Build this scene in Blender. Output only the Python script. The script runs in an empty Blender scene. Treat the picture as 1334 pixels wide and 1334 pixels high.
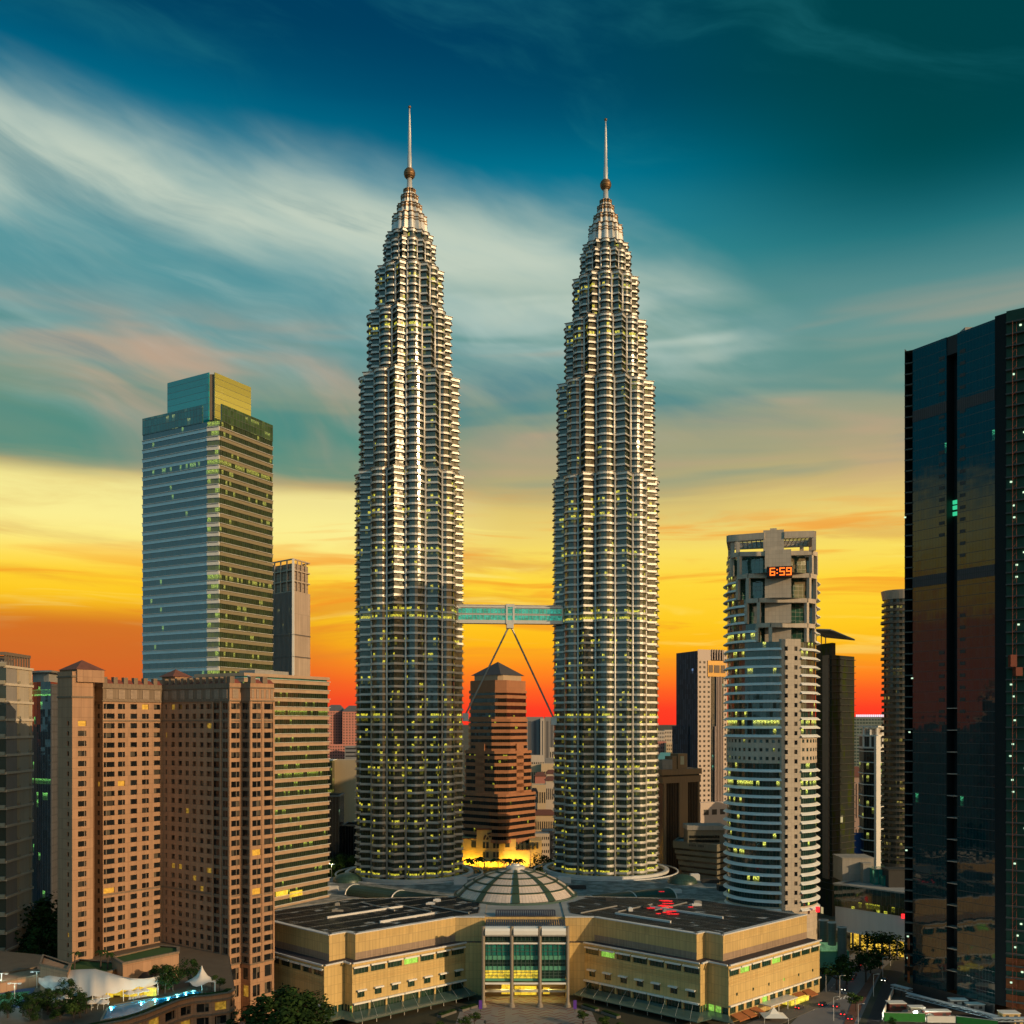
import bpy, bmesh, math, random
from mathutils import Vector, noise as mnoise
R = math.radians
random.seed(7)
S = bpy.context.scene
COL = S.collection

# ------------------------------------------------------------------ camera
CAMZ, HOR, F, CXP = 105.0, 942.0, 1334.0, 667.0
cd = bpy.data.cameras.new('camera'); cam = bpy.data.objects.new('camera', cd); COL.objects.link(cam)
cam.location = (0, 0, CAMZ); cam.rotation_euler = (R(90), 0, 0)
cd.sensor_width = 36; cd.lens = 36; cd.shift_y = (HOR - 667) / 1334
cd.clip_start = 1; cd.clip_end = 120000
S.camera = cam
S.view_settings.view_transform = 'Standard'; S.view_settings.look = 'None'
S.view_settings.exposure = 0.0; S.view_settings.gamma = 1
S.render.engine = 'CYCLES'
S.cycles.use_denoising = True
S.cycles.max_bounces = 6; S.cycles.diffuse_bounces = 2; S.cycles.glossy_bounces = 3; S.cycles.transmission_bounces = 4
S.cycles.sample_clamp_indirect = 4.0

SUN_AZ, SUN_EL = 125.0, 16.0        # azimuth from +Y towards +X, elevation
SKY_REAR = 0.10

def lin(c):
    return tuple((v / 255 / 12.92) if v / 255 <= .04045 else ((v / 255 + .055) / 1.055) ** 2.4 for v in c)

# ------------------------------------------------------------------ node expressions
class X:
    def __init__(s, nt, sock): s.nt = nt; s.s = sock
    def __add__(a, b): return mth(a.nt, 'ADD', a, b)
    def __radd__(a, b): return mth(a.nt, 'ADD', b, a)
    def __sub__(a, b): return mth(a.nt, 'SUBTRACT', a, b)
    def __rsub__(a, b): return mth(a.nt, 'SUBTRACT', b, a)
    def __mul__(a, b): return mth(a.nt, 'MULTIPLY', a, b)
    def __rmul__(a, b): return mth(a.nt, 'MULTIPLY', b, a)
    def __truediv__(a, b): return mth(a.nt, 'DIVIDE', a, b)
    def gt(a, b): return mth(a.nt, 'GREATER_THAN', a, b)
    def lt(a, b): return mth(a.nt, 'LESS_THAN', a, b)
    def floor(a): return mth(a.nt, 'FLOOR', a)
    def fract(a): return mth(a.nt, 'FRACT', a)
    def abs(a): return mth(a.nt, 'ABSOLUTE', a)
    def sqrt(a): return mth(a.nt, 'SQRT', a)
    def max(a, b): return mth(a.nt, 'MAXIMUM', a, b)
    def min(a, b): return mth(a.nt, 'MINIMUM', a, b)
def put(nt, inp, v):
    if isinstance(v, X): nt.links.new(v.s, inp)
    elif isinstance(v, (tuple, list)):
        inp.default_value = tuple(v) + (1,) if len(v) == 3 and inp.type == 'RGBA' else tuple(v)
    else: inp.default_value = v
def mth(nt, op, a, b=None, c=None):
    n = nt.nodes.new('ShaderNodeMath'); n.operation = op
    put(nt, n.inputs[0], a)
    if b is not None: put(nt, n.inputs[1], b)
    return X(nt, n.outputs[0])
def smooth(a, b, x):
    n = x.nt.nodes.new('ShaderNodeMapRange'); n.interpolation_type = 'SMOOTHSTEP'
    lo, hi, f, t = (a, b, 0, 1) if a < b else (b, a, 1, 0)
    put(x.nt, n.inputs[0], x); n.inputs[1].default_value = lo; n.inputs[2].default_value = hi
    n.inputs[3].default_value = f; n.inputs[4].default_value = t
    return X(x.nt, n.outputs[0])
def mix(nt, f, a, b, mode='MIX'):
    n = nt.nodes.new('ShaderNodeMix'); n.data_type = 'RGBA'; n.blend_type = mode
    put(nt, n.inputs[0], f); put(nt, n.inputs[6], a); put(nt, n.inputs[7], b)
    return X(nt, n.outputs[2])
def vec(nt, x, y, z=0.0):
    n = nt.nodes.new('ShaderNodeCombineXYZ')
    for i, v in enumerate((x, y, z)): put(nt, n.inputs[i], v)
    return X(nt, n.outputs[0])
def sep(v):
    n = v.nt.nodes.new('ShaderNodeSeparateXYZ'); put(v.nt, n.inputs[0], v)
    return [X(v.nt, o) for o in n.outputs]
def noise(v, scale=1.0, detail=3.0, rough=.5, dist=0.0):
    n = v.nt.nodes.new('ShaderNodeTexNoise'); put(v.nt, n.inputs['Vector'], v)
    n.inputs['Scale'].default_value = scale; n.inputs['Detail'].default_value = detail
    n.inputs['Roughness'].default_value = rough; n.inputs['Distortion'].default_value = dist
    return X(v.nt, n.outputs[0])
def white(v):
    n = v.nt.nodes.new('ShaderNodeTexWhiteNoise'); n.noise_dimensions = '3D'; put(v.nt, n.inputs['Vector'], v)
    return X(v.nt, n.outputs['Value'])
def tc(nt, out):
    return X(nt, nt.nodes.new('ShaderNodeTexCoord').outputs[out])

# ------------------------------------------------------------------ world: dusk sky
def make_world():
    w = bpy.data.worlds.new('World'); S.world = w; w.use_nodes = True
    nt = w.node_tree; nt.nodes.clear()
    d = tc(nt, 'Generated')
    x, y, z = sep(d)
    h = (x * x + y * y).sqrt().max(1e-4)
    t = z / h
    az = mth(nt, 'ARCTAN2', x, y)
    azl = (az * -1.0).max(0.0); azr = az.max(0.0)
    # streaks along the high cloud deck, falling to the right
    p = az * .92 - t * .36; q = az * .36 + t * .92
    w0 = noise(vec(nt, az * 3.0, t * 5.0), 1.0, 2.0)
    n2 = noise(vec(nt, p * 2.6, q * 7.5 + w0 * 1.2, 3.1), 1.0, 5.0, .52)
    n2b = noise(vec(nt, p * 5.0 + w0, q * 20.0 + w0 * 1.5, 8.4), 1.0, 4.0, .5)
    n1 = noise(vec(nt, az * 2.2, t * 13.0, 1.7), 1.0, 5.0, .5, .3)
    st = noise(vec(nt, az * 2.4, t * 17.0, 5.2), 1.0, 3.0, .5, .4)
    wi = noise(vec(nt, az * 3.6, t * 46.0 + w0 * 2.5, 9.0), 1.0, 5.0, .55, .6)
    # base colours by height, low band pulled down on the left as in the west
    left = smooth(.08, .34, azl)
    low = smooth(.22, .06, t)
    tw = t + (n1 - .5) * smooth(.01, .14, t) * .055 - left * low * .025
    cr = nt.nodes.new('ShaderNodeValToRGB'); put(nt, cr.inputs[0], tw / 0.8)
    stops = [(-.2, (30, 28, 30)), (.0, (255, 56, 36)), (.014, (255, 64, 37)), (.031, (255, 98, 36)), (.052, (255, 142, 32)), (.074, (255, 184, 26)), (.10, (255, 202, 34)),
             (.135, (255, 216, 60)), (.170, (250, 222, 96)), (.195, (236, 208, 112)), (.222, (202, 180, 116)), (.26, (170, 164, 126)),
             (.31, (142, 156, 136)), (.37, (104, 150, 146)), (.45, (50, 138, 148)), (.53, (0, 120, 148)), (.61, (0, 96, 128)), (.69, (0, 74, 104))]
    el = cr.color_ramp.elements
    stops = [(max(0, a), c) for a, c in stops if a >= 0]
    while len(el) < len(stops): el.new(.5)
    for e, (a, c) in zip(el, stops):
        e.position = a / .8; e.color = (*lin(c), 1)
    col = X(nt, cr.outputs[0])
    # deep green-teal towards the upper right, darker towards the top
    col = mix(nt, smooth(.06, .40, az) * smooth(.36, .54, t) * .95, col, lin((0, 74, 76)))
    col = mix(nt, smooth(.50, .66, t + az * .14) * .75, col, mix(nt, smooth(-.1, .3, az), lin((0, 58, 92)), lin((0, 62, 70))))
    # faint mottling of the darker high sky
    n6 = noise(vec(nt, p * 2.2 + 7.0, q * 7.0 + w0 * 1.5, 40.0), 1.0, 6.0, .58, .3)
    col = mix(nt, smooth(.36, .46, t) * smooth(.48, .72, n6) * .35, col, lin((40, 128, 138)))
    # high veil of cloud
    te = .535 - az * .235 - az * az * .18 - azr * azr * .8
    e = te - t + (n2 - .5) * .10
    veil = smooth(-.005, .085, e) * smooth(.37, .17, az) * smooth(.29, .38, t)
    dens = smooth(.29, .72, n2 * .62 + n2b * .50 + smooth(.0, .07, e) * smooth(.20, .08, e) * .11 - smooth(.09, .24, e) * .16)
    vc = mix(nt, dens, lin((88, 152, 162)), lin((196, 209, 192)))
    col = mix(nt, veil * (.50 + dens * .46), col, vc)
    # mid-height bands: grey teal and peach
    mid = smooth(.20, .27, t) * smooth(.46, .36, t)
    col = mix(nt, mid * smooth(.42, .34, t) * smooth(.52, .68, st) * .60, col, lin((206, 164, 132)))
    col = mix(nt, mid * smooth(.53, .40, st) * .70, col, lin((82, 142, 138)))
    # a dark green bank over a bright gap on the left
    lf = smooth(-.02, .16, azl); tb = t + (n1 - .5) * .035
    col = mix(nt, lf * smooth(.222, .242, tb) * smooth(.33, .275, tb) * .80, col, lin((70, 138, 126)))
    col = mix(nt, lf * smooth(.232, .216, tb) * smooth(.13, .19, t) * .75, col, lin((255, 246, 158)))
    # finer streaks combed along the wind through all the high cloud
    n3 = noise(vec(nt, p * 3.4 + w0 * .8, q * 15.0 + w0 * 2.2, 12.3), 1.0, 8.0, .60, .25)
    n4 = noise(vec(nt, p * 1.7, q * 6.0 + w0 * 1.4, 21.0), 1.0, 5.0, .55, .5)
    hi = smooth(.24, .34, t) * smooth(.02, .09, e) * smooth(.42, .22, az)
    col = mix(nt, hi * smooth(.48, .66, n3 * .6 + n4 * .4) * .55, col, lin((170, 196, 190)))
    col = mix(nt, hi * smooth(.50, .34, n3 * .5 + n4 * .5) * .62, col, lin((58, 126, 140)))
    col = mix(nt, smooth(.18, .26, t) * smooth(.40, .32, t) * smooth(.50, .68, n4) * .45, col, lin((214, 166, 136)))
    # broken orange-grey cloud over the glow
    n5 = noise(vec(nt, az * 2.6 + 4.0, t * 24.0 + w0 * 2.0, 30.0), 1.0, 7.0, .60, .4)
    col = mix(nt, smooth(.04, .08, t) * smooth(.21, .13, t + left * .03) * smooth(.50, .66, n5) * .62, col, lin((226, 136, 48)))
    col = mix(nt, smooth(.13, .17, t) * smooth(.26, .20, t) * smooth(.52, .68, n5) * .45, col, lin((214, 172, 100)))
    # thin orange wisps in the bright band
    band = smooth(.045, .08, t) * smooth(.24, .17, t + left * .05)
    col = mix(nt, band * smooth(.50, .66, wi) * .70, col, lin((246, 150, 40)))
    col = mix(nt, band * smooth(.44, .30, wi) * .45, col, lin((255, 240, 130)))
    # brown-orange bank low on the left
    col = mix(nt, left * smooth(.125, .085, t + (n1 - .5) * .05) * .85, col, lin((204, 104, 40)))
    # away to the side the glow fades into dark teal
    sidef = smooth(.62, 1.25, az.abs())
    col = mix(nt, sidef * smooth(.17, .25, t), col, lin((10, 138, 172)))
    col = mix(nt, sidef * .42, col, lin((48, 66, 62)))
    # below the horizon
    col = mix(nt, smooth(.0, -.01, t), col, lin((60, 44, 40)))
    # the half of the sky behind: clear dusk with a glow round the low sun
    sky = nt.nodes.new('ShaderNodeTexSky'); sky.sky_type = 'NISHITA'; sky.sun_disc = False
    sky.sun_elevation = R(SUN_EL); sky.sun_rotation = R(SUN_AZ); sky.air_density = 1.3; sky.dust_density = 2.0
    rear = mix(nt, 1.0, X(nt, sky.outputs[0]), (SKY_REAR, SKY_REAR, SKY_REAR), 'MULTIPLY')
    se, sa = R(SUN_EL), R(SUN_AZ)
    sd = (math.sin(sa) * math.cos(se), math.cos(sa) * math.cos(se), math.sin(se))
    dt = x * sd[0] + y * sd[1] + z * sd[2]
    rear = mix(nt, .75, rear, mix(nt, smooth(.0, .9, t), (.20, .46, .52), (.03, .27, .38)))
    rear = mix(nt, smooth(.62, .99, dt) * smooth(.75, .25, t), rear, (1.5, .80, .26))
    f = smooth(.04, -.14, y / h)
    col = mix(nt, f, col, rear)
    bg = nt.nodes.new('ShaderNodeBackground'); put(nt, bg.inputs[0], col); bg.inputs[1].default_value = 1.0
    out = nt.nodes.new('ShaderNodeOutputWorld'); nt.links.new(bg.outputs[0], out.inputs[0])
make_world()

sl = bpy.data.lights.new('sun', 'SUN'); sl.energy = 3.3; sl.angle = R(.5); sl.color = (1, .69, .37)
so = bpy.data.objects.new('sun', sl); COL.objects.link(so)
_d = Vector((math.sin(R(SUN_AZ)) * math.cos(R(SUN_EL)), math.cos(R(SUN_AZ)) * math.cos(R(SUN_EL)), math.sin(R(SUN_EL))))
so.rotation_euler = _d.to_track_quat('Z', 'Y').to_euler(); so.location = _d * 3000

# ------------------------------------------------------------------ materials
def newmat(name):
    m = bpy.data.materials.new(name); m.use_nodes = True
    nt = m.node_tree
    b = nt.nodes['Principled BSDF']
    return m, nt, b
def uvn(nt): return tc(nt, 'UV')
def wall(name, col, rough=.75, panel=None, line=.72, linew=.03, var=.18, stain=.18, metal=0.0, vscale=.06):
    """painted / stone wall: panel joints, broad tone variation, rain streaks"""
    m, nt, b = newmat(name)
    u = uvn(nt); ux, uy, _ = sep(u)
    o = tc(nt, 'Object')
    n = noise(o, vscale, 4.0, .55)
    st = noise(vec(nt, ux * .9, uy * .045, 2.0), 1.0, 3.0, .6)
    fac = 1.0 + (n - .5) * (2 * var) + (st - .5) * (2 * stain)
    if panel:
        pw, ph = panel
        cx, cy = ux / pw, uy / ph
        r = white(vec(nt, cx.floor(), cy.floor(), 1.0))
        fx = (cx.fract() - .5).abs(); fy = (cy.fract() - .5).abs()
        joint = fx.gt(.5 - linew / pw).max(fy.gt(.5 - linew / ph))
        fac = fac * (1.0 + (r - .5) * .14) * (1.0 - joint * (1 - line))
    c = mix(nt, 1.0, lin(col) if max(col) > 1 else col, vec(nt, fac, fac, fac), 'MULTIPLY')
    put(nt, b.inputs['Base Color'], c); b.inputs['Roughness'].default_value = rough; b.inputs['Metallic'].default_value = metal
    return m
def plain(name, col, rough=.7, metal=0.0, var=.12, scale=.4):
    m, nt, b = newmat(name)
    n = noise(tc(nt, 'Object'), scale, 3.0)
    fac = 1.0 + (n - .5) * 2 * var
    put(nt, b.inputs['Base Color'], mix(nt, 1.0, col, vec(nt, fac, fac, fac), 'MULTIPLY'))
    b.inputs['Roughness'].default_value = rough; b.inputs['Metallic'].default_value = metal
    return m
def glow(name, col, strength, cell=None):
    m, nt, b = newmat(name)
    b.inputs['Base Color'].default_value = (*[c * .5 for c in col], 1)
    if cell:
        u = uvn(nt); ux, uy, _ = sep(u)
        r = white(vec(nt, (ux / cell[0]).floor(), (uy / cell[1]).floor(), 3.0))
        n = noise(vec(nt, ux, uy, 0.0), 1.2, 3.0, .7)
        put(nt, b.inputs['Emission Strength'], (.25 + r * .6 + smooth(.45, .75, n) * .9) * strength)
    else: b.inputs['Emission Strength'].default_value = strength
    b.inputs['Emission Color'].default_value = (*col, 1)
    return m
def glass(name, tint=(.012, .035, .032), cell=(1.5, 4.0), lit=.05, litcol=(.95, .85, .12), lits=.9, mull=.08, ior=1.8, rough=.06,
          wave=.012, frame=(.05, .06, .055), special=(), tintvar=.5, vmull=0.0, pane=1.0, lws=(.25, .5), curtain=0.0):
    """curtain-wall glazing: panes with slightly different tilt, mullions, some rooms lit"""
    m, nt, b = newmat(name)
    u = uvn(nt); ux, uy, _ = sep(u)
    cx, cy = ux / cell[0], uy / cell[1]
    ix, iy = cx.floor(), cy.floor()
    r1 = white(vec(nt, ix, iy, 1.0)); r2 = white(vec(nt, (ix / 7.0).floor(), iy, 2.0)); r3 = white(vec(nt, ix, iy, 5.0))
    r4 = white(vec(nt, 0.0, iy, 7.0))
    prob = lit * (.10 + smooth(.55, .95, r2) * 1.7 + smooth(.82, .97, r4) * 5.0)
    for (v0, v1, pr) in special:
        prob = prob + uy.gt(v0) * uy.lt(v1) * pr
    on = r1.lt(prob)
    fx = (cx.fract() - .5).abs()
    jm = fx.gt(.5 - mull * .5)
    if vmull: jm = jm.max((cy.fract() - .5).abs().gt(.5 - vmull * .5))
    inner = noise(vec(nt, ux * 1.1, uy * 1.6, 0.0), 1.3, 2.0, .7)
    tv = 1.0 - tintvar * .5 + r3 * tintvar
    base = mix(nt, 1.0, tint, vec(nt, tv, tv, tv), 'MULTIPLY')
    if curtain:
        r6 = white(vec(nt, ix, iy, 15.0)); r7 = white(vec(nt, ix, iy, 16.0))
        base = mix(nt, r6.lt(curtain) * (cx.fract()).lt(.25 + r7 * .6) , base, mix(nt, r7, (.13, .11, .085), (.045, .04, .034)))
    base = mix(nt, jm, base, frame)
    put(nt, b.inputs['Base Color'], base)
    put(nt, b.inputs['Roughness'], rough + jm * .4)
    b.inputs['IOR'].default_value = ior
    put(nt, b.inputs['Emission Color'], mix(nt, r3 * .3, litcol, (litcol[0] * .65, litcol[1], litcol[2] * 1.3)))
    fyv = cy.fract()
    put(nt, b.inputs['Emission Strength'], on * (1.0 - jm * .8) * (.06 + smooth(.40, .62, inner) * 1.2) * (.12 + smooth(.45, .75, fyv) * .9) * lits)
    # pane tilt
    if wave:
        g = nt.nodes.new('ShaderNodeNewGeometry'); N = X(nt, g.outputs['Normal'])
        wn = nt.nodes.new('ShaderNodeTexWhiteNoise'); put(nt, wn.inputs['Vector'], vec(nt, ix, iy, 11.0))
        lw = nt.nodes.new('ShaderNodeTexNoise'); put(nt, lw.inputs['Vector'], vec(nt, ux * lws[0], uy * lws[1], 0.0)); lw.inputs['Scale'].default_value = 1.0
        def vm(op, a, bb):
            k = nt.nodes.new('ShaderNodeVectorMath'); k.operation = op
            put(nt, k.inputs[0], a)
            if op == 'SCALE': put(nt, k.inputs['Scale'], bb)
            elif bb is not None: put(nt, k.inputs[1], bb)
            return X(nt, k.outputs[0])
        a1 = vm('SCALE', vm('SUBTRACT', X(nt, wn.outputs['Color']), (.5, .5, .5)), wave * 2 * pane)
        a2 = vm('SCALE', vm('SUBTRACT', X(nt, lw.outputs['Color']), (.5, .5, .5)), wave * 2)
        put(nt, b.inputs['Normal'], vm('NORMALIZE', vm('ADD', vm('ADD', N, a1), a2), None))
    return m

# ------------------------------------------------------------------ mesh building
class MB:
    def __init__(s): s.v = []; s.f = []; s.uv = []; s.mi = []
    def face(s, pts, uv=None, mi=0):
        k = len(s.v); s.v.extend(Vector(p) for p in pts); s.f.append(list(range(k, k + len(pts)))); s.uv.append(uv); s.mi.append(mi)
    def walls(s, poly, z0, z1, closed=True, mi=0, u0=0.0, poly1=None):
        n = len(poly); u = u0; top = poly1 or poly
        for i in range(n if closed else n - 1):
            a, b = poly[i], poly[(i + 1) % n]; c, d = top[i], top[(i + 1) % n]
            L = math.hypot(b[0] - a[0], b[1] - a[1])
            s.face([(a[0], a[1], z0), (b[0], b[1], z0), (d[0], d[1], z1), (c[0], c[1], z1)], [(u, z0), (u + L, z0), (u + L, z1), (u, z1)], mi)
            u += L
    def cap(s, poly, z, up=True, mi=0):
        p = [(a[0], a[1], z) for a in poly]
        s.face(p if up else p[::-1], None, mi)
    def prism(s, poly, z0, z1, bottom=True, mi=0):
        s.walls(poly, z0, z1, mi=mi); s.cap(poly, z1, True, mi)
        if bottom: s.cap(poly, z0, False, mi)
    def ring(s, outer, inner, z0, z1, mi=0, closed=True):
        s.walls(outer, z0, z1, closed, mi)
        n = len(outer)
        for i in range(n if closed else n - 1):
            j = (i + 1) % n
            a, b, c, d = outer[i], outer[j], inner[j], inner[i]
            s.face([(*a[:2], z1), (*b[:2], z1), (*c[:2], z1), (*d[:2], z1)], None, mi)
            s.face([(*d[:2], z0), (*c[:2], z0), (*b[:2], z0), (*a[:2], z0)], None, mi)
    def box(s, x0, x1, y0, y1, z0, z1, mi=0):
        s.prism([(x0, y0), (x1, y0), (x1, y1), (x0, y1)], z0, z1, True, mi)
    def obox(s, c, d, l, w, z0, z1, mi=0):
        """box centred at c (x,y), long axis d, length l, width w"""
        dx, dy = d[0], d[1]; m = math.hypot(dx, dy); dx /= m; dy /= m
        hx, hy = dx * l / 2, dy * l / 2; wx, wy = -dy * w / 2, dx * w / 2
        s.prism([(c[0] - hx - wx, c[1] - hy - wy), (c[0] + hx - wx, c[1] + hy - wy), (c[0] + hx + wx, c[1] + hy + wy), (c[0] - hx + wx, c[1] - hy + wy)], z0, z1, True, mi)
    def strip(s, p, q, w0, w1, z0, z1, mi=0):
        """box along p->q; w0/w1 offsets to the right-hand (outward) side"""
        dx, dy = q[0] - p[0], q[1] - p[1]; L = math.hypot(dx, dy); nx, ny = dy / L, -dx / L
        s.prism([(p[0] + nx * w1, p[1] + ny * w1), (q[0] + nx * w1, q[1] + ny * w1), (q[0] + nx * w0, q[1] + ny * w0), (p[0] + nx * w0, p[1] + ny * w0)], z0, z1, True, mi)
    def tube(s, p, q, r0, r1=None, n=8, mi=0, caps=True):
        p, q = Vector(p), Vector(q); r1 = r0 if r1 is None else r1
        d = (q - p); L = d.length; d.normalize()
        a = Vector((0, 0, 1)) if abs(d.z) < .9 else Vector((1, 0, 0))
        e = d.cross(a).normalized(); g = d.cross(e)
        ring0 = [p + (e * math.cos(2 * math.pi * i / n) + g * math.sin(2 * math.pi * i / n)) * r0 for i in range(n)]
        ring1 = [q + (e * math.cos(2 * math.pi * i / n) + g * math.sin(2 * math.pi * i / n)) * r1 for i in range(n)]
        for i in range(n):
            j = (i + 1) % n
            s.face([ring0[j], ring0[i], ring1[i], ring1[j]], None, mi)
        if caps: s.face(ring0, None, mi); s.face(ring1[::-1], None, mi)
    def lathe(s, c, prof, n=24, mi=0, a0=0.0, a1=2 * math.pi):
        """prof: list of (r, z) from bottom to top"""
        full = abs(a1 - a0 - 2 * math.pi) < 1e-6
        for k in range(len(prof) - 1):
            (r0, z0), (r1, z1) = prof[k], prof[k + 1]
            for i in range(n):
                t0 = a0 + (a1 - a0) * i / n; t1 = a0 + (a1 - a0) * (i + 1) / n
                q = [(c[0] + r0 * math.cos(t0), c[1] + r0 * math.sin(t0), z0), (c[0] + r0 * math.cos(t1), c[1] + r0 * math.sin(t1), z0),
                     (c[0] + r1 * math.cos(t1), c[1] + r1 * math.sin(t1), z1), (c[0] + r1 * math.cos(t0), c[1] + r1 * math.sin(t0), z1)]
                if r0 < 1e-6: q = [q[0], q[2], q[3]]
                elif r1 < 1e-6: q = q[:3]
                s.face(q, None, mi)
    def build(s, name, mats, parent=None, smoothed=False):
        me = bpy.data.meshes.new(name)
        o = bpy.data.objects.new(name, me); COL.objects.link(o)
        off = Vector((0, 0, 0)); p = parent
        while p is not None: off += p.location; p = p.parent
        # weld identical vertices
        idx = {}; vs = []; fs = []; keep = []
        for k, f in enumerate(s.f):
            nf = []
            for i in f:
                v = s.v[i] - off; key = (round(v.x, 3), round(v.y, 3), round(v.z, 3))
                if key not in idx: idx[key] = len(vs); vs.append(v)
                nf.append(idx[key])
            if len(set(nf)) == len(nf): fs.append(nf); keep.append(k)
        me.from_pydata(vs, [], fs)
        uvl = me.uv_layers.new(name='UVMap')
        mats = mats if isinstance(mats, (list, tuple)) else [mats]
        for m in mats: me.materials.append(m)
        data = []
        for poly, k in zip(me.polygons, keep):
            poly.material_index = s.mi[k]
            if smoothed: poly.use_smooth = True
            u = s.uv[k]
            if u is None:
                n = poly.normal
                if abs(n.z) > .7: u = [(s.v[i].x, s.v[i].y) for i in s.f[k]]
                else:
                    tx, ty = -n.y, n.x; L = math.hypot(tx, ty) or 1
                    u = [((s.v[i].x * tx + s.v[i].y * ty) / L, s.v[i].z) for i in s.f[k]]
            for c in u: data.extend(c)
        uvl.data.foreach_set('uv', data)
        if parent is not None: o.parent = parent
        return o

def tag(o, label=None, cat=None, group=None, kind=None):
    if label: o['label'] = label
    if cat: o['category'] = cat
    if group: o['group'] = group
    if kind: o['kind'] = kind
    return o
def thing(name, label, cat, loc=(0, 0, 0), group=None):
    o = bpy.data.objects.new(name, None); COL.objects.link(o); o.location = loc
    return tag(o, label, cat, group)
def copy_tree(o, parent=None):
    c = o.copy(); COL.objects.link(c)
    if parent is not None: c.parent = parent
    for ch in list(o.children): copy_tree(ch, c)
    return c
def offset(poly, d, closed=True):
    """miter offset, outward for a counter-clockwise polygon"""
    n = len(poly); out = []
    for i in range(n):
        p = Vector(poly[i][:2])
        def nrm(a, b):
            e = Vector(b[:2]) - Vector(a[:2]); e.normalize(); return Vector((e.y, -e.x))
        if not closed and i == 0: m = nrm(poly[0], poly[1]); out.append(tuple(p + m * d)); continue
        if not closed and i == n - 1: m = nrm(poly[-2], poly[-1]); out.append(tuple(p + m * d)); continue
        n1, n2 = nrm(poly[i - 1], poly[i]), nrm(poly[i], poly[(i + 1) % n])
        m = n1 + n2
        if m.length < 1e-6: m = n1
        m.normalize()
        out.append(tuple(p + m * (d / max(.35, m.dot(n1)))))
    return out
# pixel of the photograph (1334 x 1334) -> world
def kx(px): return (px - CXP) / F
def zat(py, D): return CAMZ + (HOR - py) / F * D
def at(px, py, D): return Vector((kx(px) * D, D, zat(py, D)))
def G(px, py, z=0.0):
    D = (CAMZ - z) * F / (py - HOR)
    return (kx(px) * D, D)
def walk(p, d, px):
    k = kx(px); t = (k * p[1] - p[0]) / (d[0] - k * d[1])
    return (p[0] + d[0] * t, p[1] + d[1] * t)
def lerp(a, b, t): return tuple(a[i] + (b[i] - a[i]) * t for i in range(len(a)))

class Wins:
    def __init__(s): s.q = []
    def add(s, quad, uv=None): s.q.append((quad, uv))
    def build(s, mats, parent, name='window', n=100, litmat=None, lit=0.0, rnd=random, frame=None):
        q = sorted(s.q, key=lambda t: sum(v[1] for v in t[0]))
        rest = MB(); mats = [mats] + ([litmat] if litmat else [])
        for k, (w, uv) in enumerate(q):
            mi = 1 if litmat and rnd.random() < lit else 0
            if k < n:
                b = MB(); b.face(w, uv, mi); b.build(name, mats, parent)
            else: rest.face(w, uv, mi)
        if rest.f:
            o = rest.build(name, mats, parent)
            if n: o['kind'] = 'stuff'
def facade(W, wins, p0, p1, z0, z1, cols, rows, fw=.6, fh=.6, depth=.35, m0=0.0, m1=0.0, skip=None, sill=.5, mi=0, fws=None):
    """a wall of window openings from p0 to p1 (left to right seen from outside); rows counted from the top"""
    p0 = Vector(p0[:2]); p1 = Vector(p1[:2]); d = p1 - p0; L = d.length; d.normalize(); n = Vector((d.y, -d.x))
    def P(u, z, dep=0.0):
        q = p0 + d * u - n * dep; return (q.x, q.y, z)
    def Q(u0, u1, a, b):
        if u1 - u0 > 1e-4 and b - a > 1e-4:
            W.face([P(u0, a), P(u1, a), P(u1, b), P(u0, b)], [(u0, a), (u1, a), (u1, b), (u0, b)], mi)
    cw = (L - m0 - m1) / cols; rh = (z1 - z0) / rows
    for r in range(rows):
        zt = z1 - r * rh; zb = zt - rh
        gap = rh * (1 - fh); a = zb + gap * sill; b = a + rh * fh
        Q(0, L, zb, a); Q(0, L, b, zt)
        u = 0.0
        for c in range(cols):
            f = fws[c] if fws else fw
            if skip and skip(r, c): continue
            cu = m0 + cw * (c + .5); x0, x1 = cu - cw * f / 2, cu + cw * f / 2
            Q(u, x0, a, b); u = x1
            W.face([P(x0, a), P(x0, a, depth), P(x0, b, depth), P(x0, b)], None, mi)
            W.face([P(x1, a, depth), P(x1, a), P(x1, b), P(x1, b, depth)], None, mi)
            W.face([P(x0, a), P(x1, a), P(x1, a, depth), P(x0, a, depth)], None, mi)
            W.face([P(x0, b, depth), P(x1, b, depth), P(x1, b), P(x0, b)], None, mi)
            o = 1000 * (abs(p0.x) // 1 % 7)
            wins.add([P(x0, a, depth), P(x1, a, depth), P(x1, b, depth), P(x0, b, depth)], [(x0 + o, a), (x1 + o, a), (x1 + o, b), (x0 + o, b)])
        Q(u, L, a, b)

STEEL = plain('stainless steel', (.61, .605, .58), .46, .4, .10, .15)
STEEL_DULL = plain('brushed steel', (.34, .33, .31), .45, .5, .12, .2)
ALU = plain('white aluminium', (.62, .62, .60), .45, .2, .08)
WHITE = plain('white paint', (.75, .74, .70), .6, 0, .08)
DARK = plain('dark metal', (.035, .038, .04), .5, .2, .2)
CONC = wall('grey concrete', (.30, .29, .27), .85, (3.0, 3.3), .75, .04)
ROOFG = plain('roof membrane', (.30, .31, .31), .85, 0, .3, .12)
TERRA = plain('terracotta tiles', (.16, .06, .04), .8, 0, .3, .5)
LEAFM = None

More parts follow.
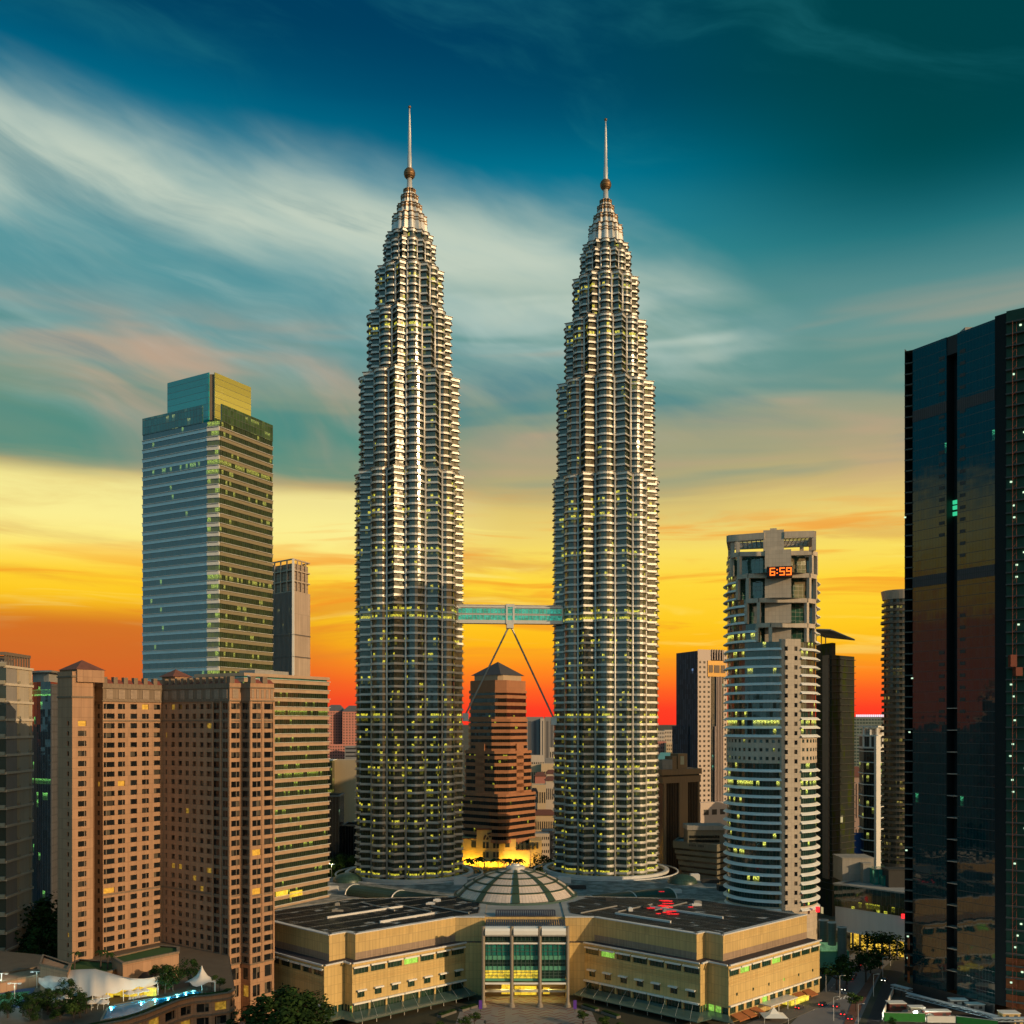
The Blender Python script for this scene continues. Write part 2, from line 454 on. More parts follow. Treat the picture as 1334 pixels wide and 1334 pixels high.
# ================================================================== the twin towers
TW_GLASS = glass('tower glazing', (.022, .040, .024), (1.45, 4.08), .05, (.95, .80, .05), 1.0, .07, 1.9, .17, .03,
                 special=((161.0, 164.9, .55), (165.1, 169.0, .3), (20.5, 24.4, .5), (24.4, 150, .07)))
TW_DARK = glass('crown glazing', (.02, .035, .03), (1.2, 3.0), .03, (.9, .8, .1), .8, .1, 1.9, .12, .02)
BRONZE = plain('weathered bronze', (.22, .13, .06), .45, .6, .2, .6)
def star(Rc, pt=.95, lobe=.82, nl=9, rot=0.0):
    """sixteen bays: eight right-angled points alternating with eight rounded lobes"""
    out = []
    for k in range(16):
        a = R(22.5 * k) + rot; b = R(22.5 * (k + 1)) + rot; m = (a + b) / 2
        h = Rc * math.sin(R(11.25)); Rm = Rc * math.cos(R(11.25))
        e, t = Vector((math.cos(m), math.sin(m))), Vector((-math.sin(m), math.cos(m)))
        out.append(tuple(e * Rm + t * -h))
        if k % 2 == 0:
            out.append(tuple(e * (Rm + h * .06) + t * -h * .90)); out.append(tuple(e * (Rm + h * pt)))
            out.append(tuple(e * (Rm + h * .06) + t * h * .90))
        else:
            for i in range(nl + 1):
                w = math.pi * (1 - i / nl)
                out.append(tuple(e * (Rm + h * lobe * math.sin(w)) + t * (h * .90 * math.cos(w))))
    return out
FLOORH = 4.08
TIERS = [(14.0, 242.0, 26.0), (242.0, 296.0, 24.0), (296.0, 331.0, 20.1), (331.0, 356.5, 16.0), (356.5, 371.5, 12.1), (371.5, 377.0, 10.7)]
def make_tower(label):
    t = thing('skyscraper', label, 'skyscraper', (0, 0, 0), 'twin towers joined by the skybridge')
    body, clad, louv = MB(), MB(), MB()
    for z0, z1, Rc in TIERS:
        P = star(Rc)
        body.walls(P, z0, z1); body.cap(P, z1)
        n = max(1, round((z1 - z0) / FLOORH)); fh = (z1 - z0) / n
        o1, i1 = offset(P, .42), offset(P, -.25)
        o2, o3 = offset(P, 1.15), offset(P, .1)
        for k in range(n):
            z = z0 + k * fh
            bh = 1.12
            clad.ring(o1, i1, z + .25, z + .25 + bh)
            louv.ring(o2, o3, z + .02, z + .16)
            if k == n - 1:
                clad.ring(offset(P, .7), i1, z1 - .9, z1 + .5)
                louv.ring(offset(P, 1.3), o3, z1 + .55, z1 + .7)
    g = body.build('glazing', TW_GLASS, t)
    clad.build('cladding', STEEL, t); louv.build('louvre', STEEL_DULL, t)
    for k in range(16):
        a = R(22.5 * k); e = (math.cos(a), math.sin(a)); c = MB()
        for z0, z1, Rc in TIERS[:5]:
            rr = Rc + .95
            c.tube((e[0] * rr, e[1] * rr, z0), (e[0] * rr, e[1] * rr, z1 + .4), .66 if Rc > 15 else .45, None, 8)
        c.build('column', STEEL, t, True)
    # crown: four stacked rings of steel panels, neck, ball and mast
    cr = bpy.data.objects.new('crown', None); COL.objects.link(cr); cr.parent = t; cr.location = (0, 0, 377)
    for (z0, z1, r0, r1) in ((377, 389.2, 9.3, 8.3), (389.2, 395.4, 6.4, 5.9), (395.4, 401, 4.35, 4.0), (401, 404.6, 2.9, 2.7)):
        A, B = star(r0, .9, .8, 6), star(r1, .9, .8, 6)
        w = MB(); w.walls(A, z0, z1 - .2, poly1=B); w.cap(B, z1 - .2)
        w.build('crown_tier', [STEEL], cr)
        l = MB(); fh = (z1 - z0)
        for fr, of in ((.03, .45), (.62, .3), (.74, .3), (.96, .5)):
            M_ = [lerp(a, b, fr) for a, b in zip(A, B)]
            l.ring(offset(M_, of), offset(M_, -.3), z0 + fh * fr - .2, z0 + fh * fr + .18)
        l.build('louvre', BRONZE, cr)
    n = MB(); n.lathe((0, 0), [(2.4, 404), (1.6, 405.5), (1.35, 411.5), (0, 411.5)], 16); n.build('neck', STEEL, cr, True)
    b = MB(); b.lathe((0, 0), [(3.15 * math.sin(w) if 0 < i < 14 else 0, 414 - 3.15 * math.cos(w)) for i, w in enumerate(math.pi * i / 14 for i in range(15))], 20)
    for i in range(1, 9):
        w = math.pi * i / 9; b.tube((0, 0, 414 - 3.2 * math.cos(w) - .1), (0, 0, 414 - 3.2 * math.cos(w) + .1), 3.2 * math.sin(w) + .08, None, 20)
    b.build('ball', BRONZE, t)
    s = MB(); s.lathe((0, 0), [(1.25, 416.8), (1.2, 424), (1.0, 424.2), (.85, 436), (.5, 447), (.32, 451), (0, 451)], 12)
    s.build('spire', STEEL, t, True)
    k = MB(); k.lathe((0, 0), [(.85 * math.sin(math.pi * i / 8) if 0 < i < 8 else 0, 451.5 - .85 * math.cos(math.pi * i / 8)) for i in range(9)], 10)
    k.build('finial', BRONZE, t, True)
    return t
TLP, TRP = Vector((kx(533.5) * 576, 576, 0)), Vector((kx(789) * 588, 588, 0))
tower_l = make_tower('twin steel skyscraper between the glass office tower and the skybridge, with the higher spire')
tower_r = copy_tree(tower_l)
tower_r['label'] = 'twin steel skyscraper between the skybridge and the clock tower, standing slightly farther off'
# rotation: a pointed bay (bay 0 centre at 11.25 deg) sits 9.75 deg left of the view on one, 16.75 deg right on the other
tower_l.location = TLP; tower_l.rotation_euler = (0, 0, R(-90 - 9.75 - 11.25))
tower_r.location = TRP; tower_r.rotation_euler = (0, 0, R(-90 + 16.75 - 11.25))

# ------------------------------------------------------------------ skybridge
def skybridge():
    A = Vector((-31.2, 571.2, 0)); B = Vector((28.6, 577.4, 0)); d = (B - A).normalized(); L = (B - A).length
    n = Vector((d.y, -d.x, 0)); M_ = (A + B) / 2
    t = thing('skybridge', 'two storey steel and green glass bridge linking the twin towers on two slanting legs', 'skybridge', (M_.x, M_.y, 0))
    G1 = glow('bridge glazing lit', (.05, .42, .30), .75, (1.3, 2.6))
    G2 = glass('bridge glazing', (.02, .14, .10), (1.3, 3.0), .2, (.1, .6, .4), .6, .1, 1.8, .08)
    z0, z1 = 160.6, 171.0
    def P(u, w, z): q = A + d * u + n * w; return (q.x, q.y, z)
    def bar(mb, u0, u1, w0, w1, a, b): mb.prism([P(u0, w1, 0)[:2], P(u1, w1, 0)[:2], P(u1, w0, 0)[:2], P(u0, w0, 0)[:2]], a, b)
    f = MB()
    bar(f, 0, L, -2.7, 2.7, z0, z0 + 1.9); bar(f, 0, L, -2.5, 2.5, z1 - 1.6, z1 - .4); bar(f, 0, L, -2.9, 2.9, z1 - .3, z1)
    bar(f, 0, L, -2.75, 2.75, z0 + 4.6, z0 + 5.0); bar(f, 0, L, -2.75, 2.75, z0 + 5.4, z0 + 5.6); bar(f, 0, L, -2.72, 2.72, z1 - 2.1, z1 - 1.9)
    for u in (0, L * .0 + .0, L - 1.0): bar(f, u, u + 1.0, -2.85, 2.85, z0 + 1.9, z1 - 1.6)
    f.build('frame', STEEL, t)
    for a, b, m in ((z0 + 1.95, z0 + 4.55, G1), (z0 + 5.65, z1 - 2.15, G1)):
        for u0, u1 in ((1.0, L / 2 - 2.4), (L / 2 + 2.4, L - 1.0)):
            g = MB(); bar(g, u0, u1, -2.45, 2.45, a, b); go = g.build('glazing', [m], t)
            mu = MB(); k = u0
            while k < u1: bar(mu, k, k + .16, 2.46, 2.56, a, b); k += 2.0
            mu.build('mullion', STEEL_DULL, go)
    g = MB(); bar(g, 0, L, 2.45, 2.6, z0 + 5.05, z0 + 5.35); g.build('rail', STEEL_DULL, t)
    c = MB()
    for u in (L / 2 - 2.4, L / 2 + 1.4): bar(c, u, u + 1.0, -3.1, 3.1, z0 - .2, z1 + .4)
    bar(c, L / 2 - 1.4, L / 2 + 1.4, -3.05, 3.05, z1 - 1.3, z1 + .4); bar(c, L / 2 - 1.9, L / 2 + 1.9, -1.6, 3.05, z0 - 2.6, z0 + 1.8)
    c.build('centre_frame', STEEL, t)
    g = MB(); bar(g, L / 2 - 1.4, L / 2 + 1.4, -2.6, 2.6, z0 + 1.9, z1 - 1.3); g.build('centre_glazing', G1, t)
    for (px, py, D, nm) in ((606.5, 931, 572, 0), (721.5, 936, 579, 1)):
        e = at(px, py, D); l = MB()
        top = Vector(P(L / 2 + (-.9 if nm == 0 else .9), 1.2, z0 - 2.2))
        l.tube(top, e, .5, .5, 10)
        for k in range(1, 6):
            q = top.lerp(e, k / 6); r = top.lerp(e, k / 6 + .006); l.tube(q, r, .66, .66, 10)
        lo = l.build('leg', STEEL_DULL, t)
        h = MB(); h.box(e.x - 1.6, e.x + 1.6, e.y - 1.5, e.y + 2.5, e.z - 3.6, e.z + .8); h.build('bearing', ALU, lo)
skybridge()

# ================================================================== shopping mall in front of the towers
TAN = wall('tan stone cladding', (.56, .40, .16), .7, (1.5, 3.2), .74, .08, .12, .20)
TAN2 = wall('tan stone cladding upper', (.53, .375, .155), .7, (1.5, 4.4), .72, .08, .14, .28)
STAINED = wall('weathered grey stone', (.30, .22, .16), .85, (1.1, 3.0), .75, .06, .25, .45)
MALLGL = glass('mall glazing', (.015, .045, .03), (1.4, 2.6), .02, (.45, .85, .12), .7, .10, 1.7, .08)
MALLLIT = glow('mall window lit green', (.35, .75, .10), .8, (1.4, 2.6))
GREENP = plain('green spandrel glass', (.12, .36, .24), .2, 0, .15, .3)
GREENG = glass('green curtain wall', (.02, .20, .165), (2.0, 3.0), .05, (.3, .75, .3), .6, .12, 1.7, .07, .01)
YELLOW = glow('shop interior light', (1.0, .72, .06), .85, (1.3, 2.4))
CANOPYGL = plain('canopy glass', (.07, .12, .105), .18, 0, .2, .3)
ROOFW = plain('pale roof edge', (.60, .60, .60), .6, 0, .25, .15)
def panelmat():
    m, nt, b = newmat('dark roof panels')
    o = tc(nt, 'Object'); x, y, z = sep(o)
    n = noise(vec(nt, x * .05, y * .16, 0.0), 1.0, 4.0, .6)
    k = white(vec(nt, (x / 2.2).floor(), (y / 1.1).floor(), 0.0))
    put(nt, b.inputs['Base Color'], mix(nt, smooth(.45, .75, n) * .7 + k * .2, (.003, .008, .013), (.016, .026, .034)))
    put(nt, b.inputs['Roughness'], .30 + k * .35); b.inputs['IOR'].default_value = 1.32
    return m
PANEL = panelmat()
AX = 5.0
def mir(pts): return [(2 * AX - x, y) for x, y in pts]
UP = [(AX + 15.6, 397.5), (AX + 27, 397.5), (AX + 61, 366), (AX + 64.6, 369.5), (AX + 70, 364), (AX + 111, 403)]
LO = [(AX + 15.6, 395.0), (AX + 23, 395.0), (AX + 61.3, 360.5), (AX + 64.6, 364.0), (AX + 70.6, 357.5), (AX + 115, 399.5)]
ZL, ZU, ZB = 20.3, 29.5, 20.6
def mall():
    t = thing('shopping_mall', 'wide tan stone shopping mall with a green glass entrance bay and dark panelled roofs', 'mall', (AX, 400, 0))
    W, Wu = MB(), MB(); wins = Wins()
    for side in (1, -1):
        edge = MB(); lintel = MB(); St = [MB(), MB()]
        lo = LO if side == 1 else mir(LO); up = UP if side == 1 else mir(UP)
        def seg(a, b): return (a, b) if side == 1 else (b, a)
        # lower walls
        def plainw(mb, a, b, z0, z1):
            a, b = seg(a, b); mb.walls([a, b], z0, z1, False)
        plainw(W, lo[0], lo[1], 0, ZL); plainw(W, lo[2], lo[3], 5.5, ZL); plainw(W, lo[3], lo[4], 5.5, ZL)
        plainw(W, lo[2], lo[3], 0, 2.2); plainw(W, lo[3], lo[4], 0, 2.2)
        for i in (2, 3):
            a, b = seg(lo[i], lo[i + 1]); facade(W, wins, a, b, 2.2, 5.5, 3, 1, .86, .9, .3)
        for (i, nc, top) in ((1, 7, 1), (4, 9, 1)):
            a, b = seg(lo[i], lo[i + 1])
            W.walls([a, b], 18.9, ZL, False)
            facade(W, wins, a, b, 16.0, 18.9, nc, 1, .86, .82, .45)
            W.walls([a, b], 10.6, 16.0, False)
            if i == 1:
                facade(W, wins, a, b, 7.3, 10.6, nc, 1, .42, .72, .4)
                W.walls([a, b], 6.2, 7.3, False)
                facade(W, wins, a, b, 2.2, 6.2, nc, 1, .9, .86, .7); W.walls([a, b], 0, 2.2, False)
            else:
                facade(W, wins, a, b, 8.2, 10.6, 6, 1, .10, .45, .2)
                W.walls([a, b], 6.0, 8.2, False)
                facade(W, wins, a, b, 2.6, 6.0, 12, 1, .7, .72, .4); W.walls([a, b], 0, 2.6, False)
            # white awnings above the windows, string courses
            A, B = Vector(a), Vector(b); d = (B - A) / nc
            for c in range(nc):
                for (z, fw, dep) in (((18.75, .9, .7), (10.35, .52, 1.0), (6.0, .96, 1.0)) if i == 1 else ((18.75, .9, .6), (6.0, .96, .7))):
                    p, q = A + d * (c + .5 - fw / 2), A + d * (c + .5 + fw / 2)
                    aw = MB(); aw.strip(p, q, .02, dep, z, z + .28); aw.strip(p, q, dep - .05, dep + .12, z - .25, z + .34); aw.build('awning', WHITE, t)
            for z in (14.9, 14.1, 13.6): lintel.strip(a, b, .0, .16, z, z + .16)
        # ledge and setback roof over the lower block
        edge_line = [seg(lo[i], lo[i + 1]) for i in range(5)]
        for i, (a, b) in enumerate(edge_line):
            if i: edge.strip(a, b, .35, .95, ZL - .1, ZL + .4)
        # upper walls
        for i in range(5):
            a, b = seg(up[i], up[i + 1])
            if i in (1, 4):
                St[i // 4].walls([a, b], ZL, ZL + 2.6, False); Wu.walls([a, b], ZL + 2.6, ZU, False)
                for z in (28.6, 27.9, 27.3): lintel.strip(a, b, 0, .14, z, z + .2)
            else: Wu.walls([a, b], ZL, ZU, False)
            edge.strip(a, b, -1.6, .35, ZU, ZU + .35)
        edge.build('coping', ROOFW, t); lintel.build('moulding', TAN2, t)
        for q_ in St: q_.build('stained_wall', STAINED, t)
    # back and inner sides, roofs
    upr = [UP[0]] + UP[1:] + [(AX + 74, 441), (AX + 24, 447), (AX + 15.6, 447)]
    upl = mir(upr)[::-1]
    rf = MB(); lr = MB()
    for poly in (upr, upl):
        n = len(poly)
        k = 5 if poly is upr else 0
        for i in range(n):
            a, b = poly[i], poly[(i + 1) % n]
            if poly is upr and i < 5: continue
            if poly is upl and 3 <= i <= 7: continue
            Wu.walls([a, b], ZL - 2, ZU, False)
        rf.cap(poly, ZU - .05)
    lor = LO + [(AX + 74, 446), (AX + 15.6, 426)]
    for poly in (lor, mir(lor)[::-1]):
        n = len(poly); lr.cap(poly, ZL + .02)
        for i in range(n):
            a, b = poly[i], poly[(i + 1) % n]
            if min(a[1], b[1]) > 398 and max(a[1], b[1]) > 424: W.walls([a, b], 0, ZL, False)
    mid = [(AX - 15.6, 384), (AX + 15.6, 384), (AX + 15.6, 426), (AX - 15.6, 426)]
    Wu.walls([(AX - 15.6, 399), (AX + 15.6, 399)], 26, ZU, False)
    rf.cap([(AX - 15.6, 380), (AX + 15.6, 380), (AX + 15.6, 399), (AX - 15.6, 399)], 26.4)
    rf.cap([(AX - 15.6, 399), (AX + 15.6, 399), (AX + 15.6, 447), (AX - 15.6, 447)], ZU - .3)
    W.build('wall', TAN, t); Wu.build('upper_wall', TAN2, t); 
    rf.build('roof', ROOFG, t); lr.build('lower_roof', plain('ledge roof shadow tone', (.035, .03, .04), .7), t); wins.build(MALLGL, t, 'window', 112, MALLLIT, .04, random.Random(5))  # dark ledge colour carries the shadow line at the setback
    # dark panel fields on the wing roofs, broken by pale ridges
    for side in (1, -1):
        e1 = Vector((34, -31.5)).normalized(); e2 = Vector((31.5, 34)).normalized()
        inset = offset(upr, -2.6)
        def inside(p):
            c = False; n = len(inset)
            for i in range(n):
                (x0, y0), (x1, y1) = inset[i], inset[(i + 1) % n]
                if (y0 > p[1]) != (y1 > p[1]) and p[0] < x0 + (p[1] - y0) / (y1 - y0) * (x1 - x0): c = not c
            return c
        o = Vector((AX + 27, 397.5)) - e1 * 34 + e2 * 1.0
        for r_ in range(6):
            pm = MB()
            for k in range(84):
                for h in range(8):
                    u = k * 1.15; w = r_ * 10.4 + h * 1.18
                    c_ = o + e1 * (u + .5) + e2 * (w + .5)
                    if not inside(c_) or (c_.x - 1.6) ** 2 + (c_.y - 452) ** 2 < 31 ** 2: continue
                    if mnoise.noise((k * .19 + r_ * 9, h * .33, side * 3.0)) > .46: continue
                    q = [o + e1 * u + e2 * w, o + e1 * (u + 1.05) + e2 * w, o + e1 * (u + 1.05) + e2 * (w + 1.08), o + e1 * u + e2 * (w + 1.08)]
                    q = [(v.x, v.y) for v in q]
                    z = ZU + .12; lo_, hi_ = (z, z + .10)
                    A_ = [(*q[0], lo_), (*q[1], hi_), (*q[2], hi_), (*q[3], lo_)]; B_ = [(*q[1], lo_), (*q[2], lo_), (*q[2], hi_), (*q[1], hi_)]
                    for f_ in (A_, B_):
                        pm.face(f_ if side == 1 else [(2 * AX - x, y, z) for x, y, z in f_][::-1])
            if pm.f: pm.build('roof_panel', PANEL, t)
            if r_ < 4 and r_ % 2 == 0:
                rd = MB(); a, b = o + e1 * (36 + 6 * (r_ % 2)) + e2 * (r_ * 10.4 + 9.8), o + e1 * (62 + 5 * (r_ % 3)) + e2 * (r_ * 10.4 + 9.8)
                if side == -1: a, b = Vector((2 * AX - a.x, a.y)), Vector((2 * AX - b.x, b.y))
                rd.obox(tuple((a + b) / 2), tuple(b - a), (b - a).length, .75, ZU - .04, ZU + .9)
                rd.build('roof_ridge', ROOFW, t)
    RED_REFL = glow('red roof reflection', (1.0, .02, .03), 1.1, (.6, .8))  # added glowing strips stand in for red reflections on the roof
    rr_ = random.Random(9)
    for k in range(26):
        px_, py_ = 868 + rr_.gauss(0, 9), 1184 + rr_.gauss(0, 9); q = G(px_, py_, ZU); m = MB(); w = rr_.uniform(.8, 2.6); m.box(q[0] - w, q[0] + w, q[1] - .22, q[1] + .22, ZU + .3, ZU + .62); m.build('red_reflection_strip', RED_REFL, t)
    # entrance bay: four columns, glazed storeys, open ground floor
    Y0 = 379.6; xs = [AX + v for v in (-15.6, -5.1, 5.3, 15.6)]
    for x in xs:
        c = MB(); c.tube((x, 378.4, 1.6), (x, 378.4, 29.9), .62, .62, 12); c.lathe((x, 378.4), [(1.25, 0), (1.25, .9), (1.0, 1.0), (.9, 1.7), (0, 1.7)], 12)
        c.build('column', plain('entrance column', (.30, .26, .21), .5, .3) if x == xs[0] else bpy.data.materials['entrance column'], t)
    def bay(name, m, z0, z1, y, gap=.75):
        for i in range(3):
            b = MB(); b.box(xs[i] + gap, xs[i + 1] - gap, y, y + .5, z0, z1); b.build(name, m, t)
    for i in range(3):
        b = MB(); x0, x1 = xs[i] + .7, xs[i + 1] - .7
        prof = [(377.9, 26.3), (377.2, 27.0), (377.2, 28.4), (377.7, 29.2), (379, 29.5), (381, 29.5), (381, 26.3)]
        for k in range(len(prof)):
            (ya, za), (yb, zb) = prof[k], prof[(k + 1) % len(prof)]
            b.face([(x0, ya, za), (x0, yb, zb), (x1, yb, zb), (x1, ya, za)][::-1])
        b.face([(x0, y, z) for y, z in prof]); b.face([(x1, y, z) for y, z in prof][::-1])
        b.build('entrance_awning', WHITE, t)
    bay('glazing', MALLGL, 24.2, 26.25, Y0)
    bay('ledge', WHITE, 23.3, 23.9, Y0 - 1.3, .65)
    bay('glazing', GREENG, 18.9, 23.2, Y0)
    bay('spandrel', GREENP, 17.3, 18.8, Y0 - .15)
    bay('glazing', MALLGL, 15.0, 17.2, Y0)
    bay('spandrel', GREENP, 13.4, 14.9, Y0 - .15)
    for i in range(3):
        b = MB(); b.box(xs[i] + .75, xs[i + 1] - .75, Y0 + .1, Y0 + .5, 10.4, 13.3)
        b.build('lit_glazing' if i < 2 else 'glazing', YELLOW if i < 2 else MALLGL, t)
    bay('spandrel', GREENP, 9.4, 10.3, Y0 - .15)
    bay('ledge', WHITE, 8.5, 9.2, Y0 - 1.6, .65)
    fr = MB()
    for i in range(3):
        for z in (24.2, 20.3, 21.6, 16.0, 11.3, 12.6): fr.box(xs[i] + .7, xs[i + 1] - .7, Y0 - .3, Y0 - .12, z, z + .16)
        for k in range(1, 6):
            x = xs[i] + (xs[i + 1] - xs[i]) * k / 6; fr.box(x - .06, x + .06, Y0 - .34, Y0 - .2, 10.4, 26.2)
    fr.build('mullion', plain('green mullion', (.10, .16, .13), .5, .3), t)
    sd = MB()
    for s in (-1, 1):
        x = AX + s * 15.9; sd.box(x - .3, x + .3, 379.5, 398, 0, 26.3)
    sd.build('side_wall', TAN, t)
    b = MB(); b.box(AX - 15.2, AX + 15.2, 380.2, 395, 8.0, 8.4); b.build('lobby_ceiling', CONC, t)
    b = MB(); b.box(AX - 15.2, AX + 15.2, 393.6, 394.4, 0, 8.0); b.build('lobby_wall', plain('lobby wall', (.12, .08, .05), .6), t)
    for (x0, x1, z0, z1) in ((-9, -5.6, 1.0, 6.6), (-4, 4.4, .6, 4.0), (-3.5, 4.0, 5.0, 7.0), (6.4, 13.5, 4.8, 6.4), (7, 9.5, 1, 3.4)):
        b = MB(); b.box(AX + x0, AX + x1, 393.0, 393.5, z0, z1); b.build('lit_glazing', YELLOW, t)
    for x_ in (-8, 1, 9):
        l = bpy.data.lights.new('lobby_light', 'POINT'); l.energy = 900; l.color = (1, .72, .18); l.shadow_soft_size = .4; lo_ = bpy.data.objects.new('lobby_light', l); COL.objects.link(lo_); lo_.parent = t; lo_.location = Vector((AX + x_, 388, 6.8)) - t.location
    b = MB(); b.box(AX - 15.2, AX + 15.2, 384, 386, 4.1, 4.8); b.build('lobby_beam', ALU, t)
    # pergolas over the entrance and on the roof behind
    for (y0, y1, z0, z1, w) in ((381, 396, 27.2, 29.0, 15.0), (399.8, 405, 29.8, 31.2, 11.5)):
        p = MB(); x = AX - w
        while x < AX + w:
            p.face([(x, y0, z0), (x + .62, y0, z0), (x + .62, y1, z1), (x, y1, z1)]); p.face([(x, y0, z0 - .2), (x, y1, z1 - .2), (x + .62, y1, z1 - .2), (x + .62, y0, z0 - .2)])
            x += .85
        p.tube((AX - w, y0, z0 - .1), (AX + w, y0, z0 - .1), .18); p.tube((AX - w, y1, z1 - .1), (AX + w, y1, z1 - .1), .18)
        p.build('pergola', plain('pergola slate', (.05, .05, .07), .5) if w > 12 else bpy.data.materials['pergola slate'], t)
    # glass canopies round the ground floor
    for side in (1, -1):
        pts = [LO[1], LO[2], LO[3], LO[4]]; off = [(AX + 18, 388), (AX + 58.5, 351.5), (AX + 64.5, 356), (AX + 71, 349.5)]
        if side == -1: pts, off = mir(pts), mir(off)
        c = MB()
        for i in range(3):
            a, b, p, q = pts[i], pts[i + 1], off[i], off[i + 1]
            f = [(*p, 2.3), (*q, 2.3), (*b, 3.1), (*a, 3.1)]
            if side == -1: f = f[::-1]
            c.face(f); c.face([(x, y, z - .25) for x, y, z in f][::-1]); c.face([(*p, 2.05), (*q, 2.05), (*q, 2.3), (*p, 2.3)])
        c.build('canopy', CANOPYGL, t)
        for k in range(9):
            u = lerp(off[0], off[1], (k + .5) / 9); w = lerp(pts[0], pts[1], (k + .5) / 9)
            p = MB(); p.tube((*lerp(u, w, .25), 0), (*lerp(u, w, .25), 2.2), .11); p.tube((*lerp(u, w, .1), 2.3), (*w, 5.9), .035)
            p.build('canopy_post', ALU, t)
    # orange awnings along the street side
    a, b = Vector(LO[4]), Vector(LO[5]); d = (b - a).normalized(); n = Vector((d.y, -d.x))
    OR = plain('orange canvas', (.35, .12, .035), .8, 0, .2)
    for k, (u0, u1) in enumerate(((1, 7), (7.6, 12), (12.6, 17), (41, 47), (48, 53))):
        p, q = a + d * u0, a + d * u1; m = MB()
        m.face([(*(p + n * 4), 1.7), (*(q + n * 4), 1.7), (*(q + n * .1), 3.0), (*(p + n * .1), 3.0)]); m.face([(*(p + n * .1), 2.9), (*(q + n * .1), 2.9), (*(q + n * 4), 1.6), (*(p + n * 4), 1.6)])
        m.strip(p, q, 3.9, 4.05, 1.3, 1.7)
        m.build('street_awning', OR, t)
    m = MB(); m.strip(a + d * 19, a + d * 37, 0.1, 5.0, 3.2, 3.6); m.build('street_canopy', ALU, t)
    for u in (20, 25, 31, 36):
        m = MB(); p = a + d * u + n * 4.4; m.tube((p.x, p.y, 0), (p.x, p.y, 3.2), .16); m.build('canopy_post', ALU, t)
    m = MB(); m.strip(a + d * 34, a + d * 46, 0.3, 4.2, .6, 2.2); m.build('lit_kiosk', glow('kiosk light', (1, .78, .08), 1.0, (1.5, 1.2)), t)
    rr2 = random.Random(21)
    for k in range(12):
        s_ = 1 if k % 2 else -1; q = (AX + s_ * rr2.uniform(30, 84), 0); q = (q[0], rr2.uniform(404, 436))
        if not (abs(q[0] - AX) < 100 - (q[1] - 403) * .8): continue
        w, d_, h_ = rr2.uniform(.8, 2.4), rr2.uniform(.6, 1.6), rr2.uniform(.6, 1.5); m = MB(); m.box(q[0] - w, q[0] + w, q[1] - d_, q[1] + d_, ZU - .04, ZU + h_); m.box(q[0] - w * .6, q[0] + w * .6, q[1] - d_ * .6, q[1] + d_ * .6, ZU + h_, ZU + h_ + .25); m.build('roof_unit', (ROOFW, CONC, DARK)[k % 3], t)
    for side in (1, -1):
        for k in range(3):
            m = MB(); x0 = AX + side * (22 + k * 15); m.tube((x0, 404 + k * 3, ZU + .5), (x0 + side * 16, 420 + k * 4, ZU + .5), .35, None, 6); m.build('roof_duct', STEEL_DULL, t)
    # rear podium roof round the towers
    return t
mall()

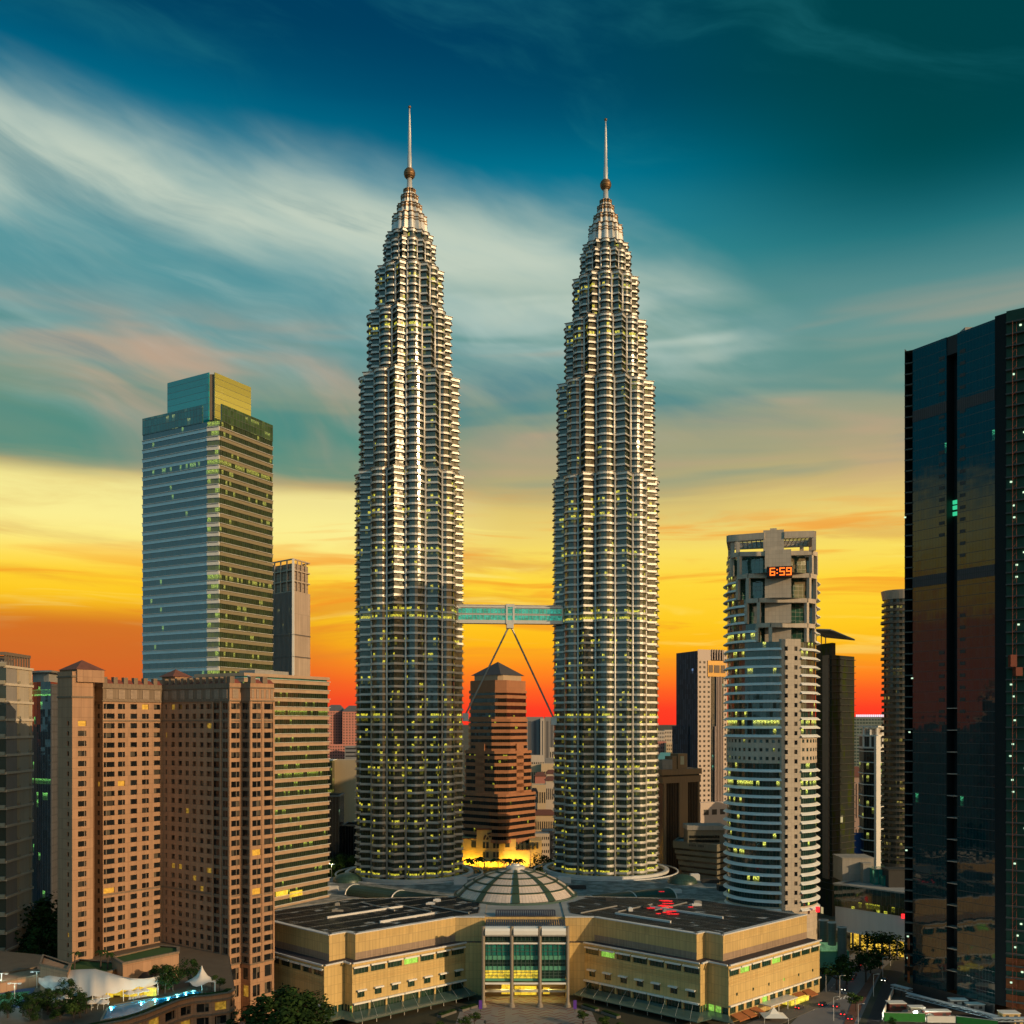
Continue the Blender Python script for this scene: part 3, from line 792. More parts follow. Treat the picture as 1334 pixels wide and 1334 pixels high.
def podium():
    t = thing('mall_podium', 'low grey roofed podium wing of the mall round the feet of the twin towers', 'podium', (0, 500, 0))
    poly = [(-74, 430), (-12, 426), (22, 426), (86, 430), (125, 445), (128, 500), (95, 560), (40, 575), (-45, 575), (-105, 560), (-112, 470)]
    b = MB(); b.walls(poly, 0, ZB); b.build('wall', TAN, t)
    def rm():
        m, nt, bb = newmat('cluttered roof'); o = tc(nt, 'Object'); x, y, z = sep(o)
        n = noise(vec(nt, x * .16, y * .16, 0.0), 1.0, 5.0, .65); k = white(vec(nt, (x / 3.1).floor(), (y / 2.0).floor(), 1.0))
        put(nt, bb.inputs['Base Color'], mix(nt, smooth(.42, .62, n) * .6 + k * .25, (.12, .13, .125), (.42, .43, .42))); bb.inputs['Roughness'].default_value = .7
        return m
    r = MB(); r.cap(poly, ZB); r.build('roof', rm(), t)
    rnd = random.Random(3)
    for P, s in ((TLP, -1), (TRP, 1)):
        c = MB(); c.lathe((P.x, P.y), [(36, ZB), (36, ZB + 1.5), (33.8, ZB + 1.5), (33.8, ZB - .1)], 40); c.build('roof_kerb', ROOFW, t)
        c = MB(); c.lathe((P.x, P.y), [(41.5, ZB + .02), (41.5, ZB + .6), (40.7, ZB + .6), (40.7, ZB + .02)], 40); c.build('roof_kerb', ROOFW, t)
    # green barrel vaults either side of the dome
    VG = wall('green barrel roof', (.035, .075, .055), .4, (1.6, 1.6), .6, .12, .15, .1)
    for a, b in (((-78, 506), (-29, 470)), ((36, 474), (76, 496))):
        a, b = Vector(a), Vector(b); d = (b - a).normalized(); n = Vector((-d.y, d.x)); m = MB(); L = (b - a).length
        N = 10; pr = [(6.0 * math.cos(math.pi * i / N), 4.2 * math.sin(math.pi * i / N)) for i in range(N + 1)]
        K = 12
        for k in range(K):
            p0, p1 = a + d * (L * k / K), a + d * (L * (k + 1) / K)
            for i in range(N):
                (w0, h0), (w1, h1) = pr[i], pr[i + 1]
                m.face([(*(p0 - n * w0), ZB + .4 + h0), (*(p1 - n * w0), ZB + .4 + h0), (*(p1 - n * w1), ZB + .4 + h1), (*(p0 - n * w1), ZB + .4 + h1)],
                       [(L * k / K, i * 1.6), (L * (k + 1) / K, i * 1.6), (L * (k + 1) / K, i * 1.6 + 1.6), (L * k / K, i * 1.6 + 1.6)])
        v = m.build('barrel_vault', VG, t)
        for p in (a, b, (a + b) / 2):
            e = MB()
            for i in range(N):
                (w0, h0), (w1, h1) = pr[i], pr[i + 1]
                e.tube((*(p - n * w0 * 1.02), ZB + .4 + h0 * 1.02), (*(p - n * w1 * 1.02), ZB + .4 + h1 * 1.02), .3, None, 6)
            e.build('rim', ALU, v)
        for u, nm in ((a, -1), (b, 1)):
            e = MB(); e.face([(*(u - n * w), ZB + .4 + h) for w, h in pr]); e.build('end_wall', CANOPYGL, v)
    # small green domes and plant on the roof
    for (px, py) in ((453, 1148), (889, 1150)):
        q = G(px, py, ZB); m = MB(); m.lathe(q, [(8 * math.cos(i * math.pi / 16), ZB + 4.6 * math.sin(i * math.pi / 16)) for i in range(8)] + [(0, ZB + 4.6)], 16)
        m.build('roof_dome', VG, t, True)
    for (px, py, w, d, h) in ((600, 1152, 7, 3, 3.5), (548, 1146, 4, 3, 3), (735, 1150, 7, 4, 3), (752, 1158, 9, 3, 1.6), (925, 1150, 9, 5, 2), (905, 1146, 5, 4, 3), (430, 1160, 8, 4, 2), (944, 1160, 7, 6, 2.5), (880, 1163, 6, 3, 1.5), (640, 1153, 5, 3, 2)):
        q = G(px, py, ZB); m = MB(); m.box(q[0] - w / 2, q[0] + w / 2, q[1] - d / 2, q[1] + d / 2, ZB, ZB + h)
        m.box(q[0] - w / 2 + .4, q[0] + w / 2 - .4, q[1] - d / 2 + .4, q[1] + d / 2 - .4, ZB + h, ZB + h + .3)
        m.build('plant_box', ROOFW if rnd.random() < .6 else DARK, t)
podium()

def dome():
    c = (1.6, 452.0); Rb = 26.5; zb = ZU - .2
    t = thing('mall_dome', 'stepped glass dome with green ribs on the mall roof', 'dome', (c[0], c[1], zb))
    PAN = wall('dome panes', (.72, .60, .52), .35, (1.5, .55), .62, .10, .15, .12)
    GRN = plain('dome green steel', (.05, .085, .055), .5, .2, .2)
    dr = MB(); dr.lathe(c, [(Rb + .8, ZB), (Rb + .8, zb + .7), (Rb - .4, zb + .7)], 48); dr.build('drum', CANOPYGL, t)
    n = 10; lev = [(1.0, 0), (.86, .30), (.70, .53), (.52, .72), (.33, .86), (.14, .95)]
    H = 11.6; a0 = R(-90 + 0)
    for k in range(5):
        (r0, h0), (r1, h1) = lev[k], lev[k + 1]
        z0, z1 = zb + .7 + H * h0, zb + .7 + H * h1 - .35
        for i in range(n):
            m = MB(); s0, s1 = a0 + 2 * math.pi * i / n, a0 + 2 * math.pi * (i + 1) / n; K = 4
            for j in range(K):
                t0, t1 = s0 + (s1 - s0) * j / K, s0 + (s1 - s0) * (j + 1) / K
                P = lambda r, a, z: (c[0] + Rb * r * math.cos(a), c[1] + Rb * r * math.sin(a), z)
                w = Rb * r0 * (t1 - t0)
                m.face([P(r0 * .985, t0, z0), P(r0 * .985, t1, z0), P(r1, t1, z1), P(r1, t0, z1)], [(j * w, 0), (j * w + w, 0), (j * w + w, 4), (j * w, 4)])
            m.build('dome_panel', PAN, t)
        g = MB(); rr = Rb * r0; g.lathe(c, [(rr + .1, z0 - .5), (rr + .35, z0 - .1), (rr - .4, z0 + .15), (rr - .9, z0 + .1)], 40); g.build('ring_beam', GRN, t)
    for i in range(n):
        a = a0 + 2 * math.pi * i / n; m = MB(); e = Vector((math.cos(a), math.sin(a))); s = Vector((-e.y, e.x))
        for k in range(5):
            (r0, h0), (r1, h1) = lev[k], lev[k + 1]; w0, w1 = 1.35 * (r0 + .25), 1.35 * (r1 + .25)
            p0, p1 = Vector(c) + e * Rb * r0, Vector(c) + e * Rb * r1; z0, z1 = zb + .95 + H * h0, zb + .6 + H * h1
            m.face([(*(p0 - s * w0), z0), (*(p0 + s * w0), z0), (*(p1 + s * w1), z1), (*(p1 - s * w1), z1)])
        m.build('rib', GRN, t)
    m = MB(); m.lathe(c, [(4.2, zb + H * .95), (4.2, zb + H + .9), (3.4, zb + H + 1.3), (0, zb + H + 1.3)], 24); m.build('cap', ALU, t)
    m = MB(); m.lathe(c, [(2.2, zb + H + 1.3), (2.0, zb + H + 2.0), (0, zb + H + 2.0)], 16); m.build('lantern', ALU, t)
dome()

# ================================================================== hotel with pool terrace, and the towers on the left
GRAN = wall('pink granite', (.36, .21, .125), .75, (3.3, 3.45), .76, .09, .14, .26)
GRAND = wall('dark granite for shade and trim', (.20, .145, .10), .75, (1.6, 3.45), .74, .09, .14, .24)  # darker granite on left-turned faces puts their shade into the colour; trim shares it
HOTELGL = glass('hotel window glass', (.012, .014, .016), (3.2, 3.45), .0, (1, .7, .1), .8, .10, 1.55, .08, .02, frame=(.16, .12, .09), curtain=.22, tintvar=1.0)
HOTELLIT = glow('hotel room light', (1.0, .58, .07), .30, (.8, .7))
E1 = Vector((.807, -.59)); E2 = Vector((.59, .807))
def v2(p): return (p[0], p[1])
RELIEF = wall('relief stone', (.36, .27, .20), .8, (.5, .5), .6, .08)
def hotel():
    I = (kx(212) * 379, 379.0); A = (kx(94) * 346, 346.0)
    Lb = walk(A, (-E1.x, -E1.y), 75); Lr = walk(A, E2, 121)
    R1 = walk(I, (-E2.x, -E2.y), 134); R0 = walk(R1, (-E1.x, -E1.y), 123)
    P0 = walk(I, E1, 277); P1 = walk(I, E1, 299); P2 = walk(P1, E2, 314); P3 = walk(P2, E1, 326); P4 = walk(P3, E2, 357)
    B1 = v2(Vector(P4) - E1 * 46); B2 = (B1[0] - 9, B1[1] + 4); B3 = v2(Vector(Lb) + E2 * 17)
    ZT, ZW, ZB0 = 119.0, 112.6, 9.0
    t = thing('hotel', 'L shaped pink granite hotel with punched windows and a notched parapet', 'hotel', (I[0], I[1], 0))
    W, D = MB(), MB(); wins = Wins(); rows = 27; rh = 3.42; zb = ZW - rows * rh
    # end tower of the left wing
    W.walls([Lb, A], ZW - 6, ZT + 3.5, False); facade(W, wins, Lb, A, ZW - 6 - 26 * rh, ZW - 6, 1, 26, .24, .44, .4, m0=4.0)
    W.walls([A, Lr], ZW - 6, ZT + 3.5, False); facade(W, wins, A, Lr, ZW - 6 - 26 * rh, ZW - 6, 1, 26, .42, .54, .45, m1=.3)
    W.walls([Lr, R0], 0, ZT, False)
    zt_ = ZW - 6 - 26 * rh; W.walls([Lb, A], 0, zt_, False); W.walls([A, Lr], 0, zt_, False)
    lo = zb
    facade(D, wins, R0, R1, lo, ZW, 1, rows, .30, .5, .3); D.walls([R0, R1], ZW, ZT, False)
    facade(W, wins, R1, I, lo, ZW, 5, rows, .5, .55, .45, fws=[.88, .58, .58, .58, .58])
    D.walls([R1, I], ZW, ZT, False)
    facade(W, wins, I, P0, lo, ZW, 7, rows, .44, .54, .45, fws=[.24, .52, .52, .52, .52, .52, .66])
    D.walls([I, P0], ZW, ZT, False)
    facade(D, wins, P0, P1, lo, ZW, 2, rows, .74, .66, .35, fws=[.86, .6]); D.walls([P0, P1], ZW, ZT, False)
    facade(W, wins, P1, P2, lo, ZW, 1, rows, .74, .6, .35); W.walls([P1, P2], ZW, ZT, False)
    facade(D, wins, P2, P3, lo, ZW, 1, rows, .78, .66, .35); D.walls([P2, P3], ZW, ZT, False)
    facade(W, wins, P3, P4, lo, ZW, 2, rows, .74, .62, .35); W.walls([P3, P4], ZW, ZT, False)
    for a, b in ((R0, R1), (R1, I), (I, P0)): W.walls([a, b], 0, lo, False)
    for a, b, n in ((P0, P1, 2), (P1, P2, 1), (P2, P3, 1), (P3, P4, 2)): facade(W, wins, a, b, 8, lo, n, 2, .6, .66, .4); W.walls([a, b], 0, 8, False)
    for a, b in ((P4, B1), (B1, B2), (B2, B3), (B3, Lb)): W.walls([a, b], 0, ZT, False)
    W.build('wall', GRAN, t); D.build('bay_wall', GRAND, t)
    wins.build(HOTELGL, t, 'window', 100, HOTELLIT, .035, random.Random(11))
    poly = [R0, R1, I, P0, P1, P2, P3, P4, B1, B2, B3]
    rf = MB(); rf.cap(poly, ZT - 1.2); rf.cap([Lb, A, Lr, R0, B3], ZT - 1.15); rf.build('roof', ROOFG, t)
    # cornices, relief panels and the notched parapet
    co = MB(); front = [R0, R1, I, P1, P2, P3, P4]
    for z, o in ((ZW, .5), (ZW + 4.6, .35), (ZW - 7.0, .25), (lo + .2, .45), (lo + 24, .2)):
        co.ring(offset(front, o, False), offset(front, -.1, False), z, z + .5, closed=False)
    for z in (ZW + 1, ZT + 1.5): co.ring(offset([Lb, A, Lr], .35, False), offset([Lb, A, Lr], -.1, False), z, z + .6, closed=False)
    co.build('cornice', GRAND, t)
    rib = MB()
    for a, b in ((P1, P2), (P3, P4), (P0, P1), (P2, P3)):
        for u in (0.03, .5, .97):
            if u == .5 and (a, b) in ((P1, P2), (P2, P3)): continue
            p = Vector(lerp(a, b, u)); d = (Vector(b) - Vector(a)).normalized()
            rib.strip(p - d * .35, p + d * .35, 0, .3, lo, ZW)
    rib.build('pilaster', GRAN, t)
    for a, b, n in ((R1, I, 5), (I, P0, 6), (P0, P1, 2), (P1, P2, 1), (P3, P4, 5)):
        for k in range(n):
            p, q = Vector(lerp(a, b, (k + .25) / n)), Vector(lerp(a, b, (k + .75) / n)); pan = MB(); pan.strip(p, q, 0, .18, ZW + 1.0, ZW + 4.3); pan.build('relief_panel', RELIEF, t)
    for a, b, n in ((R0, R1, 1), (R1, I, 6), (I, P0, 8), (P0, P1, 3), (P1, P2, 1), (P3, P4, 2)):
        for k in range(n):
            p, q = Vector(lerp(a, b, (k + .02) / n)), Vector(lerp(a, b, (k + .42) / n)); m = MB(); m.strip(p, q, -1.4, .12, ZT, ZT + 2.3); m.build('parapet_block', GRAND, t)
            p, q = Vector(lerp(a, b, (k + .42) / n)), Vector(lerp(a, b, (k + 1.02) / n)); e = (q - p).normalized(); nn = Vector((e.y, -e.x)); m = MB()
            m.face([(*p, ZT), (*q, ZT), (*(q - nn * 2.2), ZT + 1.5), (*(p - nn * 2.2), ZT + 1.5)]); m.build('roof_slope', plain('red roof tiles', (.22, .055, .035), .8) if not bpy.data.materials.get('red roof tiles') else bpy.data.materials['red roof tiles'], t)
    # pyramid roofs
    def pyr(c, r, z0, h, m, nm, par):
        b = MB(); q = [(c[0] + E1.x * sx * r + E2.x * sy * r, c[1] + E1.y * sx * r + E2.y * sy * r) for sx, sy in ((-1, -1), (1, -1), (1, 1), (-1, 1))]
        for i in range(4): b.face([(*q[i], z0), (*q[(i + 1) % 4], z0), (*c, z0 + h)])
        b.face([(*x, z0) for x in q[::-1]]); return b.build(nm, m, par)
    c = lerp(Lb, Lr, .5); c = (c[0] + E2.x * 2.5, c[1] + E2.y * 2.5)
    tw = MB(); tw.obox(c, E1, 11, 10, ZT, ZT + 4.2); tw.build('turret', GRAN, t); pyr(c, 5.6, ZT + 4.2, 3.6, TERRA, 'turret_roof', t)
    c = (kx(229) * 392, 392); tw = MB(); tw.obox(c, E1, 11, 9, ZT - 1.2, ZT + 2.5); tw.obox(c, E1, 8, 6.5, ZT + 2.5, ZT + 3.6); tw.build('turret', GRAN, t); pyr(c, 4.6, ZT + 3.6, 3.0, TERRA, 'turret_roof', t)
    m = MB(); p = at(322, 880, 372); q = at(344, 889, 366); m.tube(p, q, .22, .22, 6); m.box(q.x - 1.0, q.x + 1.0, q.y - 1, q.y + 1, ZT - 1.2, q.z + .3); m.build('roof_davit', WHITE, t)
    return dict(I=I, A=A, Lb=Lb, Lr=Lr, R0=R0, R1=R1, P1=P1, P2=P2, P3=P3, P4=P4, lo=lo)
HT = hotel()

# ------------------------------------------------------------------ generic banded office tower
def banded(t, poly, z0, z1, fh, bh, off, mband, mglass, ledge=None, name='cladding', cap=None):
    g = MB(); g.walls(poly, z0, z1); g.build('glazing', mglass, t)
    c = MB(); l = MB(); o, i = offset(poly, off), offset(poly, -.15)
    n = round((z1 - z0) / fh); fh = (z1 - z0) / n
    for k in range(n + 1):
        z = z0 + k * fh; c.ring(o, i, z, min(z + bh, z1 + bh))
        if ledge: l.ring(offset(poly, off + ledge), offset(poly, off - .05), z + bh - .12, z + bh + .1)
    c.build(name, mband, t)
    if ledge: l.build('louvre', ALU, t)
    r = MB(); r.cap(poly, z1 + .3); r.build('roof', cap or ROOFG, t)
# tall glass office tower with a glass penthouse
def office_tower():
    t = thing('office_tower', 'tall blue green glass office tower with pale floor bands and a glass penthouse', 'office tower', (-160, 540, 0))
    d0 = 522.0; zt = zat(549, 522)
    L0 = (kx(186) * 548, 548.0); C0 = (kx(270) * 523, 523.0); C1 = (kx(286) * 521, 521.0); R0 = (kx(355) * 560, 560.0)
    poly = [L0, C0, C1, R0, (R0[0] - 30, R0[1] + 34), (L0[0] + 6, L0[1] + 30)]
    GL = glass('tower glass teal reflection tint', (.001, .045, .070), (1.5, 4.886), .03, (.5, .8, .15), .5, .06, 2.1, .06, .02)  # what each side reflects is put into its glass colour
    GR = glass('tower glass warm reflection tint', (.032, .048, .018), (1.5, 4.886), .12, (.85, .75, .12), .55, .08, 1.9, .10, .02)
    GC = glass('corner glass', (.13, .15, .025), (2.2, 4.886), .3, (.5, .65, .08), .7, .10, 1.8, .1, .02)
    n = 53; z0 = 0; fh = zt / n
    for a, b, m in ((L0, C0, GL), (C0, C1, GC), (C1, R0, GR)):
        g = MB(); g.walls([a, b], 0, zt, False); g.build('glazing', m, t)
    g = MB(); g.walls([poly[3], poly[4], poly[5], poly[0]], 0, zt, False); g.build('rear_wall', CONC, t)
    ms = [plain('bands sky light tint', (.58, .82, .92), .45, .1), WHITE, plain('bands warm light tint', (.30, .26, .17), .4, .3), ALU]  # band colours hold cool sky light on the left, warm light on the right
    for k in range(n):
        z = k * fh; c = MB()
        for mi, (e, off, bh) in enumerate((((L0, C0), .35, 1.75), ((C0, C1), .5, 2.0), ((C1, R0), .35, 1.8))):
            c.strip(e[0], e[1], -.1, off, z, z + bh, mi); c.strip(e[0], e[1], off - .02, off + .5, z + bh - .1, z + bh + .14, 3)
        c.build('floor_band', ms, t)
    r = MB(); r.cap(poly, zt); r.build('roof', ROOFG, t)
    # crown screen and penthouse, side reflections put into their glass colours
    SC = glass('roof screen reflection tint', (.01, .13, .135), (2.3, 3.6), .12, (.7, .75, .2), .4, .09, 1.9, .08, .02, vmull=.06)
    SR = glass('roof screen reflection tint east', (.05, .09, .035), (2.3, 3.6), .3, (.75, .75, .15), .4, .09, 1.9, .08, .02, vmull=.06)
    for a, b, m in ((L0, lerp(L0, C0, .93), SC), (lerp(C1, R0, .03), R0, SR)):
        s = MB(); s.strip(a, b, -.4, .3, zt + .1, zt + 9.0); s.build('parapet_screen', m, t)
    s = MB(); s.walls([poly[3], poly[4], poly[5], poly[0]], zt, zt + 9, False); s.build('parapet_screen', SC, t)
    PL = glass('penthouse reflection tint', (.006, .34, .36), (30, 3.4), .0, (1, 1, 1), 0, .001, 2.0, .12, .006, vmull=.05)
    PR = glass('penthouse reflection tint east', (.42, .40, .09), (30, 3.4), .0, (1, 1, 1), 0, .001, 1.7, .2, .006, vmull=.05)
    a, b = (kx(218) * 552, 552.0), (kx(272) * 535, 535.0); c, d = (kx(280) * 535, 535.0), (kx(327) * 559, 559.0)
    zp = zat(485, 535)
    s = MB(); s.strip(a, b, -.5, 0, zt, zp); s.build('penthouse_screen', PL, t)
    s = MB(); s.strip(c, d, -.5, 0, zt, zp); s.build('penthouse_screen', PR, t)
    s = MB(); s.prism([(b[0] - .2, b[1] + 1.2), (c[0] + .2, c[1] + 1.2), (d[0] - .8, d[1] + .3), (d[0] - 20, d[1] + 22), (a[0] + .8, a[1] + 10), (a[0] + .5, a[1] + .8)], zt, zp - .6); s.build('penthouse', plain('penthouse core', (.20, .15, .11), .7), t)
office_tower()
def lower_block():
    a = (kx(318) * 450, 450.0); b = (kx(427) * 497, 497.0); zt = zat(882.5, 497)
    t = thing('office_block', 'tan banded mid rise office block beside the hotel', 'office block', ((a[0] + b[0]) / 2, 480, 0))
    n = Vector((b[1] - a[1], a[0] - b[0])).normalized(); w = -n * 30
    poly = [a, b, (b[0] + w.x, b[1] + w.y), (a[0] + w.x, a[1] + w.y)]
    banded(t, poly, 20, zt - 4, 4.15, 1.75, .55, wall('tan aluminium bands', (.44, .31, .21), .5, (3.0, 9), .85, .05, .06, .1, .1),
           glass('office glass', (.02, .03, .012), (1.3, 4.15), .13, (.75, .85, .10), .8, .10, 1.7, .1, .015), .5)
    m = MB(); m.walls(poly, 0, 20); m.build('base_wall', CONC, t)
    m = MB(); m.walls(offset(poly, -.3), zt - 4, zt - 1.4); m.build('top_glazing', GREENG, t)
    m = MB(); m.ring(offset(poly, .7), offset(poly, -1), zt - 1.4, zt); m.build('parapet', bpy.data.materials['tan aluminium bands'], t)
    for px0, px1 in ((358, 373), (376, 392)):
        p, q = walk(a, Vector(b) - Vector(a), px0), walk(a, Vector(b) - Vector(a), px1)
        m = MB(); m.strip(p, q, .6, .9, zat(1169, p[1]), zat(1162, p[1])); m.build('lit_window', YELLOW, t)
    m = MB(); c = ((a[0] + b[0]) / 2 + w.x * .5, (a[1] + b[1]) / 2 + w.y * .5); m.obox(c, Vector(b) - Vector(a), 22, 10, zt, zt + 2.2); m.build('plant_room', CONC, t)
lower_block()
def striped_tower():
    L, C, Rr = (kx(350) * 828, 828.0), (kx(382) * 805, 805.0), (kx(403.5) * 828, 828.0); zt = zat(728, 805)
    t = thing('office_tower', 'slim tower of vertical fins with an open concrete frame on top, behind the glass tower', 'office tower', (C[0], C[1], 0))
    poly = [L, C, Rr, (Rr[0] - 22, Rr[1] + 28), (L[0] + 1, L[1] + 26)]
    zg = zat(770, 805)
    g = MB(); g.walls(poly, 0, zg); g.build('glazing', glass('finned glass', (.10, .15, .19), (1.3, 4.0), .02, (.8, .7, .2), .5, .35, 1.7, .15, .01, (.16, .15, .14)), t)
    s = MB(); s.strip(C, Rr, -.1, .4, 0, zg); s.build('side_wall', wall('grey brown panels', (.40, .31, .24), .7, (3.4, 17.4), .7, .14), t)
    f = MB()
    for k in range(7):
        z = 70 + k * 17.4
        f.ring(offset(poly, .7), offset(poly, -.2), z, z + .8)
    f.build('cladding', plain('dark floor bands', (.10, .09, .085), .6), t)
    f = MB()
    d = (Vector(C) - Vector(L)).normalized(); k = 1.0
    while k < (Vector(C) - Vector(L)).length:
        p = Vector(L) + d * k; f.strip(p, p + d * .35, 0, .7, 60, zg); k += 1.7
    f.build('louvre', STEEL_DULL, t)
    f = MB(); f.obox(C, (1, 0), 1.6, 1.6, 40, zt); f.build('corner_post', WHITE, t)
    cf = MB()
    for k in range(4):
        z = zg + (zt - zg) * k / 3; cf.ring(offset(poly, .3), offset(poly, -1.0), z - .5, z + .4)
    for i in range(3):
        a, b = poly[i], poly[(i + 1) % 5]
        if i == 2: continue
        for u in (0.0, .25, .5, .75): p = lerp(a, b, u); cf.obox(p, (1, 0), 1.0, 1.0, zg, zt)
    cf.build('crown_frame', plain('raw concrete', (.45, .36, .28), .85), t)
    m = MB(); m.prism(offset(poly, -1.2), zg, zt - 3); m.build('plant_room', wall('crown panels', (.34, .26, .2), .8, (4, 3), .55, .25), t)
striped_tower()
def apartment_block():
    C = (kx(8) * 380, 380.0); Bk = (kx(42) * 403, 403.0); zt = zat(849, 380)
    t = thing('apartment_block', 'beige apartment block with wide floor bands and shaded balconies at the frame edge', 'apartment block', (C[0], C[1], 0))
    L = (C[0] - 22, C[1] - 2)
    poly = [L, C, Bk, (Bk[0] - 26, Bk[1] + 2)]
    n = 18; fh = 6.6; zt0 = zt - 5.0
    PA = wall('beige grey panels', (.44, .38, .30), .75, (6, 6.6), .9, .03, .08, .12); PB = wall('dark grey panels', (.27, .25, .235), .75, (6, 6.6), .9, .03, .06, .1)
    d = Vector(Bk) - Vector(C); Ld = d.length
    A, Dk = MB(), MB()
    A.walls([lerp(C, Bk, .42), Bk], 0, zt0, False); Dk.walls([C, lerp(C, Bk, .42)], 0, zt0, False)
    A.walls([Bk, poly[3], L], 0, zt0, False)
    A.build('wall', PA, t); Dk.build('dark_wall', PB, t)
    g = MB(); g.walls([L, C], 0, zt0, False); g.build('glazing', glass('apartment glass', (.05, .06, .045), (2.8, 6.6), .05, (1, .75, .2), .6, .08, 1.6, .1), t)
    sl_, rl, wn = MB(), MB(), Wins()
    for k in range(n):
        z = zt0 - k * fh
        sl_.ring(offset(poly, .45), offset(poly, -.2), z - .9, z)
        rl.strip(L, C, .5, 1.4, z - .5, z + .9)
        for u in (.40, .86):
            p, q = lerp(C, Bk, u), lerp(C, Bk, u + .09); m = MB()
            wn.add([(*(Vector(p) + Vector((.06, -.02))), z - 6.0), (*(Vector(q) + Vector((.06, -.02))), z - 6.0), (*(Vector(q) + Vector((.06, -.02))), z - 1.0), (*(Vector(p) + Vector((.06, -.02))), z - 1.0)])
            rl.strip(lerp(C, Bk, u + .02), lerp(C, Bk, u + .07), .1, .8, z - 6.4, z - 5.6)
    sl_.build('cladding', wall('floor slab paint', (.58, .50, .40), .7, None), t); rl.build('balcony_edge', plain('balcony', (.30, .27, .20), .6), t)
    wn.build(plain('cream shutter', (.45, .36, .24), .7), t, 'window', 60)
    p = MB(); p.strip(L, C, -.1, .5, zt0, zt0 + 1.2); p.build('parapet', CONC, t)
    r = MB(); r.cap(poly, zt0); r.build('roof', ROOFG, t)
    r = MB(); r.ring(offset(poly, -.4), offset(poly, -1.0), zt - 1.2, zt); r.build('roof_beam', plain('raw concrete dark', (.16, .12, .09), .85), t)
    for i in range(10):
        q = lerp(C, Bk, (i + .5) / 10); m = MB(); m.obox((q[0] - .8, q[1]), (1, 0), .6, .5, zt0, zt - 1.2); m.build('roof_post', bpy.data.materials['raw concrete dark'], t)
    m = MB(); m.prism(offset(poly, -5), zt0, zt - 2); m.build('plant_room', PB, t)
apartment_block()
def blue_tower():
    L, C, B = (kx(38) * 500, 500.0), (kx(66) * 486, 486.0), (kx(88) * 510, 510.0); zt = zat(888, 486)
    t = thing('office_tower', 'dark blue curved glass tower between the beige apartments and the hotel', 'office tower', (C[0], C[1], 0))
    arc = []
    for i in range(7):
        u = i / 6; q = lerp(L, C, u); w = math.sin(math.pi * u) * 3.0; arc.append((q[0], q[1] - w))
    poly = arc + [B, (B[0] - 20, B[1] + 22), (L[0] - 4, L[1] + 16)]
    g = MB(); g.walls(poly, 0, zt); g.build('glazing', glass('midnight glass', (.006, .018, .035), (1.6, 3.6), .035, (.25, .8, .15), .8, .06, 1.9, .06, .02,
        special=((118, 121, .9), (76, 78.5, .7))), t)
    r = MB(); r.prism(offset(poly, -1.5), zt, zt + 5); r.build('plant_room', CONC, t)
    r = MB(); r.ring(offset(poly, .6), offset(poly, -2.5), zt + 4.5, zt + 5.4); r.cap(offset(poly, -.3), zt + .05); r.build('roof', STEEL_DULL, t)
    w = MB(); w.strip(C, B, .05, .8, 0, zt - 1); w.build('side_wall', wall('slate side', (.12, .12, .13), .7, (1.2, 3.6), .6, .3), t)
    for k in range(28):
        q = lerp(C, B, .45); d = Vector(B) - Vector(C); d.normalize(); p = Vector(q); m = MB(); z = zt - 5 - k * 3.6
        m.strip(p, p + d * .9, .85, 1.0, z, z + 1.3); m.build('window', WHITE if k % 2 else HOTELGL, t)
blue_tower()

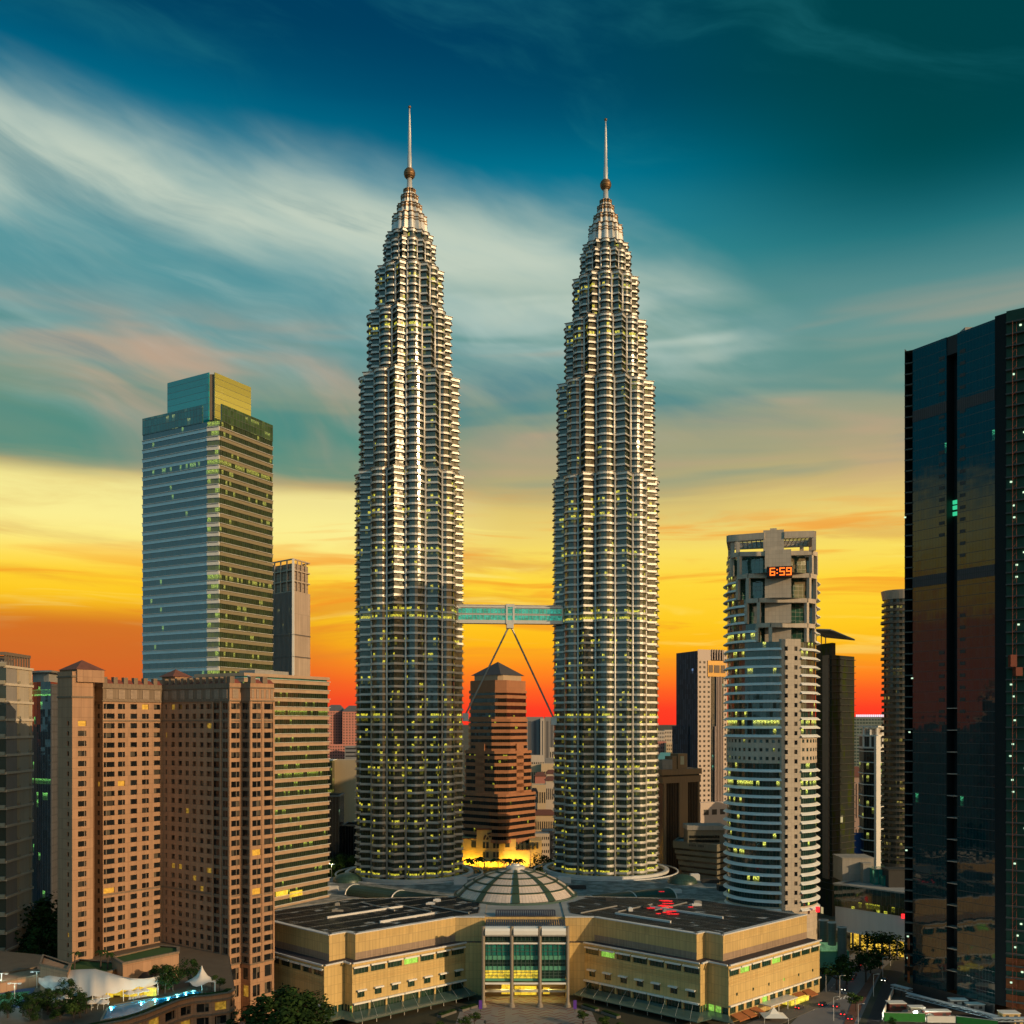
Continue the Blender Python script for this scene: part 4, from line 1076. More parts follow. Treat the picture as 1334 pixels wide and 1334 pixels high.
# ================================================================== right-hand side
STONE = wall('beige stone panels', (.48, .41, .33), .7, (1.6, 2.0), .78, .06, .08, .12)
def clock_tower():
    C = (122.0, 482.0); r = 20.3
    t = thing('office_tower', 'round banded office tower stepping up in stone frames to a red lit clock', 'office tower', (C[0], C[1], 0))
    GL = glass('round tower glass', (.003, .032, .028), (1.5, 3.95), .13, (.85, .85, .12), 1.3, .07, 1.9, .07, .02)
    GB = glass('tower reflecting glass', (.02, .08, .06), (2.2, 2.0), .0, (1, 1, 1), 0, .05, 2.0, .08, .03, vmull=.05)
    def ang(px):   # pixel -> angle from the side facing the camera
        return math.asin(max(-1, min(1, (px - 1007) / 57.5)))
    view = math.atan2(-C[1], -C[0])           # direction from the tower to the camera
    def pt(a, rr=r): w = view + a; return (C[0] + rr * math.cos(w), C[1] + rr * math.sin(w))
    def arc(a0, a1, rr=r, n=None):
        n = n or max(2, int(abs(a1 - a0) / R(5))); return [pt(a0 + (a1 - a0) * i / n, rr) for i in range(n + 1)]
    z0 = zat(836, 462); fh = 3.95
    lev = [(20.0, z0), (z0, zat(812, 464)), (zat(812, 464), zat(780, 466)), (zat(780, 466), zat(748, 468)), (zat(748, 468), zat(719, 470))]
    # angle (from facing) of the left end and right end of the opening cut out of each storey group
    cut = [None, (ang(990), ang(1058)), (ang(977), ang(1060)), (ang(966), ang(1061.5)), (ang(958), ang(1062))]
    glz, bands, fins, st = MB(), MB(), MB(), MB()
    for k, (za, zb) in enumerate(lev):
        if cut[k] is None:
            A = arc(-math.pi, math.pi, r, 72)[:-1]
            glz.walls(A, za, zb); st.cap(A, zb)
        else:
            a0, a1 = cut[k]
            A = arc(a1, 2 * math.pi + a0, r, 50)
            glz.walls(A, za, zb, False)
            # recessed wall across the opening
            inn = [pt(a0), pt(a0, r * .80), pt(a0 * .4, r * .62), pt(a1 * .5, r * .62), pt(a1, r * .82), pt(a1)]
            GBm = MB(); GBm.walls(inn, za, zb, False); GBm.build('recessed_glazing', GB, t)
            st.cap(arc(-math.pi, math.pi, r, 72)[:-1] if k < 4 else A + inn[1:-1], zb)
        n = max(1, round((zb - za) / fh)); h = (zb - za) / n
        spans = [(ang(1042), 2 * math.pi + ang(1019))] if cut[k] is None else [(cut[k][1], 2 * math.pi + cut[k][0])]
        if k == 4: spans = [(cut[k][1], 2 * math.pi + cut[k][0])]
        for i in range(n):
            z = za + i * h
            stone_rows = k == 0 and zat(990, 462) - 2 < z < zat(963, 462)
            for a0, a1 in spans:
                N = 44
                o, q, f = arc(a0, a1, r + .35, N), arc(a0, a1, r - .2, N), arc(a0, a1, r + 1.9, N)
                if stone_rows: bands.ring(o, q, z, z + 1.5, closed=False); bands.ring(o, q, z + 3.0, z + h, closed=False)
                else: bands.ring(o, q, z, z + 1.25, closed=False)
                if stone_rows:
                    for j in range(0, N):
                        bands.prism([lerp(o[j], o[j + 1], 0), lerp(o[j], o[j + 1], .5), lerp(q[j], q[j + 1], .5), lerp(q[j], q[j + 1], 0)], z + 1.5, z + 3.0)
                elif k < 4:
                    for j in range(N):     # drooping sunshade blades
                        b0, b1, d0, d1 = o[j], o[j + 1], f[j], f[j + 1]
                        fins.face([(*d0, z + .30), (*d1, z + .30), (*b1, z + 1.30), (*b0, z + 1.30)])
                        fins.face([(*b0, z + 1.05), (*b1, z + 1.05), (*d1, z + .02), (*d0, z + .02)])
                        fins.face([(*d0, z + .02), (*d1, z + .02), (*d1, z + .30), (*d0, z + .30)])
    glz.build('glazing', GL, t); bands.build('cladding', STONE, t); fins.build('sunshade', plain('pale blue grey blades', (.78, .80, .80), .5, .0), t); st.build('roof', ROOFG, t)
    # stone pier with small windows
    pw, wn = MB(), Wins()
    a, b = pt(ang(1019), r + .9), pt(ang(1042), r + .9)
    facade(pw, wn, a, b, 22, z0 - 1.0, 2, 28, .46, .46, .3, fws=[.34, .34]); pw.walls([a, b], 0, 22, False); pw.walls([a, b], z0 - 1, z0 + 1.2, False)
    pw.walls([b, pt(ang(1044), r - .5)], 0, z0 + 1.2, False); pw.walls([pt(ang(1017), r - .5), a], 0, z0 + 1.2, False)
    pw.cap([a, b, pt(ang(1044), r - .5), pt(ang(1017), r - .5)], z0 + 1.2)
    pw.build('pier', STONE, t); wn.build(HOTELGL, t, 'window', 60)
    bs = MB(); bs.lathe(C, [(r + .5, 0), (r + .5, 22)], 48); bs.build('base_wall', STONE, t)
    # stepped frames
    def frame(k, pxs, zlo, zhi, bt=2.0):
        f = MB(); n = len(pxs)
        P = [pt(ang(p), r + .5) for p in pxs]
        for i in range(n): 
            e = Vector(P[i]) - Vector(C); e.normalize(); f.obox(P[i], (-e.y, e.x), 1.5, 1.6, zlo, zhi - bt)
        for i in range(n - 1): f.strip(P[i], P[i + 1], -1.0, .9, zhi - bt, zhi)
        q0, q1 = pt(ang(pxs[0]), r * .72), pt(ang(pxs[-1]), r * .72)
        f.strip(q0, P[0], -.8, .8, zhi - bt, zhi - .03); f.strip(P[-1], q1, -.8, .8, zhi - bt, zhi - .03)
        f.build('frame', STONE, t)
    frame(0, (990, 1006, 1050, 1059), lev[1][0], lev[1][1])
    frame(1, (977, 992, 1050, 1060), lev[2][0], lev[2][1])
    frame(2, (966, 979, 1053, 1061), lev[3][0], lev[3][1])
    frame(3, (958, 968, 1056, 1062), lev[4][0], lev[4][1])
    # core
    co = MB()
    e = Vector((math.cos(view), math.sin(view))); s = Vector((-e.y, e.x))
    def P(u, w): q = Vector(C) + s * u + e * w; return (q.x, q.y)
    def pu(px, D): return (px - 1007) / F * D
    u0, u1 = pu(999, 470), pu(1032, 470)
    co.prism([P(u0, -8), P(u0, 15.5), P(u1, 15.5), P(u1, -8)][::-1] if False else [P(u0, 15.5), P(u1, 15.5), P(u1, -8), P(u0, -8)], lev[1][0], zat(716, 466))
    u0b, u1b = pu(997, 470), pu(1023, 470)
    zt = zat(690, 468)
    co.prism([P(u0b, 13.5), P(u1b, 13.5), P(u1b, -9), P(u0b, -9)], zat(716, 466), zt)
    co.prism([P(u0b + 3, 8), P(u0b + 6, 8), P(u0b + 6, 4), P(u0b + 3, 4)], zt, zt + 1.8)
    co.build('core', STONE, t)
    # open crown: ring beam on posts with a lattice roof
    tp = MB(); zb = zat(719, 470); ztp = zat(694, 470)
    L0, L1, R0_, R1_ = P(pu(953, 475), 10), P(pu(999, 475), 13), P(pu(1023, 475), 13), P(pu(1060, 475), 11.5)
    bl, br = P(pu(953, 480), -12), P(pu(1058, 480), -12)
    for a, b in ((L0, L1), (R0_, R1_), (bl, L0), (R1_, br), (br, bl)): tp.strip(a, b, -1.3, 1.0, ztp - 3.0, ztp)
    for q in (P(pu(958, 475), 9), P(pu(965, 475), 10.6), R1_, P(pu(1046, 480), -8), bl, br): tp.obox(q, tuple(s), 1.8, 1.8, zb, ztp - 3.0)
    tp.build('crown_frame', STONE, t)
    lt = MB()
    for i in range(9):
        a, b = lerp(L0, L1, i / 8), lerp(bl, br, i / 8 * .45); lt.tube((*a, ztp - 2), (*b, ztp - 2.4), .22, None, 5)
        a, b = lerp(R0_, R1_, i / 8), lerp(bl, br, .6 + i / 8 * .4); lt.tube((*a, ztp - 2), (*b, ztp - 2.4), .22, None, 5)
    for i in range(1, 6):
        a, b = lerp(L0, bl, i / 6), lerp(L1, P(u0b, -9), i / 6); lt.tube((*a, ztp - 2.2), (*b, ztp - 2.2), .22, None, 5)
        a, b = lerp(R1_, br, i / 6), lerp(R0_, P(u1b, -9), i / 6); lt.tube((*a, ztp - 2.2), (*b, ztp - 2.2), .22, None, 5)
    lt.build('lattice', STEEL_DULL, t)
    # clock reading 6:59 in seven-segment digits
    ck = bpy.data.objects.new('clock', None); COL.objects.link(ck); ck.parent = t; ck.location = (0, 0, 0)
    cu, cz, hw, hh, w0 = pu(1017.5, 466), zat(746.3, 466), 5.6, 2.35, 19.8
    b = MB(); b.prism([P(cu - hw, w0), P(cu + hw, w0), P(cu + hw, 15.3), P(cu - hw, 15.3)], cz - hh, cz + hh)
    b.build('clock_case', plain('clock case', (.035, .004, .002), .5), ck)
    DG = glow('clock digits', (1.0, .15, .012), 2.3)
    seg = {'6': 'acdefg', '5': 'acdfg', '9': 'abcdfg'}
    def digit(ch, u, z, w, h, th):
        m = MB()
        def bar(a, b_, c, d): m.prism([P(a, w0 + .22), P(b_, w0 + .22), P(b_, w0 + .02), P(a, w0 + .02)], c, d)
        for g in seg[ch]:
            if g == 'a': bar(u, u + w, z + h - th, z + h)
            if g == 'd': bar(u, u + w, z, z + th)
            if g == 'g': bar(u, u + w, z + h / 2 - th / 2, z + h / 2 + th / 2)
            if g == 'f': bar(u, u + th, z + h / 2 + th / 2, z + h - th)
            if g == 'e': bar(u, u + th, z + th, z + h / 2 - th / 2)
            if g == 'b': bar(u + w - th, u + w, z + h / 2 + th / 2, z + h - th)
            if g == 'c': bar(u + w - th, u + w, z + th, z + h / 2 - th / 2)
        m.build('digit', DG, ck)
    for ch, u in (('6', -4.3), ('5', -.05), ('9', 2.85)): digit(ch, cu + u, cz - 1.75, 2.35, 3.5, .48)
    m = MB()
    for z in (-.9, .6): m.prism([P(cu - 1.35, w0 + .22), P(cu - .8, w0 + .22), P(cu - .8, w0 + .02), P(cu - 1.35, w0 + .02)], cz + z, cz + z + .5)
    m.build('colon', DG, ck)
    m = MB(); q = at(1064, 1184, 465); m.box(q.x - .8, q.x + .8, q.y - 2, q.y - 1, q.z - 1.2, q.z + 1.2); m.build('red_lamp', glow('red lamp', (1, .02, .03), 1.4), t)
clock_tower()

def dark_tower():
    A, B = (kx(1190) * 398, 398.0), (kx(1300) * 367, 367.0); zt = zat(452, 398)
    d = (Vector(B) - Vector(A)).normalized(); n = Vector((d.y, -d.x))
    t = thing('glass_tower', 'very tall dark glass tower under construction with two sky slots, at the frame edge', 'glass tower', ((A[0] + B[0]) / 2, 385, 0))
    DG = glass('dark teal curtain wall', (.0005, .026, .034), (1.3, 3.9), .0008, (.1, .7, .3), .5, .04, 1.68, .035, .013, (.004, .02, .028), tintvar=.3, vmull=.05, pane=.25, lws=(.10, .42))
    z0 = 4.0
    def on(px): return walk(A, d, px)
    m1, m2 = on(1233), on(1247)
    for a, b in ((on(1189), m1), (m2, on(1296))):
        g = MB(); g.walls([a, b], z0, zt - 1.0, False); go = g.build('curtain_wall', DG, t)
    # recessed slot
    dep = -n * 4.5
    q1, q2 = (m1[0] + dep.x, m1[1] + dep.y), (m2[0] + dep.x, m2[1] + dep.y)
    s = MB(); s.walls([m1, q1, q2, m2], z0, zt - 6, False); s.build('slot_wall', plain('black slot', (.008, .010, .012), .6), t)
    s = MB(); s.strip(m1, m2, -4.4, -.25, zt - 8, zt - 1.05); s.build('slot_head', bpy.data.materials['black slot'], t)
    for k in range(13):
        z = 12 + k * 8.2; s = MB(); s.strip(m1, m2, -3.8, -.2, z, z + .3); s.build('slot_floor', STEEL_DULL, t)
    for z in (zat(655, 388), zat(662, 388), zat(670, 388)):
        s = MB(); s.strip(m1, m2, -4.2, -3.6, z - .8, z + .6); s.build('slot_light', glow('green work light', (.05, .75, .35), .8), t)
    # mechanical floor louvre bands and open vents
    bandm = wall('grey louvre band', (.05, .045, .05), .6, (.9, 40), .5, .15, .1, .1)
    for a, b, pz in ((on(1189), m1, 537), (m2, on(1296), 521), (on(1189), m1, 756), (m2, on(1296), 746)):
        z = zat(pz, (a[1] + b[1]) / 2); m = MB(); m.strip(a, b, -.05, .12, z - 2.1, z + 2.1); m.build('louvre_band', bandm, t)
    for px, lst in ((1227, [z for z in range(0, 7)] + [z for z in range(8, 16)] + list(range(25, 32))), (1254, list(range(0, 6)) + list(range(7, 18)) + list(range(22, 31)))):
        for k in lst:
            a, b = on(px - 3.6), on(px + 3.6); z = zt - 9 - k * 4.45
            m = MB(); m.strip(a, b, -.05, .10, z, z + 1.3); m.build('vent', DARK, t)
    # left end: open construction floors behind green netting
    L = walk(A, (-.80, .60), 1178.5); a0 = on(1189)
    o = MB(); fl = 58
    net = plain('green safety net', (.010, .055, .035), .8, 0, .4, .3)
    o.walls([(L[0] + 2, L[1] + 2), (a0[0] - .5, a0[1] + 3)], z0, zt - 3, False); o.build('end_wall', net, t)
    o = MB()
    for k in range(fl):
        z = z0 + 2 + k * (zt - 8) / fl; o.strip(L, a0, -2.5, .3, z, z + .45)
    o.build('floor_slab', plain('slab edge', (.07, .075, .07), .8), t)
    lights = glow('site lamp', (.70, 1.0, .70), 1.0); rnd = random.Random(4)
    for k in range(fl):
        if rnd.random() < .14:
            z = z0 + 5 + k * (zt - 8) / fl; q = lerp(L, a0, rnd.random()); o = MB(); o.box(q[0] - .3, q[0] + .3, q[1] - .3, q[1] + .3, z, z + .5); o.build('site_lamp', lights, t)
    # right end beyond the second corner: dark strip, hoist mast and open green floors
    e0 = on(1296); e1 = walk(e0, (.62, -.78), 1311); e2 = walk(e1, (.80, -.60), 1345)
    s = MB(); s.walls([e0, e1], z0, zt, False); s.build('dark_strip', plain('dark return wall', (.004, .007, .009), .95), t)
    s = MB(); s.walls([e1, e2], z0, zt + .5, False); s.build('end_wall', net, t)
    o = MB()
    for k in range(fl):
        z = z0 + 2 + k * (zt - 6) / fl; o.strip(e1, e2, -.2, 1.3, z, z + .5)
    o.build('floor_slab', bpy.data.materials['slab edge'], t)
    for k in range(fl):
        if rnd.random() < .45:
            z = z0 + 4.5 + k * (zt - 6) / fl; q = lerp(e1, e2, .1 + .6 * rnd.random()); o = MB(); o.box(q[0] - .3, q[0] + .3, q[1] - 1.2, q[1] - .7, z, z + .55); o.build('site_lamp', lights, t)
    h = MB(); q = lerp(e1, e2, .22)
    for dx in (-.7, .7):
        h.tube((q[0] + dx, q[1] - 1.8, 0), (q[0] + dx, q[1] - 1.8, zt - 4), .09, None, 5)
    for k in range(80):
        z = 2 + k * 3.0; h.tube((q[0] - .7, q[1] - 1.8, z), (q[0] + .7, q[1] - 1.8, z + 1.5), .055, None, 4)
    h.build('hoist_mast', plain('rust red steel', (.16, .03, .015), .7), t)
    c = MB(); z = zat(862, q[1]); c.box(q[0] - 2.4, q[0] - .2, q[1] - 4.0, q[1] - 2.0, z - 2, z + 2.2); c.box(q[0] - .6, q[0] + 1.8, q[1] - 4.0, q[1] - 2.0, z - 5.2, z - 2.2); c.build('hoist_cage', plain('orange red cage', (.14, .022, .008), .7), t)
    # orange lower hoarding storeys
    orr = plain('orange scaffold mesh', (.22, .055, .012), .8, 0, .4, .5)
    for a, b in (((L[0] + 1.2, L[1] - 1.0), (a0[0] - 1.2, a0[1] - 1.0)), (e1, e2)):
        for k in range(3): m = MB(); m.strip(a, b, .35, .5, 4 + k * 6.5, 8.6 + k * 6.5); m.build('scaffold_mesh', orr, t)
    # solid back
    bk = [L, (L[0] + 14, L[1] + 24), (e2[0] + 30, e2[1] + 26), e2]
    m = MB(); m.walls([e2, (e2[0] + 30, e2[1] + 26), (L[0] + 20, L[1] + 26), L], z0, zt, False); m.build('rear_wall', plain('rear wall', (.02, .025, .03), .5), t)
    m = MB(); m.cap([L, a0, m1, q1, q2, m2, e0, e1, e2, (e2[0] + 30, e2[1] + 26), (L[0] + 20, L[1] + 26)], zt - 1.0); m.build('roof', ROOFG, t)
    m = MB(); p = on(1262); m.box(p[0], p[0] + 6, p[1] + 3, p[1] + 8, zt - 1, zt + .8); m.build('plant_box', CONC, t)
    # base storey columns and a lit ribbon reflected low down: lobby strip light
    m = MB(); m.walls([on(1189), on(1296)], 0, z0, False); m.build('base_wall', DARK, t)
dark_tower()

def green_tower():
    t = thing('residential_tower', 'dark ivy covered tower with a tilted lattice canopy behind the clock tower', 'residential tower', (kx(1088) * 560, 560, 0))
    L, M_, Rr = (kx(1056) * 575, 575.0), (kx(1084) * 556, 556.0), (kx(1113) * 572, 572.0)
    zt, z2 = zat(838, 560), zat(853, 556)
    poly = [L, M_, Rr, (Rr[0] - 4, Rr[1] + 26), (L[0], L[1] + 24)]
    def gm():
        m, nt, b = newmat('creeper and glass'); u = uvn(nt); ux, uy, _ = sep(u)
        n = noise(vec(nt, ux * .22, uy * .05, 0.0), 1.0, 5.0, .65)
        iv = smooth(.50, .62, n)
        k = white(vec(nt, (ux / 2.4).floor(), (uy / 3.6).floor(), 0.0))
        put(nt, b.inputs['Base Color'], mix(nt, iv, (.02, .028, .026), (.035, .050, .008)))
        put(nt, b.inputs['Roughness'], .5 + iv * .4); b.inputs['IOR'].default_value = 1.25
        put(nt, b.inputs['Emission Strength'], k.lt(.006) * .5); b.inputs['Emission Color'].default_value = (1, .8, .4, 1)
        return m
    g = MB(); g.walls(poly, 0, z2); g.cap(poly, z2); g.build('glazing', gm(), t)
    c = MB(); pl = [lerp(L, M_, .0), lerp(L, M_, 1), lerp(M_, Rr, .15), (M_[0] + 2, M_[1] + 24), (L[0], L[1] + 22)]
    c.walls(pl, z2, zt); c.cap(pl, zt); c.build('upper_core', gm(), t)
    f = MB()
    for k in range(36):
        z = 14 + k * 3.6
        if z > z2: break
        f.ring(offset(poly, .8), offset(poly, -.1), z, z + .25)
    f.build('floor_slab', plain('thin dark slabs', (.05, .05, .045), .7), t)
    s = MB(); a, b = lerp(M_, Rr, .15), lerp(M_, Rr, .38); s.strip(lerp(L, M_, .62), lerp(L, M_, .9), .0, .9, 20, z2); s.build('lift_shaft', wall('brown shaft', (.20, .14, .10), .8, (3, 3.6), .8), t)
    # canopy
    cz = zat(829, 556); cn = MB()
    A, B, Cc, D_ = (kx(1050) * 552, 552, cz + 3.6), (kx(1082) * 546, 546, cz + 2.6), (kx(1113) * 552, 552, zat(833.5, 552)), (kx(1075) * 590, 590, cz + 2.5)
    cn.face([A, B, Cc, D_]); cn.face([(p[0], p[1], p[2] - .12) for p in (D_, Cc, B, A)])
    for p, q in ((A, B), (B, Cc), (Cc, D_), (D_, A)): cn.tube(p, q, .45, None, 6)
    for i in range(1, 10):
        cn.tube(tuple(lerp(A, B, i / 10)), tuple(lerp(D_, Cc, i / 10)), .3, None, 5)
    cn.build('canopy', STEEL_DULL, t)
    for p in ((M_[0] - 2, M_[1] + 5), (L[0] + 4, L[1] + 3), (M_[0] - 1, M_[1] + 16)):
        m = MB(); m.tube((*p, zt), (*p, cz + 2.5), .3); m.build('canopy_post', STEEL_DULL, t)
    m = MB(); m.tube((kx(1064) * 555, 555, cz + 3), (kx(1064) * 555, 555, zat(822.5, 555)), .15); m.tube((kx(1064) * 555, 555, zat(822.5, 555)), (kx(1078) * 555, 555, zat(822, 555)), .25); m.build('antenna', STEEL_DULL, t)
green_tower()

def balcony_tower():
    C = (kx(1172) * 535, 535.0); r = 9.0
    t = thing('residential_tower', 'slim grey residential tower with curved balconies beside the dark glass tower', 'residential tower', (C[0], C[1], 0))
    zt = zat(782, 535)
    g = MB(); g.lathe(C, [(r - 1.2, 0), (r - 1.2, zt)], 32); g.build('glazing', glass('balcony glass', (.02, .03, .028), (2.0, 3.6), .10, (1, .75, .15), .35, .12, 1.6, .12), t)
    n = 52
    f, rl = MB(), MB()
    for k in range(n):
        z = 6 + k * (zt - 6) / n; w = r if k % 6 else r + .5
        f.lathe(C, [(w - 1.3, z), (w, z), (w, z + .45), (w - 1.3, z + .45)], 32)
        rl.lathe(C, [(w - .1, z + .45), (w - .1, z + 1.4)], 32)
    f.build('floor_slab', wall('grey balcony slab', (.12, .10, .08), .8, None), t); rl.build('balcony_rail', plain('grey rail', (.08, .075, .065), .4), t)
    c = MB(); c.lathe(C, [(r - .5, zt), (r + .3, zt + 4.5), (r - .2, zt + 4.7), (r - 1.5, zt + .2)], 32); c.build('crown_ring', STEEL_DULL, t)
    c = MB(); c.cap([(C[0] + (r - .7) * math.cos(i * .2618), C[1] + (r - .7) * math.sin(i * .2618)) for i in range(24)], zt + .2); c.build('roof', ROOFG, t)
balcony_tower()

def white_tower():
    L, C, Rr = (kx(881) * 830, 830.0), (kx(909) * 800, 800.0), (kx(951) * 812, 812.0); zt = zat(846, 800)
    t = thing('office_tower', 'tall pale punched window tower with dark fluted centre and left flank', 'office tower', (C[0], C[1], 0))
    poly = [L, C, Rr, (Rr[0] - 5, Rr[1] + 34), (L[0] + 6, L[1] + 30)]
    W, wn = MB(), Wins()
    cw = wall('white concrete', (.52, .43, .37), .75, None, 1, 0, .06, .08)
    d = lambda u: lerp(C, Rr, u)
    zl = zat(946, 800)
    facade(W, wn, d(0), d(.40), 0, zt - 8, 3, 40, .48, .46, .4); W.walls([d(0), d(.40)], zt - 8, zt, False)
    facade(W, wn, d(.80), d(1), 0, zt - 2, 2, 41, .48, .46, .4); W.walls([d(.80), d(1)], zt - 2, zt, False)
    W.build('wall', cw, t); wn.build(plain('dark window', (.03, .026, .024), .3), t, 'window', 40)
    s = MB(); s.walls([d(.40), d(.80)], 0, zt - 20, False); s.walls([d(.40), d(.80)], zt - 2, zt, False); s.build('slot_wall', glass('dark slot glass', (.01, .018, .024), (1.2, 4.0), .04, (.2, .8, .5), .5, .1, 1.8), t)
    pn = MB(); pn.strip(d(.30), d(.86), -.05, .5, zt - 21, zt - 8.5); pn.build('sign_panel', plain('bronze sign panel', (.30, .17, .03), .35, .4), t)
    for u0, u1 in ((.33, .45), (.49, .66), (.70, .83)):
        m = MB(); m.strip(d(u0), d(u1), .48, .75, zt - 18, zt - 12); m.build('sign_emblem', plain('dark emblem', (.08, .04, .01), .5), t)
    for k in range(6):
        u = .50 + k * .048; m = MB(); m.strip(d(u), d(u + .020), -.1, 1.4, 20, zt - 21 if k not in (0, 5) else zt - 60); m.build('fin', plain('pink grey fin', (.34, .27, .25), .6) if not bpy.data.materials.get('pink grey fin') else bpy.data.materials['pink grey fin'], t)
    for k in range(5):
        u = .42 + k * .08; m = MB(); m.strip(d(u), d(u + .03), -.1, .7, zt - 8, zt + .4); m.build('fin', bpy.data.materials['pink grey fin'], t)
    fl = MB(); fl.walls([L, C], 0, zt - 1, False); fl.build('side_wall', glass('slate flank', (.05, .075, .11), (2.6, 4.0), .002, (.4, .6, 1), .6, .25, 1.2, .5, .01, (.05, .05, .055)), t)
    fl = MB(); fl.prism([(L[0] - 3, L[1] + 2), (lerp(L, C, .55)[0], lerp(L, C, .55)[1] - 2), lerp(L, C, .56), (L[0], L[1] + 8)], 0, zl); fl.build('side_wing', bpy.data.materials['slate flank'], t)
    m = MB(); m.walls([Rr, poly[3], poly[4], L], 0, zt - 1, False); m.cap(poly, zt - 1); m.build('roof', ROOFG, t)
    b = MB(); b.strip(d(-.05), d(1.05), -1, 6, 0, zat(1045, 800)); b.build('podium_block', cw, t)
    for k in range(4):
        m = MB(); m.strip(d(.05 + k * .25), d(.2 + k * .25), 5.9, 6.1, zat(1062, 794), zat(1055, 794)); m.build('podium_window', DARK, t)
white_tower()

def brown_block():
    L, C, Rr = (kx(852) * 640, 640.0), (kx(864) * 622, 622.0), (kx(910.5) * 640, 640.0); zt = zat(1012, 622)
    t = thing('office_block', 'dark brown mullioned office block with tan corner piers, right of the twin tower', 'office block', (C[0], C[1], 0))
    poly = [L, C, Rr, (Rr[0] - 8, Rr[1] + 24), (L[0] - 4, L[1] + 24)]
    g = MB(); g.walls(poly, 0, zt); g.build('glazing', glass('bronze glass', (.022, .016, .010), (1.2, 60), .0, (.9, .8, .1), .5, .38, 1.6, .25, .005, (.055, .035, .02)), t)
    tn = wall('tan piers', (.30, .19, .10), .75, None)
    m = MB(); m.ring(offset(poly, .9), offset(poly, -1), zt - 4, zt); m.ring(offset(poly, 1.5), offset(poly, -1), zt + 1.0, zt + 4.4); m.build('cornice', tn, t)
    m = MB(); m.prism(offset(poly, .2), zt, zt + 1.0); m.prism(offset(poly, .3), zt + 4.4 - .6, zt + 4.3); m.build('shadow_gap', DARK, t)
    d = lambda u: lerp(C, Rr, u)
    for u0, u1 in ((0, .06), (.42, .66), (.96, 1.0)):
        m = MB(); m.strip(d(u0), d(u1), -.2, .8, 0, zt - 4); m.build('pier', tn, t)
    k = 0.08
    lv = MB()
    while k < .95:
        if not .40 < k < .67: lv.strip(d(k), d(k + .012), 0, .5, 0, zt - 4)
        k += .045
    lv.build('louvre', plain('brown mullion', (.10, .06, .035), .6), t)
    for u0, u1, h in ((.02, .3, 6), (.30, .42, 8), (.45, .72, 9.5)):
        m = MB(); a, b = d(u0), d(u1); m.strip(a, b, -8, -1.5, zt + 4.3, zt + 4.3 + h); m.build('plant_room', tn if h > 7 else CONC, t)
    m = MB(); m.strip(d(.52), d(.62), -1.5, -1.3, zt + 7, zt + 12.2); m.build('plant_window', plain('pale panel', (.5, .5, .35), .5), t)
brown_block()

def inverted_block():
    L, C, Rr = (kx(877) * 598, 598.0), (kx(934) * 580, 580.0), (kx(956) * 596, 596.0); zt = zat(1102, 590); zb = 8.0
    t = thing('office_block', 'low grey banded block widening upward like steps, in front of the brown block', 'office block', (C[0], C[1], 0))
    gr = wall('grey painted concrete', (.16, .15, .115), .8, None, 1, 0, .1, .2)
    n = 8; h = (zt - zb) / n
    cl = MB(); gl = MB()
    for k in range(n):
        s = (n - 1 - k) * 1.0
        P = [(L[0] + s, L[1] + 1), C, Rr, (Rr[0], Rr[1] + 18), (L[0] + s + 6, L[1] + 20)]
        z = zb + k * h; hb = h * .62 if k < n - 1 else h * 1.2
        cl.ring(P, offset(P, -1.5), z + h * .38, z + h * .38 + hb); gl.walls(offset(P, -.9), z, z + h * .5)
    cl.build('cladding', gr, t); gl.build('glazing', plain('dark ribbon glass', (.014, .015, .013), .2), t)
    P = [(L[0], L[1] + 1), C, Rr, (Rr[0], Rr[1] + 18), (L[0] + 6, L[1] + 20)]
    r = MB(); r.cap(offset(P, -.5), zt + 1); r.cap(offset(P, -.2), zb, False); r.build('roof', ROOFG, t)
    r = MB(); r.walls(offset(P, -8), 0, zb); r.build('base_wall', CONC, t)
    a, b = walk((0, 592), (1, 0), 896), walk((0, 592), (1, 0), 944)
    m = MB(); m.box(a[0], b[0], 592, 606, zt + 1, zt + 9); m.build('upper_wall', gr, t)
    for z in (zt + 1.8, zt + 4.2):
        m = MB(); m.box(a[0] + 1, b[0] - 3, 591.7, 592.2, z, z + 1.6); m.build('window', bpy.data.materials['dark ribbon glass'], t)
    m = MB(); m.box(a[0] - .5, b[0] + .4, 591, 606.5, zt + 9, zt + 11.6); m.build('parapet', CONC, t)
    # faint lettering along the top band
    for (px, w) in ((899, 9), (911, 8)):
        q = walk(L, Vector(C) - Vector(L), px); q2 = walk(L, Vector(C) - Vector(L), px + w)
        k = 0
        while k < w - 1:
            u = walk(L, Vector(C) - Vector(L), px + k); v = walk(L, Vector(C) - Vector(L), px + k + 1.2)
            m = MB(); m.strip(u, v, .95, 1.1, zt - .1, zt + 1.0); m.build('sign_letter', DARK, t); k += 1.9
inverted_block()

